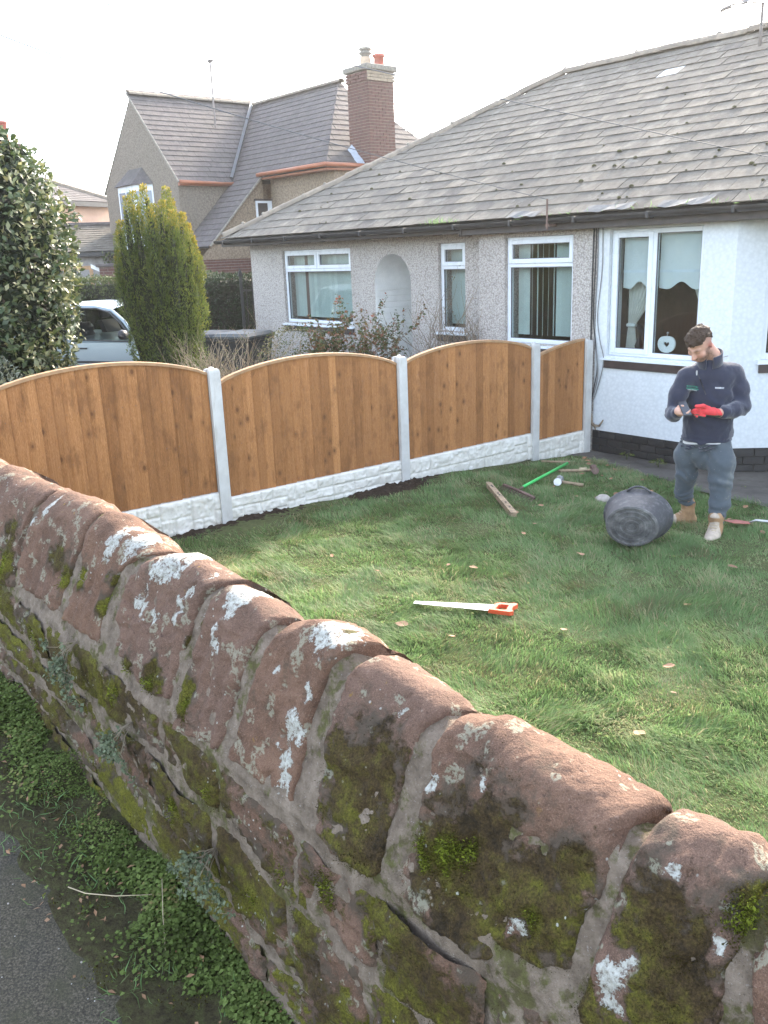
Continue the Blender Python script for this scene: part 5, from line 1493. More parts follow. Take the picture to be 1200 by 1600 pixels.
def Hp(u, t, n):                                          # hipped end, facing the bungalow side; u = y
    x = hipx - t * s2; return (x + n * s2, u, RD - LB * s2 + t * s2 + n * s2)
LH = LB
mb.add([Hp(BEY - .1, 0, -.02), Hp(2 * BY - BEY + .1, 0, -.02), Hp(BY, LH, -.02)], [(0, 1, 2)])
mb.add([(hipx, 2 * BY - BEY + .1, RD - LB * s2), (-22, 2 * BY - BEY + .1, RD - LB * s2), (-19.7, BY, RD - .02), (hipx - LB * s2, BY, RD - .02)], [(0, 1, 2, 3)])
r2 = mb.build('roof', M['deck'], old)
slate_field(A, lambda t: (GY - .07, min(8.2, 5.55 + t * s2 * 1.02)), int(LA / .215) + 1, .215, .30, r2, 1)
slate_field(Bp, lambda t: Bw(t), int(LB / .215) + 1, .215, .30, r2, 2)
slate_field(lambda u, t, n: Bp(u, t - 2.58, n), lambda t: (-17.15, -15.66), 12, .215, .30, r2, 3)
slate_field(Hp, lambda t: (BEY - .1 + t * s2, 2 * BY - BEY + .1 - t * s2), int(LH / .215) + 1, .215, .30, r2, 4)
def tiles2(p, q, ln, r, mat='ridge'):
    p, q = Vector(p), Vector(q); n = max(1, round((q - p).length / ln))
    for k in range(n): half_tile(p.lerp(q, k / n), p.lerp(q, (k + 1) / n), r * 1.05, r * .95, r2, M[mat])
tiles2((GXM, GY - .06, RD + .05), (GXM, BY, RD + .05), .45, .12)
tiles2((GXM, BY, RD + .04), (hipx - LB * s2 + .15, BY, RD + .04), .45, .12)
# lead valley between the two roofs, and the verge pointing of the gable
vs = []
for k in range(9):
    f = k / 8; y = BY - f * (BY - 5.62); d = (BY - y)
    for w in (-.12, .12):
        vs.append((GXM + d - w + .05, y - .10 + w, RD - d + .13))
MB().add(vs, [(2 * k, 2 * k + 1, 2 * k + 3, 2 * k + 2) for k in range(8)]).build('lead_valley', M['lead'], old)
mb = MB()
mb.tube([A(GY - .08, LA - .02, -.01), A(GY - .08, 0, -.01)], .03, 5)
mb.build('verge_pointing', M['lime'], old)
MB().tube([Bp(-15.64, .05, -.02), Bp(-15.64, -2.55, -.02)], .03, 5).build('catslide_verge', M['lime'], old)
# terracotta gutters
def gut2(pts, name='gutter', r=.055):
    return MB().tube(pts, r, 7).build(name, M['copper'], old, True)
gut2([(GX1 + .17, GY - .05, EV - .10), (GX1 + .17, 5.75, EV - .13)])
gut2([(-15.7, BEY - .16, EV + .0), (hipx + .06, BEY - .16, EV + .0)]); gut2([(hipx + .06, BEY - .16, EV + .0), (hipx + .06, 7.0, EV - .0)])
MB().box(-15.66, hipx - .03, BEY - .06, BEY + .25, EV - .12, EV - .03).build('soffit', M['copper'], old)
MB().box(X3 - .1, hipx - .02, BEY + .25, 9, EV - .12, EV - .03).build('soffit', M['copper'], old)
MB().box(GX1 + .0, GX1 + .12, GY, 5.7, EV - .19, EV - .08).build('soffit', M['copper'], old)
gut2([(hipx + .05, 6.95, EV), (hipx + .05, 7.0, EV - .12), (X3 + .08, 6.62, EV - .33), (X3 + .06, 6.60, -.2)], 'downpipe', .045)
gut2([(-11.9, 9.3, EV + .55), (-11.9, 9.3, EV + .1)], 'downpipe', .045)
# small white window under the catslide, and the gable oriel with its little roof
mb = MB()
wy0, wy1, wz0, wz1 = 5.46, 6.00, 3.20, 3.84
mb.box(X2 - .05, X2 + .03, wy0, wy0 + .06, wz0, wz1); mb.box(X2 - .05, X2 + .03, wy1 - .14, wy1, wz0, wz1); mb.box(X2 - .05, X2 + .03, wy0 + .06, wy1 - .14, wz1 - .06, wz1); mb.box(X2 - .05, X2 + .03, wy0 + .06, wy1 - .14, wz0, wz0 + .06)
w = mb.build('window', M['upvc'], old)
MB().box(X2 - .04, X2 + .012, wy0 + .06, wy1 - .14, wz0 + .06, wz1 - .06).build('pane', plain('dark_window_pane', (.05, .045, .045), .12, .2, 4), w)
MB().box(X2 - .02, X2 + .05, wy0 - .04, wy1 + .02, wz1 + .005, wz1 + .05).build('lintel', M['sill_brick'], w)
ox0, ox1, oz0, oz1 = -20.75, -18.75, 2.7, 4.5
mb = MB()
pts = [(ox0, GY), (ox0 + .45, GY - .38), (ox1 - .45, GY - .38), (ox1, GY)]
for k in range(3):
    (a, b), (c, d) = pts[k], pts[k + 1]
    mb.add([(a, b, oz0), (c, d, oz0), (c, d, oz1), (a, b, oz1)], [(0, 1, 2, 3)])
oriel = mb.build('oriel_window', M['upvc'], old)
mb = MB()
for k in range(3):
    (a, b), (c, d) = pts[k], pts[k + 1]; n_ = Vector((d - b, a - c, 0)).normalized() * .012
    for u0, u1 in ((.08, .46), (.54, .92)):
        q = [(a + (c - a) * u, b + (d - b) * u) for u in (u0, u1)]
        mb.add([(q[0][0] + n_.x, q[0][1] + n_.y, oz0 + .5), (q[1][0] + n_.x, q[1][1] + n_.y, oz0 + .5), (q[1][0] + n_.x, q[1][1] + n_.y, oz1 - .18), (q[0][0] + n_.x, q[0][1] + n_.y, oz1 - .18)], [(0, 1, 2, 3)])
mb.build('panes', plain('painted_sky_reflection', (.20, .24, .28), .15, .1, 4), oriel)  # opaque panes with the reflected sky put into their colour
MB().add([(ox0 - .1, GY - .02, oz1), (ox0 + .42, GY - .48, oz1), (ox1 - .42, GY - .48, oz1), (ox1 + .1, GY - .02, oz1), (ox0 + .55, GY - .01, oz1 + .5), (ox1 - .55, GY - .01, oz1 + .5)],
         [(0, 1, 4), (1, 2, 5, 4), (2, 3, 5)]).build('oriel_roof', M['slate_blue'], oriel)
# chimney
CX0, CX1, CY0, CY1 = -13.15, -12.32, 6.92, 7.78
cz0, cz1 = 3.9, 6.55
ch = MB().box(CX0, CX1, CY0, CY1, cz0, cz1 + .25).build('chimney', M['joint'], old)
brick_face(CX1, CY0, CY1, cz0, cz1, ch, 'y'); brick_face(CY0, CX0, CX1, cz0, cz1, ch, 'x')
brick_face(CX1 + .03, CY0 - .04, CY1 + .04, cz1, cz1 + .24, ch, 'y', mat='brick_pale'); brick_face(CY0 - .03, CX0 - .04, CX1 + .04, cz1, cz1 + .24, ch, 'x', mat='brick')
MB().box(CX0 - .09, CX1 + .09, CY0 - .09, CY1 + .09, cz1 + .24, cz1 + .38, 0, .02).build('chimney_cap', M['lime'], ch)
cxm_, cym_ = (CX0 + CX1) / 2, (CY0 + CY1) / 2
T_ = Matrix.Translation((cxm_ - .10, cym_ - .05, cz1 + .38))
MB().lathe([(.15, 0), (.145, .18), (.13, .26), (.0, .26)], 14, 0, T_).build('chimney_pot', M['pot'], ch, True)
MB().lathe([(.12, .25), (.12, .31), (.17, .33), (.17, .37), (.13, .38), (.13, .42), (.17, .43), (.16, .48), (0, .50)], 14, 0, T_).build('pot_cowl', M['lime'], ch, True)
MB().lathe([(.14, 0), (.13, .24), (.165, .25), (.165, .31), (.12, .31), (.1, .2)], 14, 0, Matrix.Translation((cxm_ + .12, cym_ + .22, cz1 + .38))).build('chimney_pot', M['pot_red'], ch, True)
vs = []
for k in range(7):
    t = k / 6; yy = CY0 - .02; x = CX0 + .1 + t * .85; z = RD - LB * s2 + (hipx - x) + .03 + (.03 if k % 2 else 0)
    vs += [(x, yy - .16, z + .0), (x, yy - .015, z + .14)]
MB().add(vs, [(2 * k, 2 * k + 2, 2 * k + 3, 2 * k + 1) for k in range(6)]).build('lead_flashing', M['lead'], ch)
# roof aerial
e = empty('tv_aerial', HW(GXM + 1.0, 6.1, RD - .9), HA, 'thin television aerial on a pole above the old house roof', 'aerial')
MB().tube([(0, 0, 0), (0, 0, 1.85)], .030, 5).build('mast', M['dish'], e)
mb = MB(); mb.tube([(-.25, .1, 1.85), (.35, -.14, 1.80)], .025, 4)
for k in range(9): mb.tube([(-.15 + k * .055, .06 - k * .022 - .1, 1.84 - k * .004), (-.15 + k * .055, .06 - k * .022 + .1, 1.84 - k * .004)], .007, 4)
mb.tube([(.26, -.1, 1.70), (.26, -.1, 1.90)], .012, 4)
mb.build('antenna', M['dish'], e)

# ---------------------------------------------------------------- houses beyond
FAZ = radians(64)
fx = Vector((cos(FAZ), sin(FAZ), 0)); fo = Vector((-12.4, 41.4, 0))
e = empty('peach_house', fo, FAZ - 0.0, 'distant peach rendered house with a slate hipped roof at left', 'house')
mb = MB(); mb.box(-9, 1.35, .25, 8, -.5, 4.9); mb.build('wall', M['pink_render'], e)
mb = MB(); mb.add([(-9.3, 0, 4.95), (1.75, 0, 4.95), (1.75, 8.4, 4.95), (-9.3, 8.4, 4.95), (-2.6, 4.2, 6.85), (-5.2, 4.2, 6.85)], [(0, 1, 4, 5), (1, 2, 4), (2, 3, 5, 4), (3, 0, 5)])
rf = mb.build('roof', M['slate_blue'], e)
def Fp(u, t, n):
    L_ = hypot(4.2, 1.9); return (u, t * 4.2 / L_ - n * 1.9 / L_, 4.95 + t * 1.9 / L_ + n * 4.2 / L_ + .01)
slate_field(Fp, lambda t: (-9.3 + t * .9, 1.75 - t * .94), 20, .225, .32, rf, 8)
MB().box(-9.3, 1.75, -.12, .02, 4.74, 4.93).build('fascia', M['gutter'], e)
mb = MB(); mb.tube([(1.75, 0, 5.0), (-2.6, 4.2, 6.92)], .1, 6); mb.tube([(-2.6, 4.2, 6.92), (-5.2, 4.2, 6.92)], .1, 6); mb.build('ridge_tiles', M['ridge'], e)
MB().box(-6.2, -5.4, 3.4, 4.4, 5.5, 7.7).build('chimney', M['brick'], e)
# chimney with red pots seen over the big shrub
e = empty('far_chimney', Vector((-11.6, 30.2, 0)), HA, 'distant chimney stack with two red pots showing above the large shrub at left', 'chimney')
MB().box(-.6, .55, -.35, .35, 3.0, 6.02).build('stack', M['brick'], e)
for dx in (-.22, .12):
    MB().lathe([(.13, 6.02), (.115, 6.62), (.14, 6.64), (.14, 6.70), (.1, 6.70)], 12, 0, Matrix.Translation((dx * 1.3, 0, 0))).build('chimney_pot', M['pot_red'], e, True)
# low outbuilding with a pale slate roof
OB = Vector((-8.9, 28.75, 0)); oa = radians(14)
e = empty('outbuilding', OB, oa, 'low rubble stone outbuilding with pale slate roof between shrub and golden yew', 'outbuilding')
MB().box(-3.0, 3.2, .2, 3.4, -.3, 2.62).build('wall', M['rubble'], e)
mb = MB(); mb.add([(-3.2, 0, 2.66), (3.4, 0, 2.66), (3.4, 1.8, 3.5), (-3.2, 1.8, 3.5), (3.4, 3.6, 2.66), (-3.2, 3.6, 2.66)], [(0, 1, 2, 3), (3, 2, 4, 5)])
rf = mb.build('roof', M['deck'], e)
def Op(u, t, n):
    L_ = hypot(1.8, .84); return (u, t * 1.8 / L_ - n * .84 / L_, 2.66 + t * .84 / L_ + n * 1.8 / L_ + .02)
slate_field(Op, lambda t: (-3.2, 3.4), 12, .165, .30, rf, 12, 'slate')
MB().tube([(-3.2, 1.8, 3.53), (3.4, 1.8, 3.53)], .09, 6).build('ridge_tiles', M['slate_blue'], e)
MB().box(-3.2, 3.4, -.1, .02, 2.53, 2.65).build('gutter', M['gutter'], e)
P = np.array([[rng.uniform(.4, 2.6), -.1 + rng.uniform(-.1, .1), 2.62 - abs(rng.normal(0, .28))] for _ in range(700)])
leaves_obj('ivy', leaf_mesh(P, rand_dirs(len(P)), rand_dirs(len(P)) + [0, -1, .5], .09, .8, .1), M['leaf_hedge'], e)
# brick pier and timber handrail by the outbuilding
e = empty('brick_pier', Vector((-6.75, 24.9, 0)), oa, 'low brick wall end with slate coping behind the hedge at left', 'wall')
MB().box(-.7, .7, 0, .3, 0, 2.22).build('core', M['joint'], e)
brick_face(0, -.7, .7, 1.2, 2.2, e, 'x')
MB().box(-.78, .78, -.06, .36, 2.22, 2.30, 0, .01).build('coping', M['slate_blue'], e)
e = empty('timber_handrail', Vector((-8.0, 24.7, 0)), oa, 'pale timber handrail with white end board beside the brick wall end', 'handrail')
MB().box(-1.6, .35, -.04, .04, 2.16, 2.26).build('rail', M['wood_trim'], e)
MB().box(-1.6, .60, -.03, .03, 1.86, 1.92).build('rail', M['wood_trim'], e)
mb = MB(); mb.add([(.35, -.05, 2.30), (.62, -.05, 2.16), (.62, -.05, 2.06), (.35, -.05, 2.20), (.35, .05, 2.30), (.62, .05, 2.16), (.62, .05, 2.06), (.35, .05, 2.20)], [(0, 3, 2, 1), (4, 5, 6, 7), (0, 1, 5, 4), (2, 3, 7, 6), (1, 2, 6, 5), (3, 0, 4, 7)])
mb.build('end_board', M['white_paint'], e)
for x in (-1.5, -.6, .3): MB().box(x, x + .09, -.045, .045, 0, 2.16).build('post', M['wood_trim'], e)
# overhead wires
def span(p, q, sag, r, label):
    p, q = Vector(p), Vector(q)
    pts = [p.lerp(q, k / 40) - Vector((0, 0, sag * 4 * (k / 40) * (1 - k / 40))) for k in range(41)]
    tag(MB().tube(pts, [r * (2.0 - 1.66 * (k / 40) ** .8) for k in range(41)], 5).build('overhead_wire', M['line'], None, True), label, 'wire', 'overhead telephone wires')
span((-10.58, 21.54, 8.33), HW(-.5, -.33, 2.83), .27, .010, 'dark telephone wire sagging across the sky to the bracket on the bungalow gutter')
span((-8.78, 22.34, 8.82), (3.68, 6.535, 2.63), .13, .009, 'faint overhead wire crossing above the chimney and over the slate roof')
# ---------------------------------------------------------------- plants
def shrub_points(n, prof, cx_, cy_, seed, squash=1.0, depth=.35, lump=.18):
    """points in the outer shell of a lumpy body of revolution; prof: (z, r)"""
    prof = np.array(prof); r_ = np.random.default_rng(seed)
    z = r_.uniform(prof[0, 0], prof[-1, 0], n * 2)
    R = np.interp(z, prof[:, 0], prof[:, 1])
    keep = r_.random(n * 2) < (R + .15) / (prof[:, 1].max() + .15)
    z, R = z[keep][:n], R[keep][:n]
    a = r_.uniform(0, 2 * pi, len(z))
    q = np.stack([np.cos(a), np.sin(a), z], 1)
    R = R * (1 + lump * vnoise(q, 2.6, seed, 3))
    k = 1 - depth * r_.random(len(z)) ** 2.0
    P = np.stack([cx_ + R * k * np.cos(a), cy_ + R * k * np.sin(a) * squash, z + .06 * vnoise(q, 4, seed + 2, 2)], 1)
    N = np.stack([np.cos(a), np.sin(a), np.full(len(a), .25)], 1)
    return P, N, k
# big variegated evergreen shrub at the left edge
e = empty('evergreen_shrub', (-3.86, 9.2, 0.12), 0, 'large rounded evergreen shrub with glossy pale-edged leaves at the left edge', 'shrub')
prof = [(.15, .45), (.5, .55), (1.0, .62), (1.7, .80), (2.3, .88), (2.8, .80), (3.15, .62), (3.42, .36), (3.58, .05)]
P, N, k = shrub_points(14500, prof, 0, 0, 5, 1.0, .38, .14)
D = N * .55 + rng.normal(size=P.shape) * .6 + [0, 0, .1]
NN = N * .5 + rng.normal(size=P.shape) * .45 + [0, 0, .6]
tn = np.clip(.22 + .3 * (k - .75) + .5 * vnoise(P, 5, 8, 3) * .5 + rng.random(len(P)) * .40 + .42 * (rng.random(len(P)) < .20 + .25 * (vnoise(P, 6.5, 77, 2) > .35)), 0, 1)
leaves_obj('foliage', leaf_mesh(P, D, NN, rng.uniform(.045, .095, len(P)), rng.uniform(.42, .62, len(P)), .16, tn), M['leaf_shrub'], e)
mb = MB()
rr = random.Random(3)
mb.tube([(0, 0, -.1), (.02, 0, .6), (-.02, .02, 1.5), (0, 0, 2.6)], [.09, .075, .05, .02], 7)
for _ in range(9):
    a = rr.uniform(0, 6.28); z = rr.uniform(.5, 1.8); mb.tube([(0, 0, z), (.3 * cos(a), .3 * sin(a), z + .35), (.6 * cos(a), .6 * sin(a), z + .8)], [.035, .022, .010], 5)
mb.build('trunk', M['bark'], e, True)
# opaque heart so that no light shines straight through the densest part
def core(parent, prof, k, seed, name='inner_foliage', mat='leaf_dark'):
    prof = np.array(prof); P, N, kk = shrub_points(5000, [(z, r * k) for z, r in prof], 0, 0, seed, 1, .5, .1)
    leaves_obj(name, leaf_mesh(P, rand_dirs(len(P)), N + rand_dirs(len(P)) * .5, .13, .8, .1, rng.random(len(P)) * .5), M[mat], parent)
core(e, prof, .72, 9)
# golden upright yew: a bundle of feathery spires
e = empty('golden_yew', (-2.64, 11.25, 0.27), 0, 'tall columnar golden yew of many upright spires with yellow tips', 'tree')
rr = random.Random(12); spires = []
cols = [(-.44, .10, 2.55), (-.38, -.20, 2.66), (-.25, -.32, 2.92), (-.27, .1, 3.0), (-.12, -.38, 2.80), (-.03, -.15, 3.05), (.06, -.40, 2.78), (.16, -.32, 2.86), (.15, -.05, 3.02), (.27, -.33, 2.74), (.36, -.2, 2.72), (.40, .02, 2.60), (.44, .12, 2.45), (.33, .24, 2.6), (.08, .26, 2.8), (-.13, .26, 2.8), (-.50, -.02, 2.32), (-.52, .14, 2.25), (.22, .12, 2.90), (-.02, .1, 2.85)]
Ps, Ds, Ns, Ts, Sz = [], [], [], [], []
mb = MB()
for i, (x, y, top) in enumerate(cols):
    n = 4200
    h = np.random.default_rng(50 + i).random(n) ** 0.9
    z = h * (top - .15)
    w = 0.105 * (1 - h ** 5) * (.8 + .35 * np.sin(z * 11 + i)) + .028
    fl = .28 + .72 * np.clip(h * 1.25, 0, 1)                  # stems lean out from the foot
    a = rng.uniform(0, 2 * pi, n)
    q = np.stack([np.cos(a) * 1.3 + i * 7, np.sin(a) * 1.3, z * 5.5], 1)
    bmp = 1 + .30 * vnoise(q, 1.5, 3, 3)
    cxs, cys = x * fl + .10 * (1.06 - fl) + .03 * np.sin(z * 2.2 + i), y * fl + .03 * np.cos(z * 1.9 + i * 2)
    k = (1 - .35 * rng.random(n) ** 2)
    P = np.stack([cxs + w * bmp * k * np.cos(a) * 1.05, cys + w * bmp * k * np.sin(a) * 1.05, z], 1)
    N = np.stack([np.cos(a), np.sin(a), 0 * a + .3], 1)
    D = N * .7 + rng.normal(size=P.shape) * .35 + [0, 0, .75]
    gold_sun = np.clip((h - .86) * 7, 0, 1) * .65 + np.clip((P[:, 0] - .33) * 3.5, 0, 1) * np.clip(h * 1.6 - .4, 0, 1) * .55 + .12 * h  # yellow tips, plus low sun on the right side put into the colour
    t = np.clip(.16 + .30 * rng.random(n) + .28 * vnoise(P, 9, 5, 2) * .6 + gold_sun * (.5 + .6 * rng.random(n)) - .25 * (1 - k) * 2, 0, 1)
    Ps.append(P); Ds.append(D); Ns.append(N + rand_dirs(n) * .5); Ts.append(t)
    zz_ = [-.2, .3, .8, 1.3, 1.8, top - .75, top - .3]
    mb.tube([(x * (.28 + .72 * min(1, max(0, z_ / top) * 1.25)), y * (.28 + .72 * min(1, max(0, z_ / top) * 1.25)), z_) for z_ in zz_], [.05, .055, .06, .06, .055, .045, .02], 6)
P = np.concatenate(Ps); 
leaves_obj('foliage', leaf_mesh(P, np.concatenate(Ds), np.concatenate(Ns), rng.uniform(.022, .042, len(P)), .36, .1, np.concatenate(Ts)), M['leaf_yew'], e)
mb.build('trunk', plain('yew_core_shade', (.020, .024, .008), .95, .4, 20), e, True)  # dark core tubes: shade of the gaps between spires put into their colour
# hedges: box-shaped, dense small leaves over a dark heart
def hedge(p, q, w, h, n, mat, label, seed, lf=.05, z0=.2):
    p, q = Vector(p), Vector(q); L_ = (q - p).length; a = atan2(q.y - p.y, q.x - p.x)
    e = empty('hedge', p, a, label, 'hedge')
    r_ = np.random.default_rng(seed)
    u = r_.uniform(0, L_, n); side = r_.random(n)
    tot = h + w
    top = side < w / tot
    y = np.where(top, r_.uniform(-w / 2, w / 2, n), -w / 2 * np.ones(n)); z = np.where(top, h, r_.uniform(0, h, n))
    P = np.stack([u, y, z], 1); N = np.where(top[:, None], [0, 0, 1], [0, -1, 0.15])
    k = r_.random(n) ** 2 * .16
    P = P + N * (.07 * vnoise(P, 2.2, seed, 3) - k)[:, None] + r_.normal(size=P.shape) * .015
    rnd_ = np.clip((P[:, 2] - h + .15) / .2, 0, 1) * (~top); P[:, 1] += .08 * rnd_
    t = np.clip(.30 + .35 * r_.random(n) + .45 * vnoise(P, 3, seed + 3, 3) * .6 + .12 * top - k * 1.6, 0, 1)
    leaves_obj('foliage', leaf_mesh(P, N * .6 + r_.normal(size=P.shape) * .7 + [0, 0, .3], N + r_.normal(size=P.shape) * .6, r_.uniform(.6, 1.2, n) * lf, .55, .12, t), M[mat], e)
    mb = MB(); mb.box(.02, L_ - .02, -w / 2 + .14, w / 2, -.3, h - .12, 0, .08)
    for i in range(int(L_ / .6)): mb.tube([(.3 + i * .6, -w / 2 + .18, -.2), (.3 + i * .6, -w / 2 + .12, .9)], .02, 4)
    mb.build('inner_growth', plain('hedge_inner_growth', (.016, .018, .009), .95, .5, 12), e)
    return e
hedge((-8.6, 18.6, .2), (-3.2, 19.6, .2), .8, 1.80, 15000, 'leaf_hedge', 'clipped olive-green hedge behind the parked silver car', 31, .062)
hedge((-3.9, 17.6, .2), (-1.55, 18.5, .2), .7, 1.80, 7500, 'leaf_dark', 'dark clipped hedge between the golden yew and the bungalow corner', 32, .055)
# iron side gate in front of the dark hedge
e = empty('iron_gate', (-2.55, 17.1, .2), radians(16), 'black iron side gate with pointed tops against the dark hedge', 'gate')
for i in range(2):
    x = .03 + i * .98
    MB().box(x - .025, x + .025, -.025, .025, 0, 1.78).build('gate_post', M['black_iron'], e)
    MB().add([(x - .05, -.05, 1.78), (x + .05, -.05, 1.78), (x + .05, .05, 1.78), (x - .05, .05, 1.78), (x, 0, 1.93)], [(0, 1, 4), (1, 2, 4), (2, 3, 4), (3, 0, 4), (3, 2, 1, 0)]).build('finial', M['black_iron'], e)
for i in range(8): MB().tube([(.12 + i * .115, 0, .1), (.12 + i * .115, 0, 1.62 + .10 * sin(pi * (i + .5) / 8))], .009, 5).build('gate_bar', M['black_iron'], e)
for z in (.15, 1.5): MB().box(.05, .99, -.012, .012, z, z + .03).build('gate_rail', M['black_iron'], e)
mb = MB()
for s_ in (-1, 1): mb.tube([(.515, -.02, 1.18), (.515 + s_ * .08, -.02, 1.26), (.515 + s_ * .1, -.02, 1.36), (.515 + s_ * .03, -.02, 1.38), (.515 + s_ * .03, -.02, 1.31)], .008, 4)
mb.build('scroll', M['black_iron'], e)
# bare and flowering shrubs: branching stems
def branch_shrub(name, loc, h, spread, nst, levels, mat, label, cat, seed, leaf=None, thick=.012, up_=.8, twist=.35, leafsz=.03):
    r = random.Random(seed); e = empty(name, loc, 0, label, cat)
    mb = MB(); LP, LD = [], []
    def grow(p, d, ln, th, lev):
        pts = [p]; q = Vector(p); dd = Vector(d)
        for k in range(3):
            dd = (dd + Vector((r.gauss(0, twist), r.gauss(0, twist), r.gauss(up_ * .15, twist * .5))) * .5).normalized()
            q = q + dd * ln / 3; pts.append(q.copy())
            if leaf and lev >= levels - 2 and r.random() < leaf:
                for _ in range(leafn):
                    LP.append(tuple(q + Vector((r.gauss(0, .015), r.gauss(0, .015), r.gauss(0, .015))))); LD.append((r.uniform(-1, 1), r.uniform(-1, 1), r.uniform(-.4, .7)))
        mb.tube(pts, [th, th * .85, th * .75, th * .6], 4 if lev else 5, cap=False)
        if lev + 1 < levels:
            for _ in range(r.choice([2, 2, 3])):
                a = r.choice(pts[1:]); nd = (dd + Vector((r.gauss(0, .6), r.gauss(0, .6), r.gauss(.2, .3)))).normalized()
                grow(a, nd, ln * r.uniform(.5, .75), th * .6, lev + 1)
    for _ in range(nst):
        a = r.uniform(0, 6.28); s_ = spread * r.uniform(.2, 1)
        grow(Vector((cos(a) * .06, sin(a) * .06, 0)), Vector((cos(a) * s_, sin(a) * s_, 1)).normalized(), h * r.uniform(.42, .62), thick * r.uniform(.7, 1.1), 0)
    mb.build('stems', M[mat], e, True)
    if LP:
        P = np.array(LP); leaves_obj('foliage', leaf_mesh(P, np.array(LD), rand_dirs(len(P)) + [0, 0, .6], rng.uniform(.6, 1.2, len(P)) * leafsz, .6, .15), M[leafmat], e)
    return e
leafn = 2
leafmat = 'leaf_low'
branch_shrub('bare_shrub', (-1.68, 9.40, 0.05), 1.34, .55, 130, 4, 'twig_pale', 'bare twiggy hydrangea-like shrub behind the nearest concrete post', 'shrub', 5, .14, .0075, 1.0, .2, .022)
leafmat = 'leaf_rose'; leafn = 4
branch_shrub('rose_bush', (-.62, 12.0, 0.0), 1.48, .36, 15, 4, 'twig_red', 'leggy rose bush with reddish leaves below the wide left window', 'rose bush', 21, 1.6, .010, .9, .3, .055)
branch_shrub('rose_bush', (-.08, 12.1, 0.0), 1.42, .36, 13, 4, 'twig_red', 'leggy rose bush with sparse reddish leaves in front of the arched porch', 'rose bush', 25, 1.4, .010, .9, .3, .05)
branch_shrub('pruned_shrub', (.86, 12.25, -.1), 1.75, .22, 30, 3, 'twig', 'brown pruned twiggy shrub left of the narrow window sill', 'shrub', 31, .35, .010, 1.0, .22, .02)
branch_shrub('pruned_shrub', (1.16, 12.25, -.1), 1.7, .20, 20, 3, 'twig', 'brown pruned twiggy shrub right below the narrow window', 'shrub', 37, .2, .010, 1.0, .22, .02)
branch_shrub('pruned_shrub', (1.52, 12.1, -.1), 1.7, .22, 14, 3, 'twig', 'short bare upright shrub between the narrow window and the tall window', 'shrub', 39, .1, .011, 1.0, .2, .02)
e = empty('low_bush', (-1.12, 11.9, .22), 0, 'low yellowish-green bush behind the second fence panel', 'shrub')
prof = [(.1, .25), (.5, .36), (.9, .42), (1.1, .34), (1.22, .1)]
P, N, k = shrub_points(2600, prof, 0, 0, 15, 1, .6, .3)
leaves_obj('foliage', leaf_mesh(P, N + rand_dirs(len(P)) * .8, rand_dirs(len(P)) + [0, 0, .8], rng.uniform(.02, .04, len(P)), .6, .1), M['leaf_low'], e)
MB().tube([(0, 0, 0), (.05, 0, .5), (.1, 0, 1.0)], .012, 5).build('stem', M['twig'], e, True)
e = empty('silver_bush', (-3.62, 8.35, 0), 0, 'small silvery-leaved bush at the foot of the big shrub, left edge', 'shrub')
prof = [(.2, .2), (.7, .26), (1.1, .30), (1.36, .22), (1.5, .05)]
P, N, k = shrub_points(2600, prof, 0, 0, 16, 1, .5, .25)
leaves_obj('foliage', leaf_mesh(P, N * .6 + rand_dirs(len(P)) * .7 + [0, 0, .5], rand_dirs(len(P)) + N, rng.uniform(.03, .05, len(P)), .35, .1), M['leaf_silver'], e)
MB().tube([(0, 0, 0), (.02, 0, .6), (.05, 0, 1.2)], .014, 5).build('stem', M['twig'], e, True)

# ---------------------------------------------------------------- wheelie bins
def bin_(loc, rz, label, lid='bin_lid'):
    e = empty('wheelie_bin', loc, rz, label, 'wheelie bin', 'wheelie bins by the bungalow corner')
    mb = MB(); w0, w1, d0, d1, h = .21, .28, .24, .34, .98
    vs = [(-w0, -d0, .04), (w0, -d0, .04), (w0, d0, .04), (-w0, d0, .04), (-w1, -d1, h), (w1, -d1, h), (w1, d1, h), (-w1, d1, h)]
    mb.add(vs, [(0, 3, 2, 1), (0, 1, 5, 4), (1, 2, 6, 5), (2, 3, 7, 6), (3, 0, 4, 7)])
    mb.box(-w1 - .025, w1 + .025, -d1 - .025, d1 + .02, h - .05, h + .002, 0, .012)
    mb.build('body', M['bin'], e)
    mb = MB(); vs = []
    for k, (g_, z) in enumerate(((0.03, h + .004), (.03, h + .03), (-.02, h + .07), (-.10, h + .085))):
        vs += [(-w1 - g_, -d1 - g_ - .01, z), (w1 + g_, -d1 - g_ - .01, z), (w1 + g_, d1 + g_, z), (-w1 - g_, d1 + g_, z)]
    fs = [(k * 4 + q, k * 4 + (q + 1) % 4, k * 4 + 4 + (q + 1) % 4, k * 4 + 4 + q) for k in range(3) for q in range(4)] + [(12, 13, 14, 15)]
    mb.add(vs, fs).build('lid', M[lid], e)
    MB().tube([(-.2, d1 + .05, h - .02), (.2, d1 + .05, h - .02)], .016, 6).build('handle', M['bin'], e, True)
    for s_ in (-1, 1):
        MB().lathe([(0, -.025), (.1, -.025), (.1, .025), (0, .025)], 14, 0, Matrix.Translation((s_ * .24, d0, .1)) @ Matrix.Rotation(pi / 2, 4, 'Y')).build('wheel', M['bin'], e)
bin_((-1.98, 13.35, .20), radians(-25), 'dark wheelie bin nearest the bungalow corner with pale dusty lid')
bin_((-2.55, 13.75, .18), radians(-20), 'dark wheelie bin half hidden behind the bare twiggy shrub', 'bin')

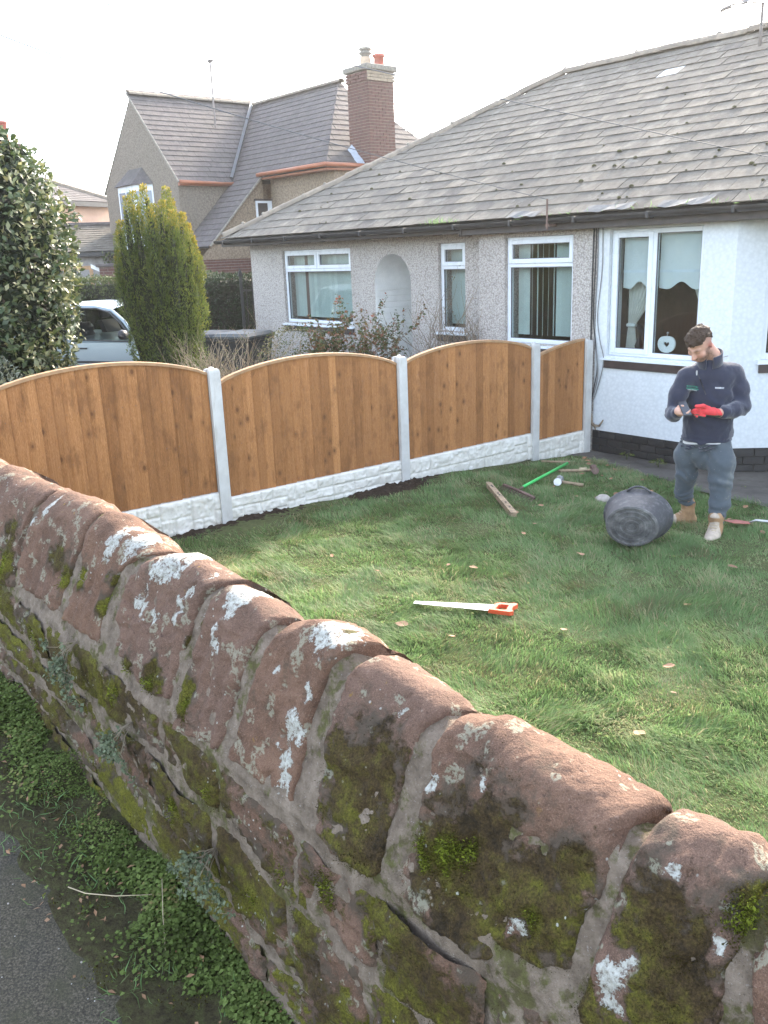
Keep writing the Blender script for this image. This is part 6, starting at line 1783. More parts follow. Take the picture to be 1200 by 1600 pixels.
# ---------------------------------------------------------------- parked car (heading to +x of its own frame)
M['paint'] = (lambda g: g.fin(g.mix(g.noise(g.pos(), 3, 3), (0.23, 0.28, 0.30), (0.27, 0.32, 0.34)), 0.32, metal=0.3, **{'Coat Weight': 0.6}))(G('silver_blue_car_paint'))
M['trim'] = plain('black_car_trim', (.018, .018, .019), .5, .15, 8)
M['car_glass'] = M['glass'].copy(); M['car_glass'].name = 'tinted_car_glass'
for nd_ in M['car_glass'].node_tree.nodes:
    if nd_.type == 'BSDF_TRANSPARENT': nd_.inputs[0].default_value = (.42, .47, .45, 1)
M['tyre'] = plain('tyre_rubber', (.02, .02, .02), .85, .2, 8)
M['seat'] = plain('grey_car_upholstery', (.07, .07, .08), .85, .2, 10)
M['amber'] = plain('amber_lens', (.55, .13, .04), .25, .1, 4)
car = empty('parked_car', (-4.62, 15.55, 0.20), radians(-22), 'silver-blue five-door hatchback parked behind the golden yew', 'car')
# lower body loft: stations along x with (half width, sill z, belt z)
def car_loft(rows, mat, name, parent, mi=None):
    n = len(rows[0]); V = [v for row in rows for v in row]
    F = [(i * n + k, (i + 1) * n + k, (i + 1) * n + k + 1, i * n + k + 1) for i in range(len(rows) - 1) for k in range(n - 1)]
    return MB().add(V, F).build(name, M[mat], parent, auto=True)
rows = []
for x, hw, zs, zb, zh in ((-2.05, .60, .42, .92, .95), (-1.98, .74, .32, .95, 1.0), (-1.6, .83, .22, .96, 1.0), (-1.1, .855, .2, .945, .97), (-.45, .86, .2, .925, .95), (.25, .86, .2, .90, .92), (.95, .85, .2, .875, .90), (1.15, .845, .2, .865, .90), (1.5, .82, .22, .80, .86), (1.85, .76, .26, .70, .77), (2.05, .62, .32, .58, .64), (2.12, .45, .40, .50, .52)):
    rr_ = [(x, -hw * .93, zs), (x, -hw * .985, zs + .12), (x, -hw, zs + (zb - zs) * .5), (x, -hw * .985, zb - .06), (x, -hw * .93, zb), (x, -hw * .5, zh), (x, 0, zh + .01)]
    rows.append(rr_ + [(a, -b, c) for a, b, c in rr_[-2::-1]])
body = car_loft(rows, 'paint', 'body', car)
# roof shell
rows = []
for x, hw, z in ((-1.62, .56, 1.28), (-1.35, .60, 1.39), (-.8, .615, 1.455), (-.2, .615, 1.475), (.25, .60, 1.455), (.55, .57, 1.395)):
    rr_ = [(x, -hw - .03, z - .05), (x, -hw, z - .015), (x, -hw * .6, z + .015), (x, 0, z + .025)]
    rows.append(rr_ + [(a, -b, c) for a, b, c in rr_[-2::-1]])
car_loft(rows, 'paint', 'roof', car)
def pil(pts, r, mat, name):
    return MB().tube(pts, r, 6).build(name, M[mat], car, True)
for s_ in (-1, 1):
    pil([(.55, s_ * .59, 1.36), (.85, s_ * .68, 1.18), (1.18, s_ * .785, .89)], [.035, .036, .045], 'paint', 'pillar')
    pil([(-.18, s_ * .62, 1.43), (-.06, s_ * .82, .93)], .045, 'trim', 'pillar')
    pil([(-1.15, s_ * .59, 1.38), (-1.35, s_ * .79, .96)], [.05, .09], 'paint', 'pillar')
    # windows, doors: each door a skin standing 3 mm off the body with its own glass
    q = lambda x, z, o=0: (x, s_ * (.862 + o - max(0, z - .90) * .42), z)
    for nm, x0, x1, top in (('door', -.06, 1.10, [(-.17, 1.405), (.30, 1.40), (.56, 1.33), (.82, 1.165), (1.06, .945)]), ('door', -1.15, -.09, [(-1.05, 1.36), (-.8, 1.395), (-.24, 1.415)])):
        zbelt = .915
        prof_ = [(x0, .26), (x0 - .0, zbelt - .01), (x1, zbelt - .04), (x1 + .02, .62), (x1 - .04, .26)]
        d = MB(); n_ = 8; vs = []
        for k in range(n_ + 1):
            z = .27 + (zbelt - .05 - .27) * k / n_
            b = .862 + .012 * sin(pi * k / n_)
            for x in (x0 + .012, x1 - .012): vs.append((x, s_ * (b + .004), z))
        d.add(vs, [(2 * k, 2 * k + 1, 2 * k + 3, 2 * k + 2) if s_ < 0 else (2 * k, 2 * k + 2, 2 * k + 3, 2 * k + 1) for k in range(n_)])
        do = d.build(nm, M['paint'], car, True)
        hx = x0 + .17
        MB().box(hx - .10, hx + .09, s_ * .885 - .012, s_ * .885 + .012, .765, .79, 0, .008).build('handle', M['trim'], do)
        MB().box(x0 + .012, x1 - .012, s_ * .872 - .012, s_ * .872 + .012, .535, .575, 0, .008).build('rub_strip', M['trim'], do)
        gp = [q(x, z, -.01) for x, z in top]; base = [q(top[-1][0], zbelt - .03 if x1 > 0 else zbelt, -.01), q(top[0][0] + (.10 if x1 > 0 else -.12), zbelt + .0, -.01)]
        ring = gp + base
        MB().add(ring, [tuple(range(len(ring)))]).build('pane', M['car_glass'], do)
        MB().tube(ring + [ring[0]], .014, 5).build('window_seal', M['trim'], do, True)
MB().add([(.57, -.57, 1.37), (.57, .57, 1.37), (1.22, .72, .90), (1.22, -.72, .90)], [(0, 1, 2, 3)]).build('windscreen', M['car_glass'], car)
MB().add([(-1.62, -.54, 1.25), (-1.62, .54, 1.25), (-1.95, .68, .98), (-1.95, -.68, .98)], [(0, 3, 2, 1)]).build('rear_window', M['car_glass'], car)
# (the near side of the car is its -y side)
mm_ = MB(); mm_.lathe([(0, -.03), (.07, -.03), (.085, .0), (.07, .05), (.0, .065)], 10, 0, Matrix.Translation((1.0, -.96, 1.00)) @ Matrix.Rotation(pi / 2, 4, 'Y') @ Matrix.Scale(1.25, 4, (0, 1, 0))); mm_.box(.96, 1.02, -.92, -.80, .925, .965)
mm_.build('mirror', M['trim'], car, True)
MB().box(1.24, 1.30, -.868, -.852, .70, .725, 0, .006).build('side_repeater', M['amber'], car)
for x in (-1.32, 1.28):
    for s_ in (-1, 1):
        T_ = Matrix.Translation((x, s_ * .80, .31)) @ Matrix.Rotation(s_ * -pi / 2, 4, 'X')
        w_ = MB().lathe([(.0, -.08), (.31, -.08), (.315, .04), (.29, .085), (.2, .085)], 22, 0, T_).build('wheel', M['tyre'], car, True)
        MB().lathe([(.2, .08), (.19, .07), (.06, .09), (0, .09)], 16, 0, T_).build('rim', M['steel'], w_, True)
MB().box(-1.5, 1.2, -.72, .72, .3, .5).build('floor', M['trim'], car)
MB().tube([(.72, -.36 + .17 * cos(k * pi / 8), .93 + .17 * sin(k * pi / 8)) for k in range(17)], .014, 6).build('steering_wheel', M['trim'], car, True)
MB().box(.85, 1.2, -.70, .70, .62, .88, 0, .06).build('dashboard', M['trim'], car)
for y in (-.36, .36):
    st = MB(); st.box(-.15, .40, y - .24, y + .24, .45, .60, 0, .05)
    vs = [(-.14, y - .22, .6), (-.02, y - .22, .6), (-.02, y + .22, .6), (-.14, y + .22, .6), (-.38, y - .19, 1.15), (-.28, y - .19, 1.15), (-.28, y + .19, 1.15), (-.38, y + .19, 1.15)]
    st.add(vs, [(0, 3, 2, 1), (4, 5, 6, 7), (0, 1, 5, 4), (1, 2, 6, 5), (2, 3, 7, 6), (3, 0, 4, 7)]); st.box(-.42, -.32, y - .12, y + .12, 1.18, 1.33, 0, .03)
    st.build('seat', M['seat'], car)
MB().box(-1.15, -.75, -.6, .6, .5, 1.1, 0, .08).build('rear_seat', M['seat'], car)
for y in (-.68, .68):
    MB().box(1.86, 2.08, y - .12, y + .12, .60, .70, 0, .03).build('headlight', M['upvc'], car)
# ---------------------------------------------------------------- implicit surfaces (smooth unions meshed with surface nets)
class Sdf:
    def __init__(s, lo, hi, h):
        s.lo = np.array(lo, float); s.h = h
        s.n = np.ceil((np.array(hi) - s.lo) / h).astype(int) + 1
        s.D = np.full(s.n, 9.0, dtype=np.float32)
        s.ax = [s.lo[i] + h * np.arange(s.n[i]) for i in range(3)]
    def region(s, lo, hi, pad):
        i0 = np.clip(((np.array(lo) - pad - s.lo) / s.h).astype(int), 0, s.n - 1)
        i1 = np.clip(((np.array(hi) + pad - s.lo) / s.h).astype(int) + 2, 1, s.n)
        sl = tuple(slice(a, b) for a, b in zip(i0, i1))
        X = np.meshgrid(*[s.ax[i][sl[i]] for i in range(3)], indexing='ij')
        return sl, np.stack(X, -1)
    def put(s, sl, d, k, cut=False):
        c = s.D[sl]
        if cut:
            s.D[sl] = np.maximum(c, -d); return
        if k <= 0:
            s.D[sl] = np.minimum(c, d); return
        hh = np.clip(.5 + .5 * (c - d) / k, 0, 1)
        s.D[sl] = (c * (1 - hh) + d * hh - k * hh * (1 - hh)).astype(np.float32)
    def cap(s, a, b, ra, rb, k=.03, sq=(1, 1, 1), cut=False):
        """tapered capsule; sq flattens it along axes"""
        a, b, sq = np.array(a, float), np.array(b, float), np.array(sq, float)
        R = max(ra, rb)
        sl, X = s.region(np.minimum(a, b) - R * sq, np.maximum(a, b) + R * sq, k + .04)
        P = (X - a) / sq; v = (b - a) / sq
        t = np.clip((P @ v) / max(v @ v, 1e-9), 0, 1)
        d = (np.linalg.norm(P - t[..., None] * v, axis=-1) - (ra + (rb - ra) * t)) * min(sq)
        s.put(sl, d, k, cut)
    def ell(s, c, r, k=.03, M_=None, cut=False):
        c, r = np.array(c, float), np.array(r, float); R = r.max()
        sl, X = s.region(c - R, c + R, k + .04)
        P = X - c
        if M_ is not None: P = P @ np.array(M_)               # rows of M_: local axes as columns
        q = P / r; n1 = np.linalg.norm(q, axis=-1); n2 = np.linalg.norm(q / r, axis=-1) + 1e-9
        s.put(sl, n1 * (n1 - 1) / n2, k, cut)
    def path(s, pts, rs, k=.03, sq=(1, 1, 1)):
        for i in range(len(pts) - 1): s.cap(pts[i], pts[i + 1], rs[i], rs[i + 1], k, sq)
    def warp(s, fn):
        X = np.stack(np.meshgrid(*s.ax, indexing='ij'), -1)
        m_ = np.abs(s.D) < .06
        s.D[m_] += fn(X[m_]).astype(np.float32)
    def mesh(s, name):
        D = s.D; n = D.shape; ins = D < 0
        c = [D[i:n[0] - 1 + i, j:n[1] - 1 + j, k:n[2] - 1 + k] for i in (0, 1) for j in (0, 1) for k in (0, 1)]
        b = [(x < 0) for x in c]; cnt = sum(x.astype(np.int8) for x in b)
        act = (cnt > 0) & (cnt < 8)
        idx = -np.ones(act.shape, dtype=np.int64); ids = np.argwhere(act); idx[act] = np.arange(len(ids))
        cv = np.stack([x[act] for x in c], 1)
        offs = np.array([(i, j, k) for i in (0, 1) for j in (0, 1) for k in (0, 1)], float)
        acc = np.zeros((len(ids), 3)); num = np.zeros(len(ids))
        for p in range(8):
            for q in range(p + 1, 8):
                if np.abs(offs[p] - offs[q]).sum() != 1: continue
                cr = (cv[:, p] < 0) != (cv[:, q] < 0)
                t = np.where(cr, cv[:, p] / np.where(cr, cv[:, p] - cv[:, q], 1), 0)
                acc += np.where(cr[:, None], offs[p] + t[:, None] * (offs[q] - offs[p]), 0); num += cr
        V = s.lo + (ids + acc / num[:, None]) * s.h
        F = []
        for ax in range(3):
            o1, o2 = [a for a in range(3) if a != ax]
            A_ = [slice(0, n[i] - 1) if i == ax else slice(1, n[i] - 1) for i in range(3)]
            B_ = list(A_); B_[ax] = slice(1, n[ax])
            i0, i1 = ins[tuple(A_)], ins[tuple(B_)]
            for flip, mk in ((False, i0 & ~i1), (True, ~i0 & i1)):
                g_ = np.argwhere(mk)
                if not len(g_): continue
                g_[:, o1] += 1; g_[:, o2] += 1
                e = np.eye(3, dtype=int)
                q = [idx[tuple((g_ - d).T)] for d in (e[o1] * 0, e[o1], e[o1] + e[o2], e[o2])]
                q = np.stack(q, 1)
                if flip != (ax == 1): q = q[:, ::-1]
                F.append(q)
        F = np.concatenate(F); F = F[(F >= 0).all(1)]
        me = fast_mesh(name, V, F)
        return me

def cloth(name, base, dark, rnd_scale=9, sheen=0.2, bump=.35, dust=None, dscale=5):
    g = G(name); p = g.pos()
    c = g.mix(g.noise(p, rnd_scale, 5, .65), dark, base)
    if dust is not None:
        c = g.mix(g.step(g.noise(p, dscale, 6, .7), .50, .72, 0, .75), c, dust)
        c = g.mix(g.step(g.voro(p, 34), .10, .05, 0, .5), c, (.55, .55, .52))
    return g.fin(c, .92, g.bump(g.noise(p, 220, 3, .7), bump, .003), spec=.15, **{'Sheen Weight': sheen})
M['skin'] = plain('fair_skin', (.50, .285, .205), .5, .12, 25)
g = G('fair_skin_face'); p = g.pos()
c = g.mix(g.attr('flush'), g.ramp(g.noise(p, 30, 3), [(.3, (.47, .265, .19)), (.7, (.55, .32, .235))]), (.50, .165, .13))
c = g.mix(g.attr('beard'), c, (.062, .036, .022))
M['skin'] = g.fin(c, .5, g.bump(g.noise(p, 180, 3), .15, .002), spec=.4, **{'Subsurface Weight': .06, 'Subsurface Scale': .02})
g = G('brown_hair'); p = g.pos()
M['hair'] = g.fin(g.ramp(g.noise(g.scaled(p, (1, 1, .6)), 120, 4, .7), [(.3, (.018, .011, .007)), (.7, (.075, .045, .027))]), .65, g.bump(g.noise(p, 150, 4, .7), .9, .008), spec=.3)
M['fleece'] = cloth('navy_fleece', (.034, .038, .062), (.020, .023, .040), 12, .35, .5)
M['jogger'] = cloth('dusty_blue_jogging_cloth', (.098, .116, .132), (.058, .072, .086), 7, .2, .4, (.19, .20, .18), 4)
M['shirt'] = cloth('pale_undershirt', (.62, .62, .60), (.5, .5, .5))
M['boot'] = plain('tan_suede_boot', (.34, .205, .105), .85, .3, 18, bump=.4, bscale=90)
M['boot_pale'] = plain('worn_pale_boot_toe', (.46, .38, .30), .8, .25, 20, bump=.3, bscale=90)
M['sole'] = plain('boot_sole', (.30, .24, .17), .85, .2, 20)
M['glove'] = plain('red_work_glove', (.60, .045, .050), .8, .2, 30, bump=.4, bscale=120)
M['glove_palm'] = plain('dark_green_glove_latex', (.050, .075, .055), .6, .3, 25)
M['phone'] = plain('black_phone_body', (.012, .012, .014), .25, .1, 10)
M['screen'] = plain('dark_phone_screen', (.03, .035, .045), .08, .1, 10)

# the man stands with his weight on both feet, left foot forward, head bent over the phone; x right, y away, z up
man = empty('person', (2.555, 6.90, -.055), radians(-20.6), 'standing man in navy fleece and dusty blue joggers looking down at a phone', 'person')
man.scale = (1.07, 1.07, 1.08)
Lf = dict(hip=(.135, .12, .80), knee=(.165, .04, .44), ank=(.150, -.03, .10))
Rf = dict(hip=(-.060, .20, .80), knee=(-.090, .22, .45), ank=(-.062, .33, .10))
shL, elL, wrL = (.196, .15, 1.235), (.268, .11, 1.000), (.115, -.105, .985)
shR, elR, wrR = (-.122, .02, 1.225), (-.200, -.02, .965), (-.150, -.185, 1.000)
hd = np.array((-.045, -.045, 1.475))                       # centre of the head
# head axes: face looks down and to the image left
fdir = np.array((-.42, -.62, -.72)); fdir /= np.linalg.norm(fdir)
upd = np.array((-.20, -.42, .88)); upd -= fdir * (upd @ fdir); upd /= np.linalg.norm(upd)
sid = np.cross(fdir, upd)                                   # the man's left-hand side is +? resolved by sign below
if sid[0] < 0: sid = -sid
HM = np.stack([sid, fdir, upd], 1)
def hp_(x, f, u): return hd + sid * x + fdir * f + upd * u
B = Sdf((-.36, -.34, -.02), (.50, .50, 1.66), .0062)
# trunk, legs and arms under the clothes
B.path([(.035, .12, .90), (.045, .10, 1.05), (.05, .085, 1.24)], [.105, .105, .095], .05, (1.15, .7, 1))
B.path([(.04, .09, 1.28), (.035, .055, 1.37), (.0, .01, 1.43)], [.075, .062, .058], .03)
for L in (Lf, Rf):
    B.path([np.array(L['hip']) * (.7, 1, .90), L['knee'], L['ank']], [.055, .050, .028], .03)
    B.cap((.035, .13, .70), (.035, .12, .92), .07, .075, .04)
    B.cap(L['ank'], np.array(L['ank']) + (-.01, -.03, -.045), .028, .026, .02)
B.path([shL, elL, wrL], [.045, .036, .028], .03); B.path([shR, elR, wrR], [.042, .036, .028], .03)
B.cap((.16, .122, 1.22), (-.08, .04, 1.21), .045, .045, .04)
# head
B.ell(hp_(0, -.010, .025), (.076, .096, .098), .02, HM)
B.ell(hp_(0, .030, -.045), (.060, .068, .078), .035, HM)
B.ell(hp_(0, .060, -.095), (.030, .026, .022), .025, HM)
B.cap(hp_(0, .096, .008), hp_(0, .118, -.032), .009, .0155, .014)        # nose
for s_ in (-1, 1):
    B.ell(hp_(s_ * .011, .108, -.036), (.008, .008, .007), .008, HM)
    B.cap(hp_(s_ * .012, .092, .020), hp_(s_ * .045, .078, .020), .009, .007, .014)   # brow
    B.ell(hp_(s_ * .031, .083, .002), (.013, .008, .008), .006, HM)               # closed lids
    B.ell(hp_(s_ * .046, .066, -.030), (.022, .020, .020), .02, HM)
    B.ell(hp_(s_ * .077, -.010, -.010), (.009, .017, .030), .006, HM)             # ears
    B.cap(hp_(s_ * .083, -.018, .016), hp_(s_ * .080, -.006, -.032), .0065, .006, .004)
B.cap(hp_(-.018, .098, -.066), hp_(.018, .098, -.066), .0075, .0075, .008)
B.cap(hp_(-.015, .097, -.077), hp_(.015, .097, -.077), .0080, .0080, .007)
# hands: palm, four fingers of different lengths and a thumb, curled round the phone
def hand(wr, palm, fingers, thumb, fr=.0085):
    B.cap(wr, palm[0], .028, .028, .02, (1, 1, 1)); B.path(palm, [.029, .030], .012)
    for f in fingers: B.path(f, [fr, fr * .96, fr * .9, fr * .8][:len(f)], .004)
    B.path(thumb, [.013, .011, .0095], .008)
PH = np.array((-.118, -.235, 1.035))                         # centre of the phone
# right hand (image left) holds the phone from below and the outer side
hand(wrR, [(-.160, -.215, 1.012), (-.152, -.232, 1.010)],
     [[(-.150, -.240 - .004 * i, 1.000), (-.128 + .004 * i, -.262 + .014 * i - .01, .998), (-.098 + .003 * i, -.258 + .016 * i - .012, 1.008), (-.082, -.246 + .016 * i - .01, 1.022)] for i in range(4)],
     [(-.170, -.212, 1.020), (-.158, -.218, 1.045), (-.132, -.226, 1.052)])
# left hand (image right): gloved, thumb on the screen
gl_palm = [(.075, -.145, .998), (.030, -.175, 1.010)]
gl_f = [[(.018, -.172 - .006 * i, 1.024 - .016 * i), (-.022, -.205 + .004 * i, 1.030 - .016 * i), (-.056 + .006 * i, -.215 + .006 * i, 1.020 - .014 * i), (-.070 + .012 * i, -.205, 1.006 - .012 * i)] for i in range(4)]
gl_t = [(.045, -.172, 1.030), (.005, -.205, 1.052), (-.040, -.222, 1.050)]
hand(wrL, gl_palm, gl_f, gl_t, .0092)
me = B.mesh('body')
V = np.empty(len(me.vertices) * 3, dtype=np.float32); me.vertices.foreach_get('co', V); V = V.reshape(-1, 3).astype(float)
R_ = V - hd; lx, lf, lu = R_ @ sid, R_ @ fdir, R_ @ upd
inh = np.linalg.norm(R_, axis=1) < .17
ear = np.exp(-(((np.abs(lx) - .08) / .012) ** 2 + (lf / .03) ** 2 + ((lu + .008) / .035) ** 2))
nose = np.exp(-((lx / .02) ** 2 + ((lf - .115) / .02) ** 2 + ((lu + .035) / .02) ** 2))
cheek = np.exp(-(((np.abs(lx) - .045) / .02) ** 2 + ((lf - .075) / .03) ** 2 + ((lu + .03) / .02) ** 2))
set_attr(me, 'flush', np.clip(inh * (ear * .9 + nose * .5 + cheek * .45), 0, 1))
jaw = np.clip((-.050 - lu) / .018, 0, 1) * np.clip((lf + .02) / .03, 0, 1)
side = np.clip((.004 - lu) / .02, 0, 1) * np.clip((np.abs(lx) - .054) / .008, 0, 1) * np.clip((lf + .004) / .012, 0, 1) * np.clip((.062 - lf) / .02, 0, 1)
must = np.exp(-((lx / .028) ** 2 + ((lu + .055) / .008) ** 2)) * (lf > .07)
lips = np.exp(-((lx / .018) ** 2 + ((lu + .071) / .009) ** 2)) * (lf > .08)
brow = np.exp(-(((np.abs(lx) - .03) / .02) ** 2 + ((lu - .024) / .006) ** 2)) * (lf > .07)
lash = np.exp(-(((np.abs(lx) - .031) / .013) ** 2 + ((lu + .004) / .0035) ** 2)) * (lf > .075)
nb = .75 + .35 * vnoise(V, 130, 4, 2)
fade = np.clip((np.abs(lx) - .05) / .02, 0, 1) * np.clip((lu + .01) / .03, 0, 1) * np.clip((.03 - lf) / .03, 0, 1) * .35
nape = np.clip((-.03 - lf) / .03, 0, 1) * np.clip((lu + .09) / .05, 0, 1) * .35
set_attr(me, 'beard', np.clip(inh * (np.clip(np.maximum(jaw, side) - lips * 1.2, 0, 1) * .78 * nb + must * .6 + brow * .85 + lash * .7 + fade + nape), 0, .92))
wrap('body', me, M['skin'], man, True)
# hair: short at the sides, longer tousled top falling forward
Hh = Sdf(hd - .2, hd + .2, .0042)
Hh.ell(hp_(0, -.012, .036), (.082, .101, .100), .01, HM)
Hh.ell(hp_(0, .040, .098), (.058, .055, .024), .02, HM)
Hh.ell(hp_(0, .080, .084), (.042, .024, .016), .015, HM)
X = np.stack(np.meshgrid(*Hh.ax, indexing='ij'), -1); rel = X - hd
fx_, fy_, fz_ = rel @ sid, rel @ fdir, rel @ upd
line = .062 + .0 * fx_ - np.clip(-fy_ - .0, 0, .1) * .85 + np.clip(fy_ - .05, 0, .1) * .10       # hairline: high in front, low at the nape
Hh.D = np.maximum(Hh.D, (line - fz_) * .8).astype(np.float32)
Hh.D = np.maximum(Hh.D, -(np.where(np.abs(fx_) > .055, (.042 + np.clip(-fy_, 0, .1) * .0 - fz_), -1))).astype(np.float32) if False else Hh.D
Hh.warp(lambda P: .010 * vnoise(P, 46, 5, 3) - .0005)
wrap('hair', Hh.mesh('hair'), M['hair'], man, True)
# fleece
Fc = Sdf((-.34, -.26, .66), (.52, .40, 1.46), .0068)
Fc.path([(.040, .125, .735), (.042, .115, .90), (.045, .10, 1.08), (.05, .085, 1.20)], [.156, .140, .138, .130], .05, (1.16, .84, 1))
Fc.cap((-.075, .04, 1.225), (.160, .122, 1.235), .088, .090, .05, (1, .85, .9))
Fc.cap((.03, .07, 1.28), (.03, .05, 1.335), .092, .068, .05)
Fc.path([shL, (.245, .142, 1.12), elL], [.080, .075, .066], .025)
Fc.path([elL, (.215, .01, .985), (.150, -.075, .985)], [.066, .057, .046], .02)
Fc.path([shR, (-.175, .0, 1.10), elR], [.074, .066, .060], .025)
Fc.path([elR, (-.195, -.09, .965), (-.170, -.150, .985)], [.060, .052, .043], .02)
Fc.ell((.06, .19, .80), (.17, .09, .10), .05)
Fc.D[:, :, Fc.ax[2] < .735] = np.maximum(Fc.D[:, :, Fc.ax[2] < .735], .004)
def folds(P):
    a = .0042 * vnoise(P * [1, 1, .55], 13, 8, 3) + .0018 * vnoise(P, 36, 9, 2)
    dl = np.linalg.norm(P - np.array(elL), axis=1); dr = np.linalg.norm(P - np.array(elR), axis=1)
    w = np.clip(1 - dl / .16, 0, 1) + np.clip(1 - dr / .14, 0, 1)
    a = a + .0065 * w * np.sin(P @ np.array([60, -35, 75]) + 3 * vnoise(P, 9, 3, 2))
    h = np.clip((.80 - P[:, 2]) / .06, 0, 1)
    a = a + .004 * h * np.sin(P[:, 2] * 210 + 4 * vnoise(P, 10, 6, 2))
    c = np.clip(1 - np.abs(P[:, 2] - 1.0) / .22, 0, 1) * (P[:, 0] > -.1) * (P[:, 0] < .2)
    return a + .005 * c * np.sin(P @ np.array([40, 10, 55]) + 4 * vnoise(P, 6, 2, 2))
Fc.warp(folds)
flc = wrap('fleece_top', Fc.mesh('fleece_top'), M['fleece'], man, True)
# stand-up collar, open at the throat
vs, fs = [], []
n = 26
for k in range(n + 1):
    w = -pi / 2 + .28 + (2 * pi - .56) * k / n
    for r, z, o in ((.092, 1.315, 0), (.086, 1.352, -.004), (.088, 1.385, -.008), (.079, 1.385, -.008), (.076, 1.35, -.004), (.078, 1.315, 0)):
        tilt = .030 * sin(w + .3)
        vs.append((.030 + r * cos(w) * 1.02, .050 + o + r * sin(w) * .95, z + tilt * 1.0 + (.012 if z > 1.33 else 0)))
for k in range(n):
    for q in range(6): fs.append((k * 6 + q, k * 6 + (q + 1) % 6, k * 6 + 6 + (q + 1) % 6, k * 6 + 6 + q))
fs += [tuple(range(6))[::-1], tuple(n * 6 + q for q in range(6))]
MB().add(vs, fs).build('collar', M['fleece'], man, True)
def on_front(x, z):
    """front surface of the fleece at (x, z): nearest zero crossing seen from -y"""
    i = int(round((x - Fc.lo[0]) / Fc.h)); k = int(round((z - Fc.lo[2]) / Fc.h))
    col = Fc.D[i, :, k]; j = int(np.argmax(col < 0))
    return Fc.ax[1][j] - Fc.h * .6
mb = MB()
pts = [(-.055 + .012 * k, 0, 1.275 - .028 * k) for k in range(7)]
pts = [(x, on_front(x, z) - .001, z) for x, _, z in pts]
mb.tube(pts, .0035, 5); mb.build('zip', M['phone'], man)
MB().box(pts[0][0] - .006, pts[0][0] + .006, pts[0][1] - .010, pts[0][1] - .002, pts[0][2] - .035, pts[0][2] + .004, 0, .003).build('zip_pull', M['steel'], man)
def patch(x0, z0, x1, z1, hgt, mat, name, dashes):
    mb = MB(); t = 0
    while t < 1:
        w = dashes[int(t * 997) % len(dashes)] if isinstance(dashes, list) else 1.0
        a, b = t, min(1, t + w)
        for u in ((a, b),):
            q = []
            for v in u:
                x, z = x0 + (x1 - x0) * v, z0 + (z1 - z0) * v
                q.append((x, min(on_front(x, z), on_front(x, z + hgt)) - .0030, z))
            mb.add([q[0], q[1], (q[1][0], q[1][1] + .0004, q[1][2] + hgt), (q[0][0], q[0][1] + .0004, q[0][2] + hgt)], [(0, 1, 2, 3)])
        t = b + (.035 if isinstance(dashes, list) else 1)
    mb.build(name, mat, man)
GRN = plain('green_embroidery', (.035, .17, .12), .8, .2, 60); WHT = plain('white_embroidery', (.55, .57, .60), .8, .15, 60)
patch(-.118, 1.165, -.040, 1.150, .011, GRN, 'chest_logo', [.12, .09, .16, .07, .11])
patch(-.120, 1.150, -.035, 1.134, .009, GRN, 'chest_logo', 1)
patch(-.112, 1.139, -.045, 1.126, .006, WHT, 'chest_logo', [.10, .06, .13, .08])
patch(.078, 1.150, .140, 1.146, .011, WHT, 'chest_lettering', [.12, .08, .10, .11])
# joggers: loose, bunched over the boots
T = Sdf((-.26, -.18, .08), (.36, .46, .90), .0072)
T.path([(.042, .125, .80), (.042, .13, .74), (.042, .135, .66)], [.112, .124, .126], .04, (1.16, .82, 1))
T.path([(.125, .12, .70), (.160, .075, .58), Lf['knee'], (.168, .02, .27), (.155, -.012, .165)], [.100, .098, .082, .070, .054], .03)
T.path([(-.050, .17, .70), (-.092, .20, .60), Rf['knee'], (-.100, .28, .28), (-.066, .322, .175)], [.096, .092, .078, .064, .052], .03)
T.cap((.035, .13, .62), (.035, .13, .56), .075, .05, .04)
def tf(P):
    a = .0055 * vnoise(P * [1, 1, .6], 11, 18, 3) + .002 * vnoise(P, 32, 19, 2)
    lo = np.clip((.36 - P[:, 2]) / .2, 0, 1)
    a = a + .0075 * lo * np.sin(P[:, 2] * 105 + 5 * vnoise(P, 6, 12, 2))
    kn = np.clip(1 - np.abs(P[:, 2] - .45) / .09, 0, 1)
    a = a + .006 * kn * np.sin(P[:, 2] * 80 + P[:, 0] * 30 + 4 * vnoise(P, 7, 13, 2))
    cr = np.clip(1 - np.linalg.norm((P - [.04, .05, .66]) / [1, 1.4, 1], axis=1) / .16, 0, 1)
    return a + .007 * cr * np.sin(P[:, 0] * 70 * np.sign(P[:, 0] - .04) + P[:, 2] * 55)
T.warp(tf)
wrap('trousers', T.mesh('trousers'), M['jogger'], man, True)
mb = MB(); n = 30
vs = []
for k in range(n + 1):
    w = 2 * pi * k / n
    vs += [(.042 + .165 * cos(w), .125 + .120 * sin(w), .765), (.042 + .170 * cos(w), .125 + .126 * sin(w), .727 + .008 * cos(w) + .004 * sin(w * 3))]
mb.add(vs, [(2 * k, 2 * k + 2, 2 * k + 3, 2 * k + 1) for k in range(n)]); mb.build('undershirt', M['shirt'], man, True)
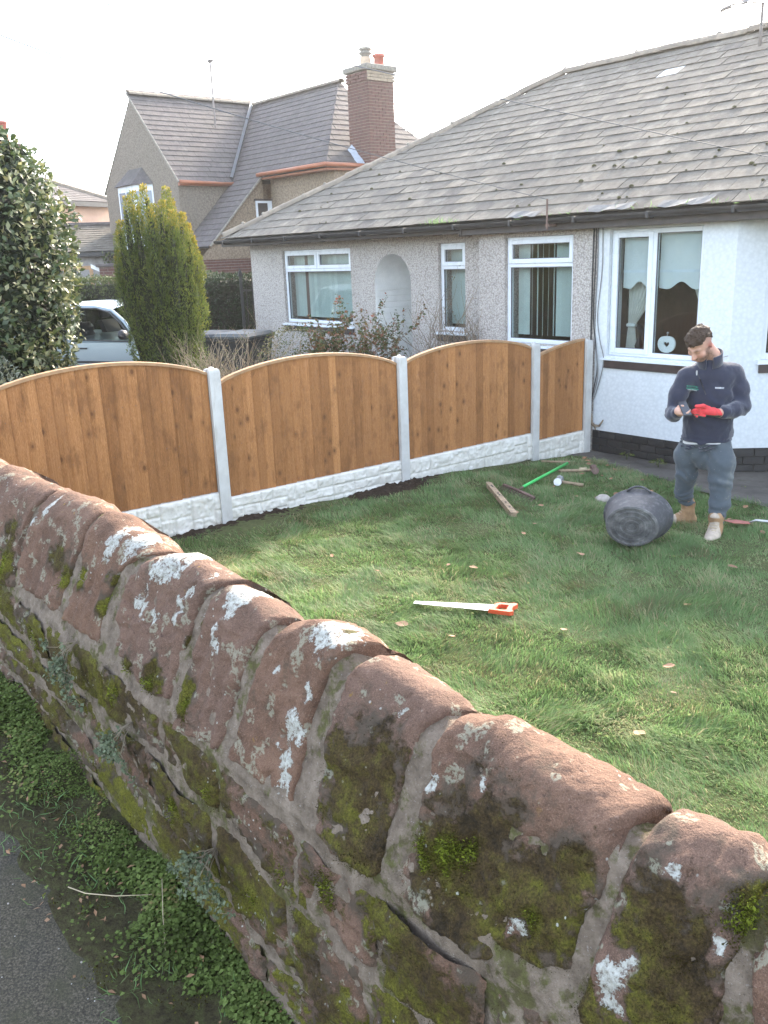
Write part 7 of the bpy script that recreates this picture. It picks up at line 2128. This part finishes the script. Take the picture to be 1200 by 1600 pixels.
# boots
def boot(ank, toe_dir, pale):
    a = np.array(ank); d = np.array(toe_dir, float); d /= np.linalg.norm(d); pr = np.array((-d[1], d[0], 0))
    Bt = Sdf(a - (.2, .24, .11), a + (.2, .2, .12), .0056)
    Bt.path([a + (0, 0, .085), a + (0, 0, .0), a + d * .03 + (0, 0, -.05)], [.052, .050, .048], .02)
    Bt.path([a - d * .035 + (0, 0, -.055), a + d * .06 + (0, 0, -.055), a + d * .135 + (0, 0, -.060)], [.042, .047, .041], .03)
    Bt.D[:, :, Bt.ax[2] < a[2] - .092] = 1
    Bt.warp(lambda P: .002 * vnoise(P, 40, 6, 3))
    b = wrap('boot', Bt.mesh('boot'), [M['boot'], M['boot_pale']], man, True)
    for q_ in b.data.polygons:
        if (np.array(q_.center) - a) @ d > (.035 if pale else .10): q_.material_index = 1
    sl = MB(); vs = []
    outl = [(-.085, 0), (-.07, .036), (-.02, .042), (.05, .046), (.12, .046), (.165, .030), (.180, 0), (.165, -.030), (.12, -.046), (.05, -.046), (-.02, -.042), (-.07, -.036)]
    for z in (-.112, -.085):
        for u, v in outl:
            q = a + d * u + pr * v; vs.append((q[0], q[1], a[2] + z))
    n_ = len(outl)
    sl.add(vs, [tuple(range(n_))[::-1], tuple(range(n_, 2 * n_))] + [(i, (i + 1) % n_, n_ + (i + 1) % n_, n_ + i) for i in range(n_)]).build('sole', M['sole'], b)
    mb = MB()
    for k in range(5):
        c = a + d * (.045 + .012 * k) + np.array((0, 0, .035 - .017 * k))
        mb.tube([c - pr * .026 + (0, 0, -.006), c + d * .008, c + pr * .026 + (0, 0, -.006)], .0036, 4)
    mb.build('laces', M['straw'], b)
    cu_ = MB(); vs = []
    for k in range(15):
        w = 2 * pi * k / 14
        vs += [(a[0] + .055 * cos(w), a[1] + .055 * sin(w), a[2] + .055 + .008 * sin(3 * w)), (a[0] + .060 * cos(w), a[1] + .060 * sin(w), a[2] + .09)]
    cu_.add(vs, [(2 * k, 2 * k + 2, 2 * k + 3, 2 * k + 1) for k in range(14)]).build('boot_cuff', M['boot'], b, True)
boot(Lf['ank'], (-.30, -1, 0), True)
boot(Rf['ank'], (-1, -.35, 0), False)
# glove: the same hand pose, a little fuller than the skin below
Gv = Sdf((-.11, -.26, .93), (.16, -.05, 1.09), .0038)
Gv.path([(.112, -.112, .985)] + gl_palm, [.031, .032, .031], .010)
for f in gl_f: Gv.path(f, [.0110, .0106, .0102, .0094], .003)
Gv.path(gl_t, [.016, .014, .012], .008)
Gv.warp(lambda P: .0012 * vnoise(P, 70, 5, 2))
glv = wrap('glove', Gv.mesh('glove'), M['glove'], man, True)
glv.data.materials.append(M['glove_palm'])
for pl_ in glv.data.polygons:
    if pl_.center[2] < .985 - .1 * (pl_.center[0] - .03) and pl_.normal[2] < -.1: pl_.material_index = 1
# phone in his hands: a thing of its own
ph = empty('phone', Matrix.LocRotScale(man.location, man.rotation_euler, man.scale) @ Vector(PH), radians(-20.6), 'dark smartphone held in both hands by the standing man', 'phone')
tm = Matrix.Rotation(radians(28), 4, 'Z') @ Matrix.Rotation(radians(38), 4, 'X')
mb = MB().box(-.036, .036, -.074, .074, -.0042, .0042, 0, .0035); mb.v = [tuple(tm @ Vector(v)) for v in mb.v]; pb = mb.build('case', M['phone'], ph)
mb = MB().box(-.033, .033, -.070, .070, .0043, .0050); mb.v = [tuple(tm @ Vector(v)) for v in mb.v]; mb.build('screen', M['screen'], ph)
# ---------------------------------------------------------------- things lying on the lawn
M['bucket'] = (lambda g: g.fin(g.mix(g.step(g.noise(g.obj(), 16, 7, .75), .46, .72), (.052, .053, .058), (.15, .15, .155)), .7, g.bump(g.noise(g.obj(), 40, 4), .3, .004)))(G('dusty_black_rubber'))
bk = empty('builders_bucket', (1.97, 6.60, .205), 0, 'large black rubber builders bucket lying on its side with its ringed base showing', 'bucket')
# axis: the base faces the camera, a little to the image left
bk.scale = (1, 1, .80)
ax = Vector((-.40, -.915, .04)).normalized()
bm_ = ax.to_track_quat('Z', 'Y').to_matrix().to_4x4()
g = G('dusty_bucket_base'); p = g.obj()
c = g.ramp(g.noise(p, 9, 6, .7), [(.35, (.05, .05, .05)), (.55, (.12, .12, .117)), (.75, (.25, .245, .235))])
M['bucket_base'] = g.fin(c, .85, g.bump(g.noise(p, 60, 5, .7), .6, .006), spec=.2)
rings = [(.200, .165), (.196, .176), (.178, .182), (.170, .176), (.150, .176), (.146, .180), (.132, .180), (.128, .176), (.106, .176), (.102, .180), (.086, .180), (.082, .176), (.062, .176), (.058, .180), (.044, .180), (.040, .176), (.022, .176), (.018, .181), (0, .181)]
wallp = [(.0, .150), (.18, .150), (.205, .0), (.232, -.14), (.262, -.176), (.268, -.186), (.274, -.182), (.272, -.165), (.256, -.150), (.246, -.12), (.238, -.06), (.224, .03), (.210, .11), (.203, .150), (.200, .165)]
MB().lathe(wallp, 56, 0, bm_).build('tub', M['bucket'], bk, auto=True)
MB().lathe(rings, 56, 0, bm_).build('base', M['bucket_base'], bk, auto=True)
for s_ in (-1, 1):
    pts = []
    for k in range(9):
        w = (k / 8 - .5) * 1.3; up_a = pi / 2 if s_ > 0 else -pi / 2
        r = .262 + .040 * cos(w / 1.3 * pi)
        pts.append(bm_ @ Vector((r * cos(up_a + w * .55) , r * sin(up_a + w * .55), -.155)))
    MB().tube(pts, .011, 6).build('handle', M['bucket'], bk, True)
def gpt(x, y, dz=0.0):
    hx, hy = W2H((x, y, 0)); return Vector((x, y, float(lawn_z(hx, hy)) + dz))
# hand saw
sw = empty('hand_saw', gpt(.79, 5.30, .045), atan2(5.48 - 5.30, .21 - .79), 'hand saw with an orange handle and bright blade lying on the lawn', 'saw')
mb = MB()
blade = [(.10, -.060), (.64, -.018), (.64, .022), (.08, .045)]
mb.prism(blade, .002, Matrix.Identity(4)); 
n = 60
mb.build('blade', M['steel'], sw)
mb = MB()
for k in range(n):
    x0, x1 = .11 + .53 * k / n, .11 + .53 * (k + 1) / n; y0 = -.060 + .042 * (k / n); y1 = -.060 + .042 * ((k + 1) / n)
    mb.add([(x0, y0, 0), (x1, y1, 0), ((x0 + x1) / 2, y0 - .006, 0), (x0, y0, .002), (x1, y1, .002), ((x0 + x1) / 2, y0 - .006, .002)], [(0, 2, 1), (3, 4, 5), (0, 3, 5, 2), (1, 2, 5, 4)])
mb.build('teeth', M['steel'], sw, kind='stuff')
M['orange'] = plain('orange_red_plastic', (.72, .115, .045), .45, .12, 14)
outer = [(.13, .052), (.10, -.055), (.07, -.075), (.02, -.070), (-.025, -.085), (-.045, -.070), (-.02, -.02), (-.02, .03), (-.035, .055), (-.01, .070), (.06, .062)]
inner = [(.085, .030), (.070, -.035), (.055, -.045), (.02, -.042), (.012, -.03), (.015, .0), (.012, .025), (.02, .036), (.06, .036), (.075, .035), (.082, .033)]
vs = []; n_ = len(outer)
for (a, b) in outer: vs += [(a, b, -.012), (a, b, .016)]
for (a, b) in [(.085, .034), (.078, -.030), (.062, -.045), (.03, -.045), (.012, -.040), (.008, -.03), (.012, -.01), (.014, .02), (.010, .034), (.025, .042), (.06, .042)]: vs += [(a, b, -.012), (a, b, .016)]
fs = []
for k in range(n_):
    k2 = (k + 1) % n_; o_ = 2 * n_
    fs += [(2 * k, 2 * k2, 2 * k2 + 1, 2 * k + 1), (o_ + 2 * k, o_ + 2 * k + 1, o_ + 2 * k2 + 1, o_ + 2 * k2), (2 * k + 1, 2 * k2 + 1, o_ + 2 * k2 + 1, o_ + 2 * k + 1), (2 * k, o_ + 2 * k, o_ + 2 * k2, 2 * k2)]
hdl = MB().add(vs, fs).build('handle', M['orange'], sw)
# rake: green handle, steel head with teeth
h0, h1, hd_ = gpt(2.09, 9.63, .06), gpt(1.33, 8.28, .06), None
rk = empty('garden_rake', h1, 0, 'garden rake with bright green handle lying near the fence corner', 'rake')
M['green'] = plain('bright_green_plastic', (.055, .52, .115), .4, .1, 8)
d = h0 - h1
MB().tube([d * .06, d * .3, d * .6, d * .98], [.015, .016, .016, .017], 8).build('handle', M['green'], rk, True)
MB().tube([(0, 0, -.005), d * .07], [.010, .013], 6).build('ferrule', M['rust'], rk, True)
a, b = gpt(1.215, 8.56, .035) - h1, gpt(1.43, 8.03, .03) - h1
hm = MB(); hm.tube([a, (a + b) / 2 + Vector((0, 0, .005)), b], .016, 6); hm.build('head', M['rust'], rk, True)
for k in range(14):
    p = a.lerp(b, k / 13); MB().tube([p, p + Vector((-.045, -.02, -.035))], [.007, .004], 5).build('tooth', M['rust'], rk)
# wooden stake
a, b = gpt(1.06, 8.70, .035), gpt(1.15, 7.45, .035)
st = empty('wooden_stake', a, 0, 'weathered timber stake lying on the grass beside the rake head', 'stake')
d = b - a; u_ = d.normalized(); sd_ = u_.cross(Vector((0, 0, 1))).normalized(); up2 = sd_.cross(u_)
vs = []
for t, w in ((0, .004), (.10, .026), (.97, .027), (1, .024)):
    for sx, sz in ((-1, -1), (1, -1), (1, 1), (-1, 1)): vs.append(d * t + sd_ * sx * w + up2 * sz * w * .9 + sd_ * (.003 * sin(t * 9)))
MB().add(vs, [(i * 4 + q, i * 4 + (q + 1) % 4, i * 4 + 4 + (q + 1) % 4, i * 4 + 4 + q) for i in range(3) for q in range(4)] + [(3, 2, 1, 0), (12, 13, 14, 15)]).build('shaft', M['old_wood'], st)
mb = MB()
for t in (.2, .24, .45, .5, .72, .85): 
    p = d * t + up2 * .0245; mb.box(p.x - .008, p.x + .008, p.y - .02, p.y + .02, p.z - .002, p.z + .0015)
mb.build('dark_scars', M['bark'], st)
# hammers
def hammer(hp0, hp1, label, head='lump'):
    e = empty('hammer', hp0, 0, label, 'hammer')
    d = hp1 - hp0; u = d.normalized(); s_ = u.cross(Vector((0, 0, 1))).normalized()
    MB().tube([d * .0, d * .5, d], [.014, .017, .019], 7).build('handle', M['old_wood'], e, True)
    q = MB(); q.tube([-s_ * .075 + Vector((0, 0, .01)), -s_ * .03, s_ * .03, s_ * .075 + Vector((0, 0, .012))], [.040, .036, .036, .041], 8); q.build('head', M['steel'] if head == 'lump' else M['rust'], e, auto=True)
    return e
hammer(gpt(1.79, 8.66, .05), gpt(2.02, 8.57, .03), 'lump hammer with grey steel head and short pale handle on the grass')
e = hammer(gpt(2.30, 9.27, .05), gpt(1.92, 9.30, .03), 'long-handled pick hammer beside the end of the green rake handle', 'pick')
MB().tube([gpt(2.22, 9.28, .055) - gpt(2.30, 9.27, .05), gpt(2.14, 9.29, .05) - gpt(2.30, 9.27, .05)], .022, 7).build('ferrule', M['straw'], e, True)
tag(MB().tube([gpt(1.83, 9.86, .03), gpt(2.15, 9.80, .035)], .014, 6).build('stick', M['old_wood'], None, True), 'short pale stick lying at the edge of the concrete path near the fence', 'stick')
# trowel by the man's boot
tr_ = empty('trowel', gpt(2.98, 7.07, .05), radians(-28), 'red-brown pointing trowel blade lying in the grass right of the boot', 'trowel')
MB().prism([(-.12, 0), (-.02, -.055), (.10, -.03), (.10, .03), (-.02, .055)], .004, Matrix.Identity(4)).build('blade', plain('rust_red_blade', (.33, .11, .085), .6, .3, 20), tr_)
MB().tube([(.09, 0, .004), (.14, 0, .03), (.26, 0, .03)], [.007, .010, .014], 6).build('handle', M['steel'], tr_, True)
tag(MB().lathe([(0, -.02), (.05, -.02), (.06, .005), (.04, .03), (0, .034)], 9, 0, Matrix.Translation(gpt(2.08, 8.02, .02)) @ Matrix.Rotation(.3, 4, 'X') @ Matrix.Scale(1.3, 4, (1, 0, 0))).build('stone', M['pebble'], None, True), 'pinkish grey stone on the grass behind the bucket', 'stone')

# ---------------------------------------------------------------- grass: real blades, tufted and combed by the weather
def in_fence(x, y):                                         # distance to the fence line in the house frame
    return x + .16 - .046 * (y + 3.04)
def value(P, sc, seed): return vnoise(P, sc, seed, 3)
NB = 390000
xs_, ys_ = [], []
tot = 0
while tot < NB:
    n = 400000
    x = rng.uniform(-.1, 7.6, n); y = rng.uniform(-7.4, -.25, n)
    d = np.hypot(x - 6.549, y + 8.931)
    # only the part of the lawn that stands clear behind the wall, densest near the camera
    keep = rng.random(n) < np.clip((4.2 / d) ** 1.5, .12, 1)
    fd = in_fence(x, y)
    keep &= rng.random(n) < np.clip((fd - .07) / .28, 0, 1) ** 1.2
    keep &= y < path_edge(x) + .03 * rng.normal(size=n)
    # bare-ish soil where the posts were dug in
    for sx, sy, r in ((-.03, -5.0, .32), (.02, -3.2, .30)):
        keep &= rng.random(n) < np.clip((np.hypot(x - sx, (y - sy) * .6) - r * .45) / r, 0, 1)
    # behind the wall within the camera's blind strip nothing is needed
    keep &= (y > -7.3)
    keep &= rng.random(n) < .80 + .35 * value(np.stack([x, y], 1), 3.5, 201)
    x, y, d = x[keep], y[keep], d[keep]
    p = np.array(HO)[:2] + np.outer(x, np.array(E1)[:2]) + np.outer(y, np.array(E2)[:2])
    zc = p[:, 1] * cos(PITCH) + 2.3 * sin(PITCH); u = p[:, 0] / zc
    k2 = (u > -.55) & (u < .85)
    xs_.append(x[k2]); ys_.append(y[k2]); tot += k2.sum()
x = np.concatenate(xs_)[:NB]; y = np.concatenate(ys_)[:NB]
f2 = np.stack([x, y], 1); n = len(x)
d = np.hypot(x - 6.549, y + 8.931)
tuft = value(f2, 2.3, 210) * .5 + value(f2, 5.0, 211) * .9
ln = (.054 + .042 * np.clip(tuft, -.9, 1.2)) * rng.uniform(.55, 1.35, n) * np.clip(.6 + .4 * (in_fence(x, y)) / .3, .6, 1)
ln = np.clip(ln, .018, .13)
ang = 2.6 * value(f2, 1.1, 212) + 2.2 * value(f2, 4.0, 213) + rng.normal(0, .7, n) + 3.6
lean_ = np.clip(1.15 + .5 * value(f2, 2.9, 214) + rng.normal(0, .35, n), .15, 2.2)
dx, dy = np.cos(ang), np.sin(ang)
z0 = lawn_z(x, y) + 0.014 * vnoise(f2, 1.6, 5, 3) - .006
w = np.clip(.0016 + .00042 * d, .0022, .0058) * rng.uniform(.7, 1.25, n)
sxv, syv = -np.sin(ang + rng.normal(0, .8, n)), np.cos(ang + rng.normal(0, .8, n))
hz = ln / np.sqrt(1 + lean_ ** 2); hx = hz * lean_
P0 = np.stack([x, y, z0], 1); P1 = P0 + np.stack([dx * hx * .38, dy * hx * .38, hz * .62], 1); P2 = P0 + np.stack([dx * hx, dy * hx, hz * .95], 1)
sv = np.stack([sxv * w, syv * w, 0 * w], 1) * .5
Vg = np.stack([P0 - sv, P0 + sv, P1 + sv * .8, P1 - sv * .8, P2], 1).reshape(-1, 3)
o_ = (np.arange(n) * 5)[:, None]
Fg = np.concatenate([o_ + np.array([[0, 1, 2]]), o_ + np.array([[0, 2, 3]]), o_ + np.array([[3, 2, 4]])], 0)
tn = np.clip(.57 + .20 * value(f2, 1.6, 220) + .34 * value(f2, 5.0, 221) + rng.normal(0, .17, n), 0.0, .97)
tn = np.where(rng.random(n) < .04 + .16 * np.clip(value(f2, 3.0, 222), 0, 1), 1.0, tn)
me = fast_mesh('grass', Vg, Fg); set_attr(me, 'tone', np.repeat(tn, 5))
gr_ = wrap('grass', me, M['grass'], None, False, 'stuff')
gr_.location = HO; gr_.rotation_euler = (0, 0, HA)
# broad-leaved weeds among the grass and along the path
n = 1500
x = rng.uniform(.1, 5.2, n); y = rng.uniform(-7.2, -.6, n)
k = value(np.stack([x, y], 1), 2.2, 240) > .12; x, y = x[k], y[k]
P = np.stack([x, y, lawn_z(x, y) + rng.uniform(.015, .045, len(x))], 1)
lw = leaves_obj('lawn_weeds', leaf_mesh(P, rand_dirs(len(x)) * [1, 1, .3] + [0, 0, .12], rand_dirs(len(x)) * .3 + [0, 0, 1], rng.uniform(.018, .038, len(x)), .6, .1), M['leaf_weed'])
lw.location = HO; lw.rotation_euler = (0, 0, HA)
def weed(x, y, n, r, label):
    e = empty('garden_weed', HW(x, y, float(lawn_z(x, y)) + .02), HA, label, 'weed')
    a = rng.uniform(0, 2 * pi, n); rad = r * np.sqrt(rng.random(n)); P = np.stack([rad * np.cos(a) * .6, rad * np.sin(a) * .6, .02 + .05 * rng.random(n)], 1)
    leaves_obj('leaves', leaf_mesh(P, np.stack([np.cos(a), np.sin(a), .5 * rng.random(n)], 1), rng.normal(0, .3, (n, 3)) + [0, 0, 1], rng.uniform(.03, .06, n), .5, .1), M['leaf_weed'], e, None)
    MB().tube([(0, 0, -.02), (0, 0, .04)], .006, 5).build('stem', M['leaf_weed'], e)
weed(1.12, -.28, 60, .13, 'bright green leafy weed on the path against the black plinth')
weed(.62, -.16, 26, .10, 'small weed at the foot of the white wall left of the leafy weed')
# fallen leaves, each one curled its own way
def fallen(x, y, s, label, rz):
    r = random.Random(int(x * 991 + y * 77))
    cvz = r.uniform(.15, .5)
    pts = [(0, -.5), (.22, -.32), (.36, -.05), (.30, .2), (.12, .42), (0, .55), (-.14, .40), (-.32, .18), (-.35, -.06), (-.2, -.33)]
    vs = [(0, 0, .10)] + [(a * (1 + r.uniform(-.12, .12)), b * (1 + r.uniform(-.1, .1)), .10 + cvz * (a * a * 1.6 + .5 * abs(b) * r.random())) for a, b in pts]
    vs = [(a * s, b * s, c * s) for a, b, c in vs]; n = len(pts)
    o = MB().add(vs, [(0, 1 + i, 1 + (i + 1) % n) for i in range(n)]).build('fallen_leaf', M['dead_leaf'])
    o.location = HW(x, y, float(lawn_z(x, y)) + .032); o.rotation_euler = (r.uniform(-.3, .3), r.uniform(-.3, .3), rz)
    tag(o, label, 'leaf', 'fallen leaves on the lawn')
special = {0: 'brown leaf on the grass directly in front of the bucket', 1: 'tan leaf at the right edge below the boots', 2: 'reddish-brown leaf on the grass right of centre, below the bucket', 4: 'orange-brown curled leaf on the grass below the hand saw', 5: 'pale orange leaf at the near end of the wooden stake', 3: 'curled brown leaf on the near grass above the wall coping'}
LV = [(2.65,-3.72),(3.67,-3.09),(3.75,-4.05),(4.44,-5.61),(2.66,-5.55),(1.55,-3.21),(1.15,-2.18),(1.56,-2.35),(1.63,-1.98),(1.74,-1.97),(2.24,-1.97),(1.87,-1.57),(3.0,-1.56),(3.32,-2.21),(3.60,-3.2),(1.27,-1.39),(1.12,-1.34),(.93,-1.43),(1.51,-1.18),(4.33,-5.14),(4.15,-4.89),(1.99,-3.61),(1.56,-2.87),(2.75,-2.78),(2.93,-2.02),(2.08,-4.57),(2.26,-4.49),(1.32,-4.07),(3.01,-5.46),(3.43,-4.91),(1.79,-5.03),(1.27,-5.05),(2.38,-1.25),(2.79,-1.48),(.75,-1.84),(1.89,-3.35),(1.78,-1.79),(1.97,-2.22),(.5,-.75),(.62,-.9),(.8,-.8),(1.0,-.95),(.35,-.62)]
for i, (x, y) in enumerate(LV):
    fallen(x, y, random.uniform(.065, .10) if i < 6 else random.uniform(.04, .075), special.get(i, 'small brown fallen leaf in the litter by the path edge near the last fence post' if i > 37 else 'small curled brown fallen leaf on the open lawn' if y < -3 else 'small curled brown fallen leaf in the grass around the tools and bucket'), random.uniform(0, 6.28))
# ---------------------------------------------------------------- thin haze in the air, added for the veiling low-sun glare
hz = bpy.data.materials.new('thin_haze'); hz.use_nodes = True
hn = hz.node_tree; hn.nodes.remove(hn.nodes['Principled BSDF'])
pv = hn.nodes.new('ShaderNodeVolumePrincipled')
pv.inputs['Color'].default_value = (.93, .93, .92, 1); pv.inputs['Density'].default_value = .0009; pv.inputs['Anisotropy'].default_value = .6
hn.links.new(pv.outputs[0], hn.nodes['Material Output'].inputs['Volume'])
tag(MB().box(-150, 150, -60, 190, -3.4, 11.0).build('haze', hz), kind='stuff')
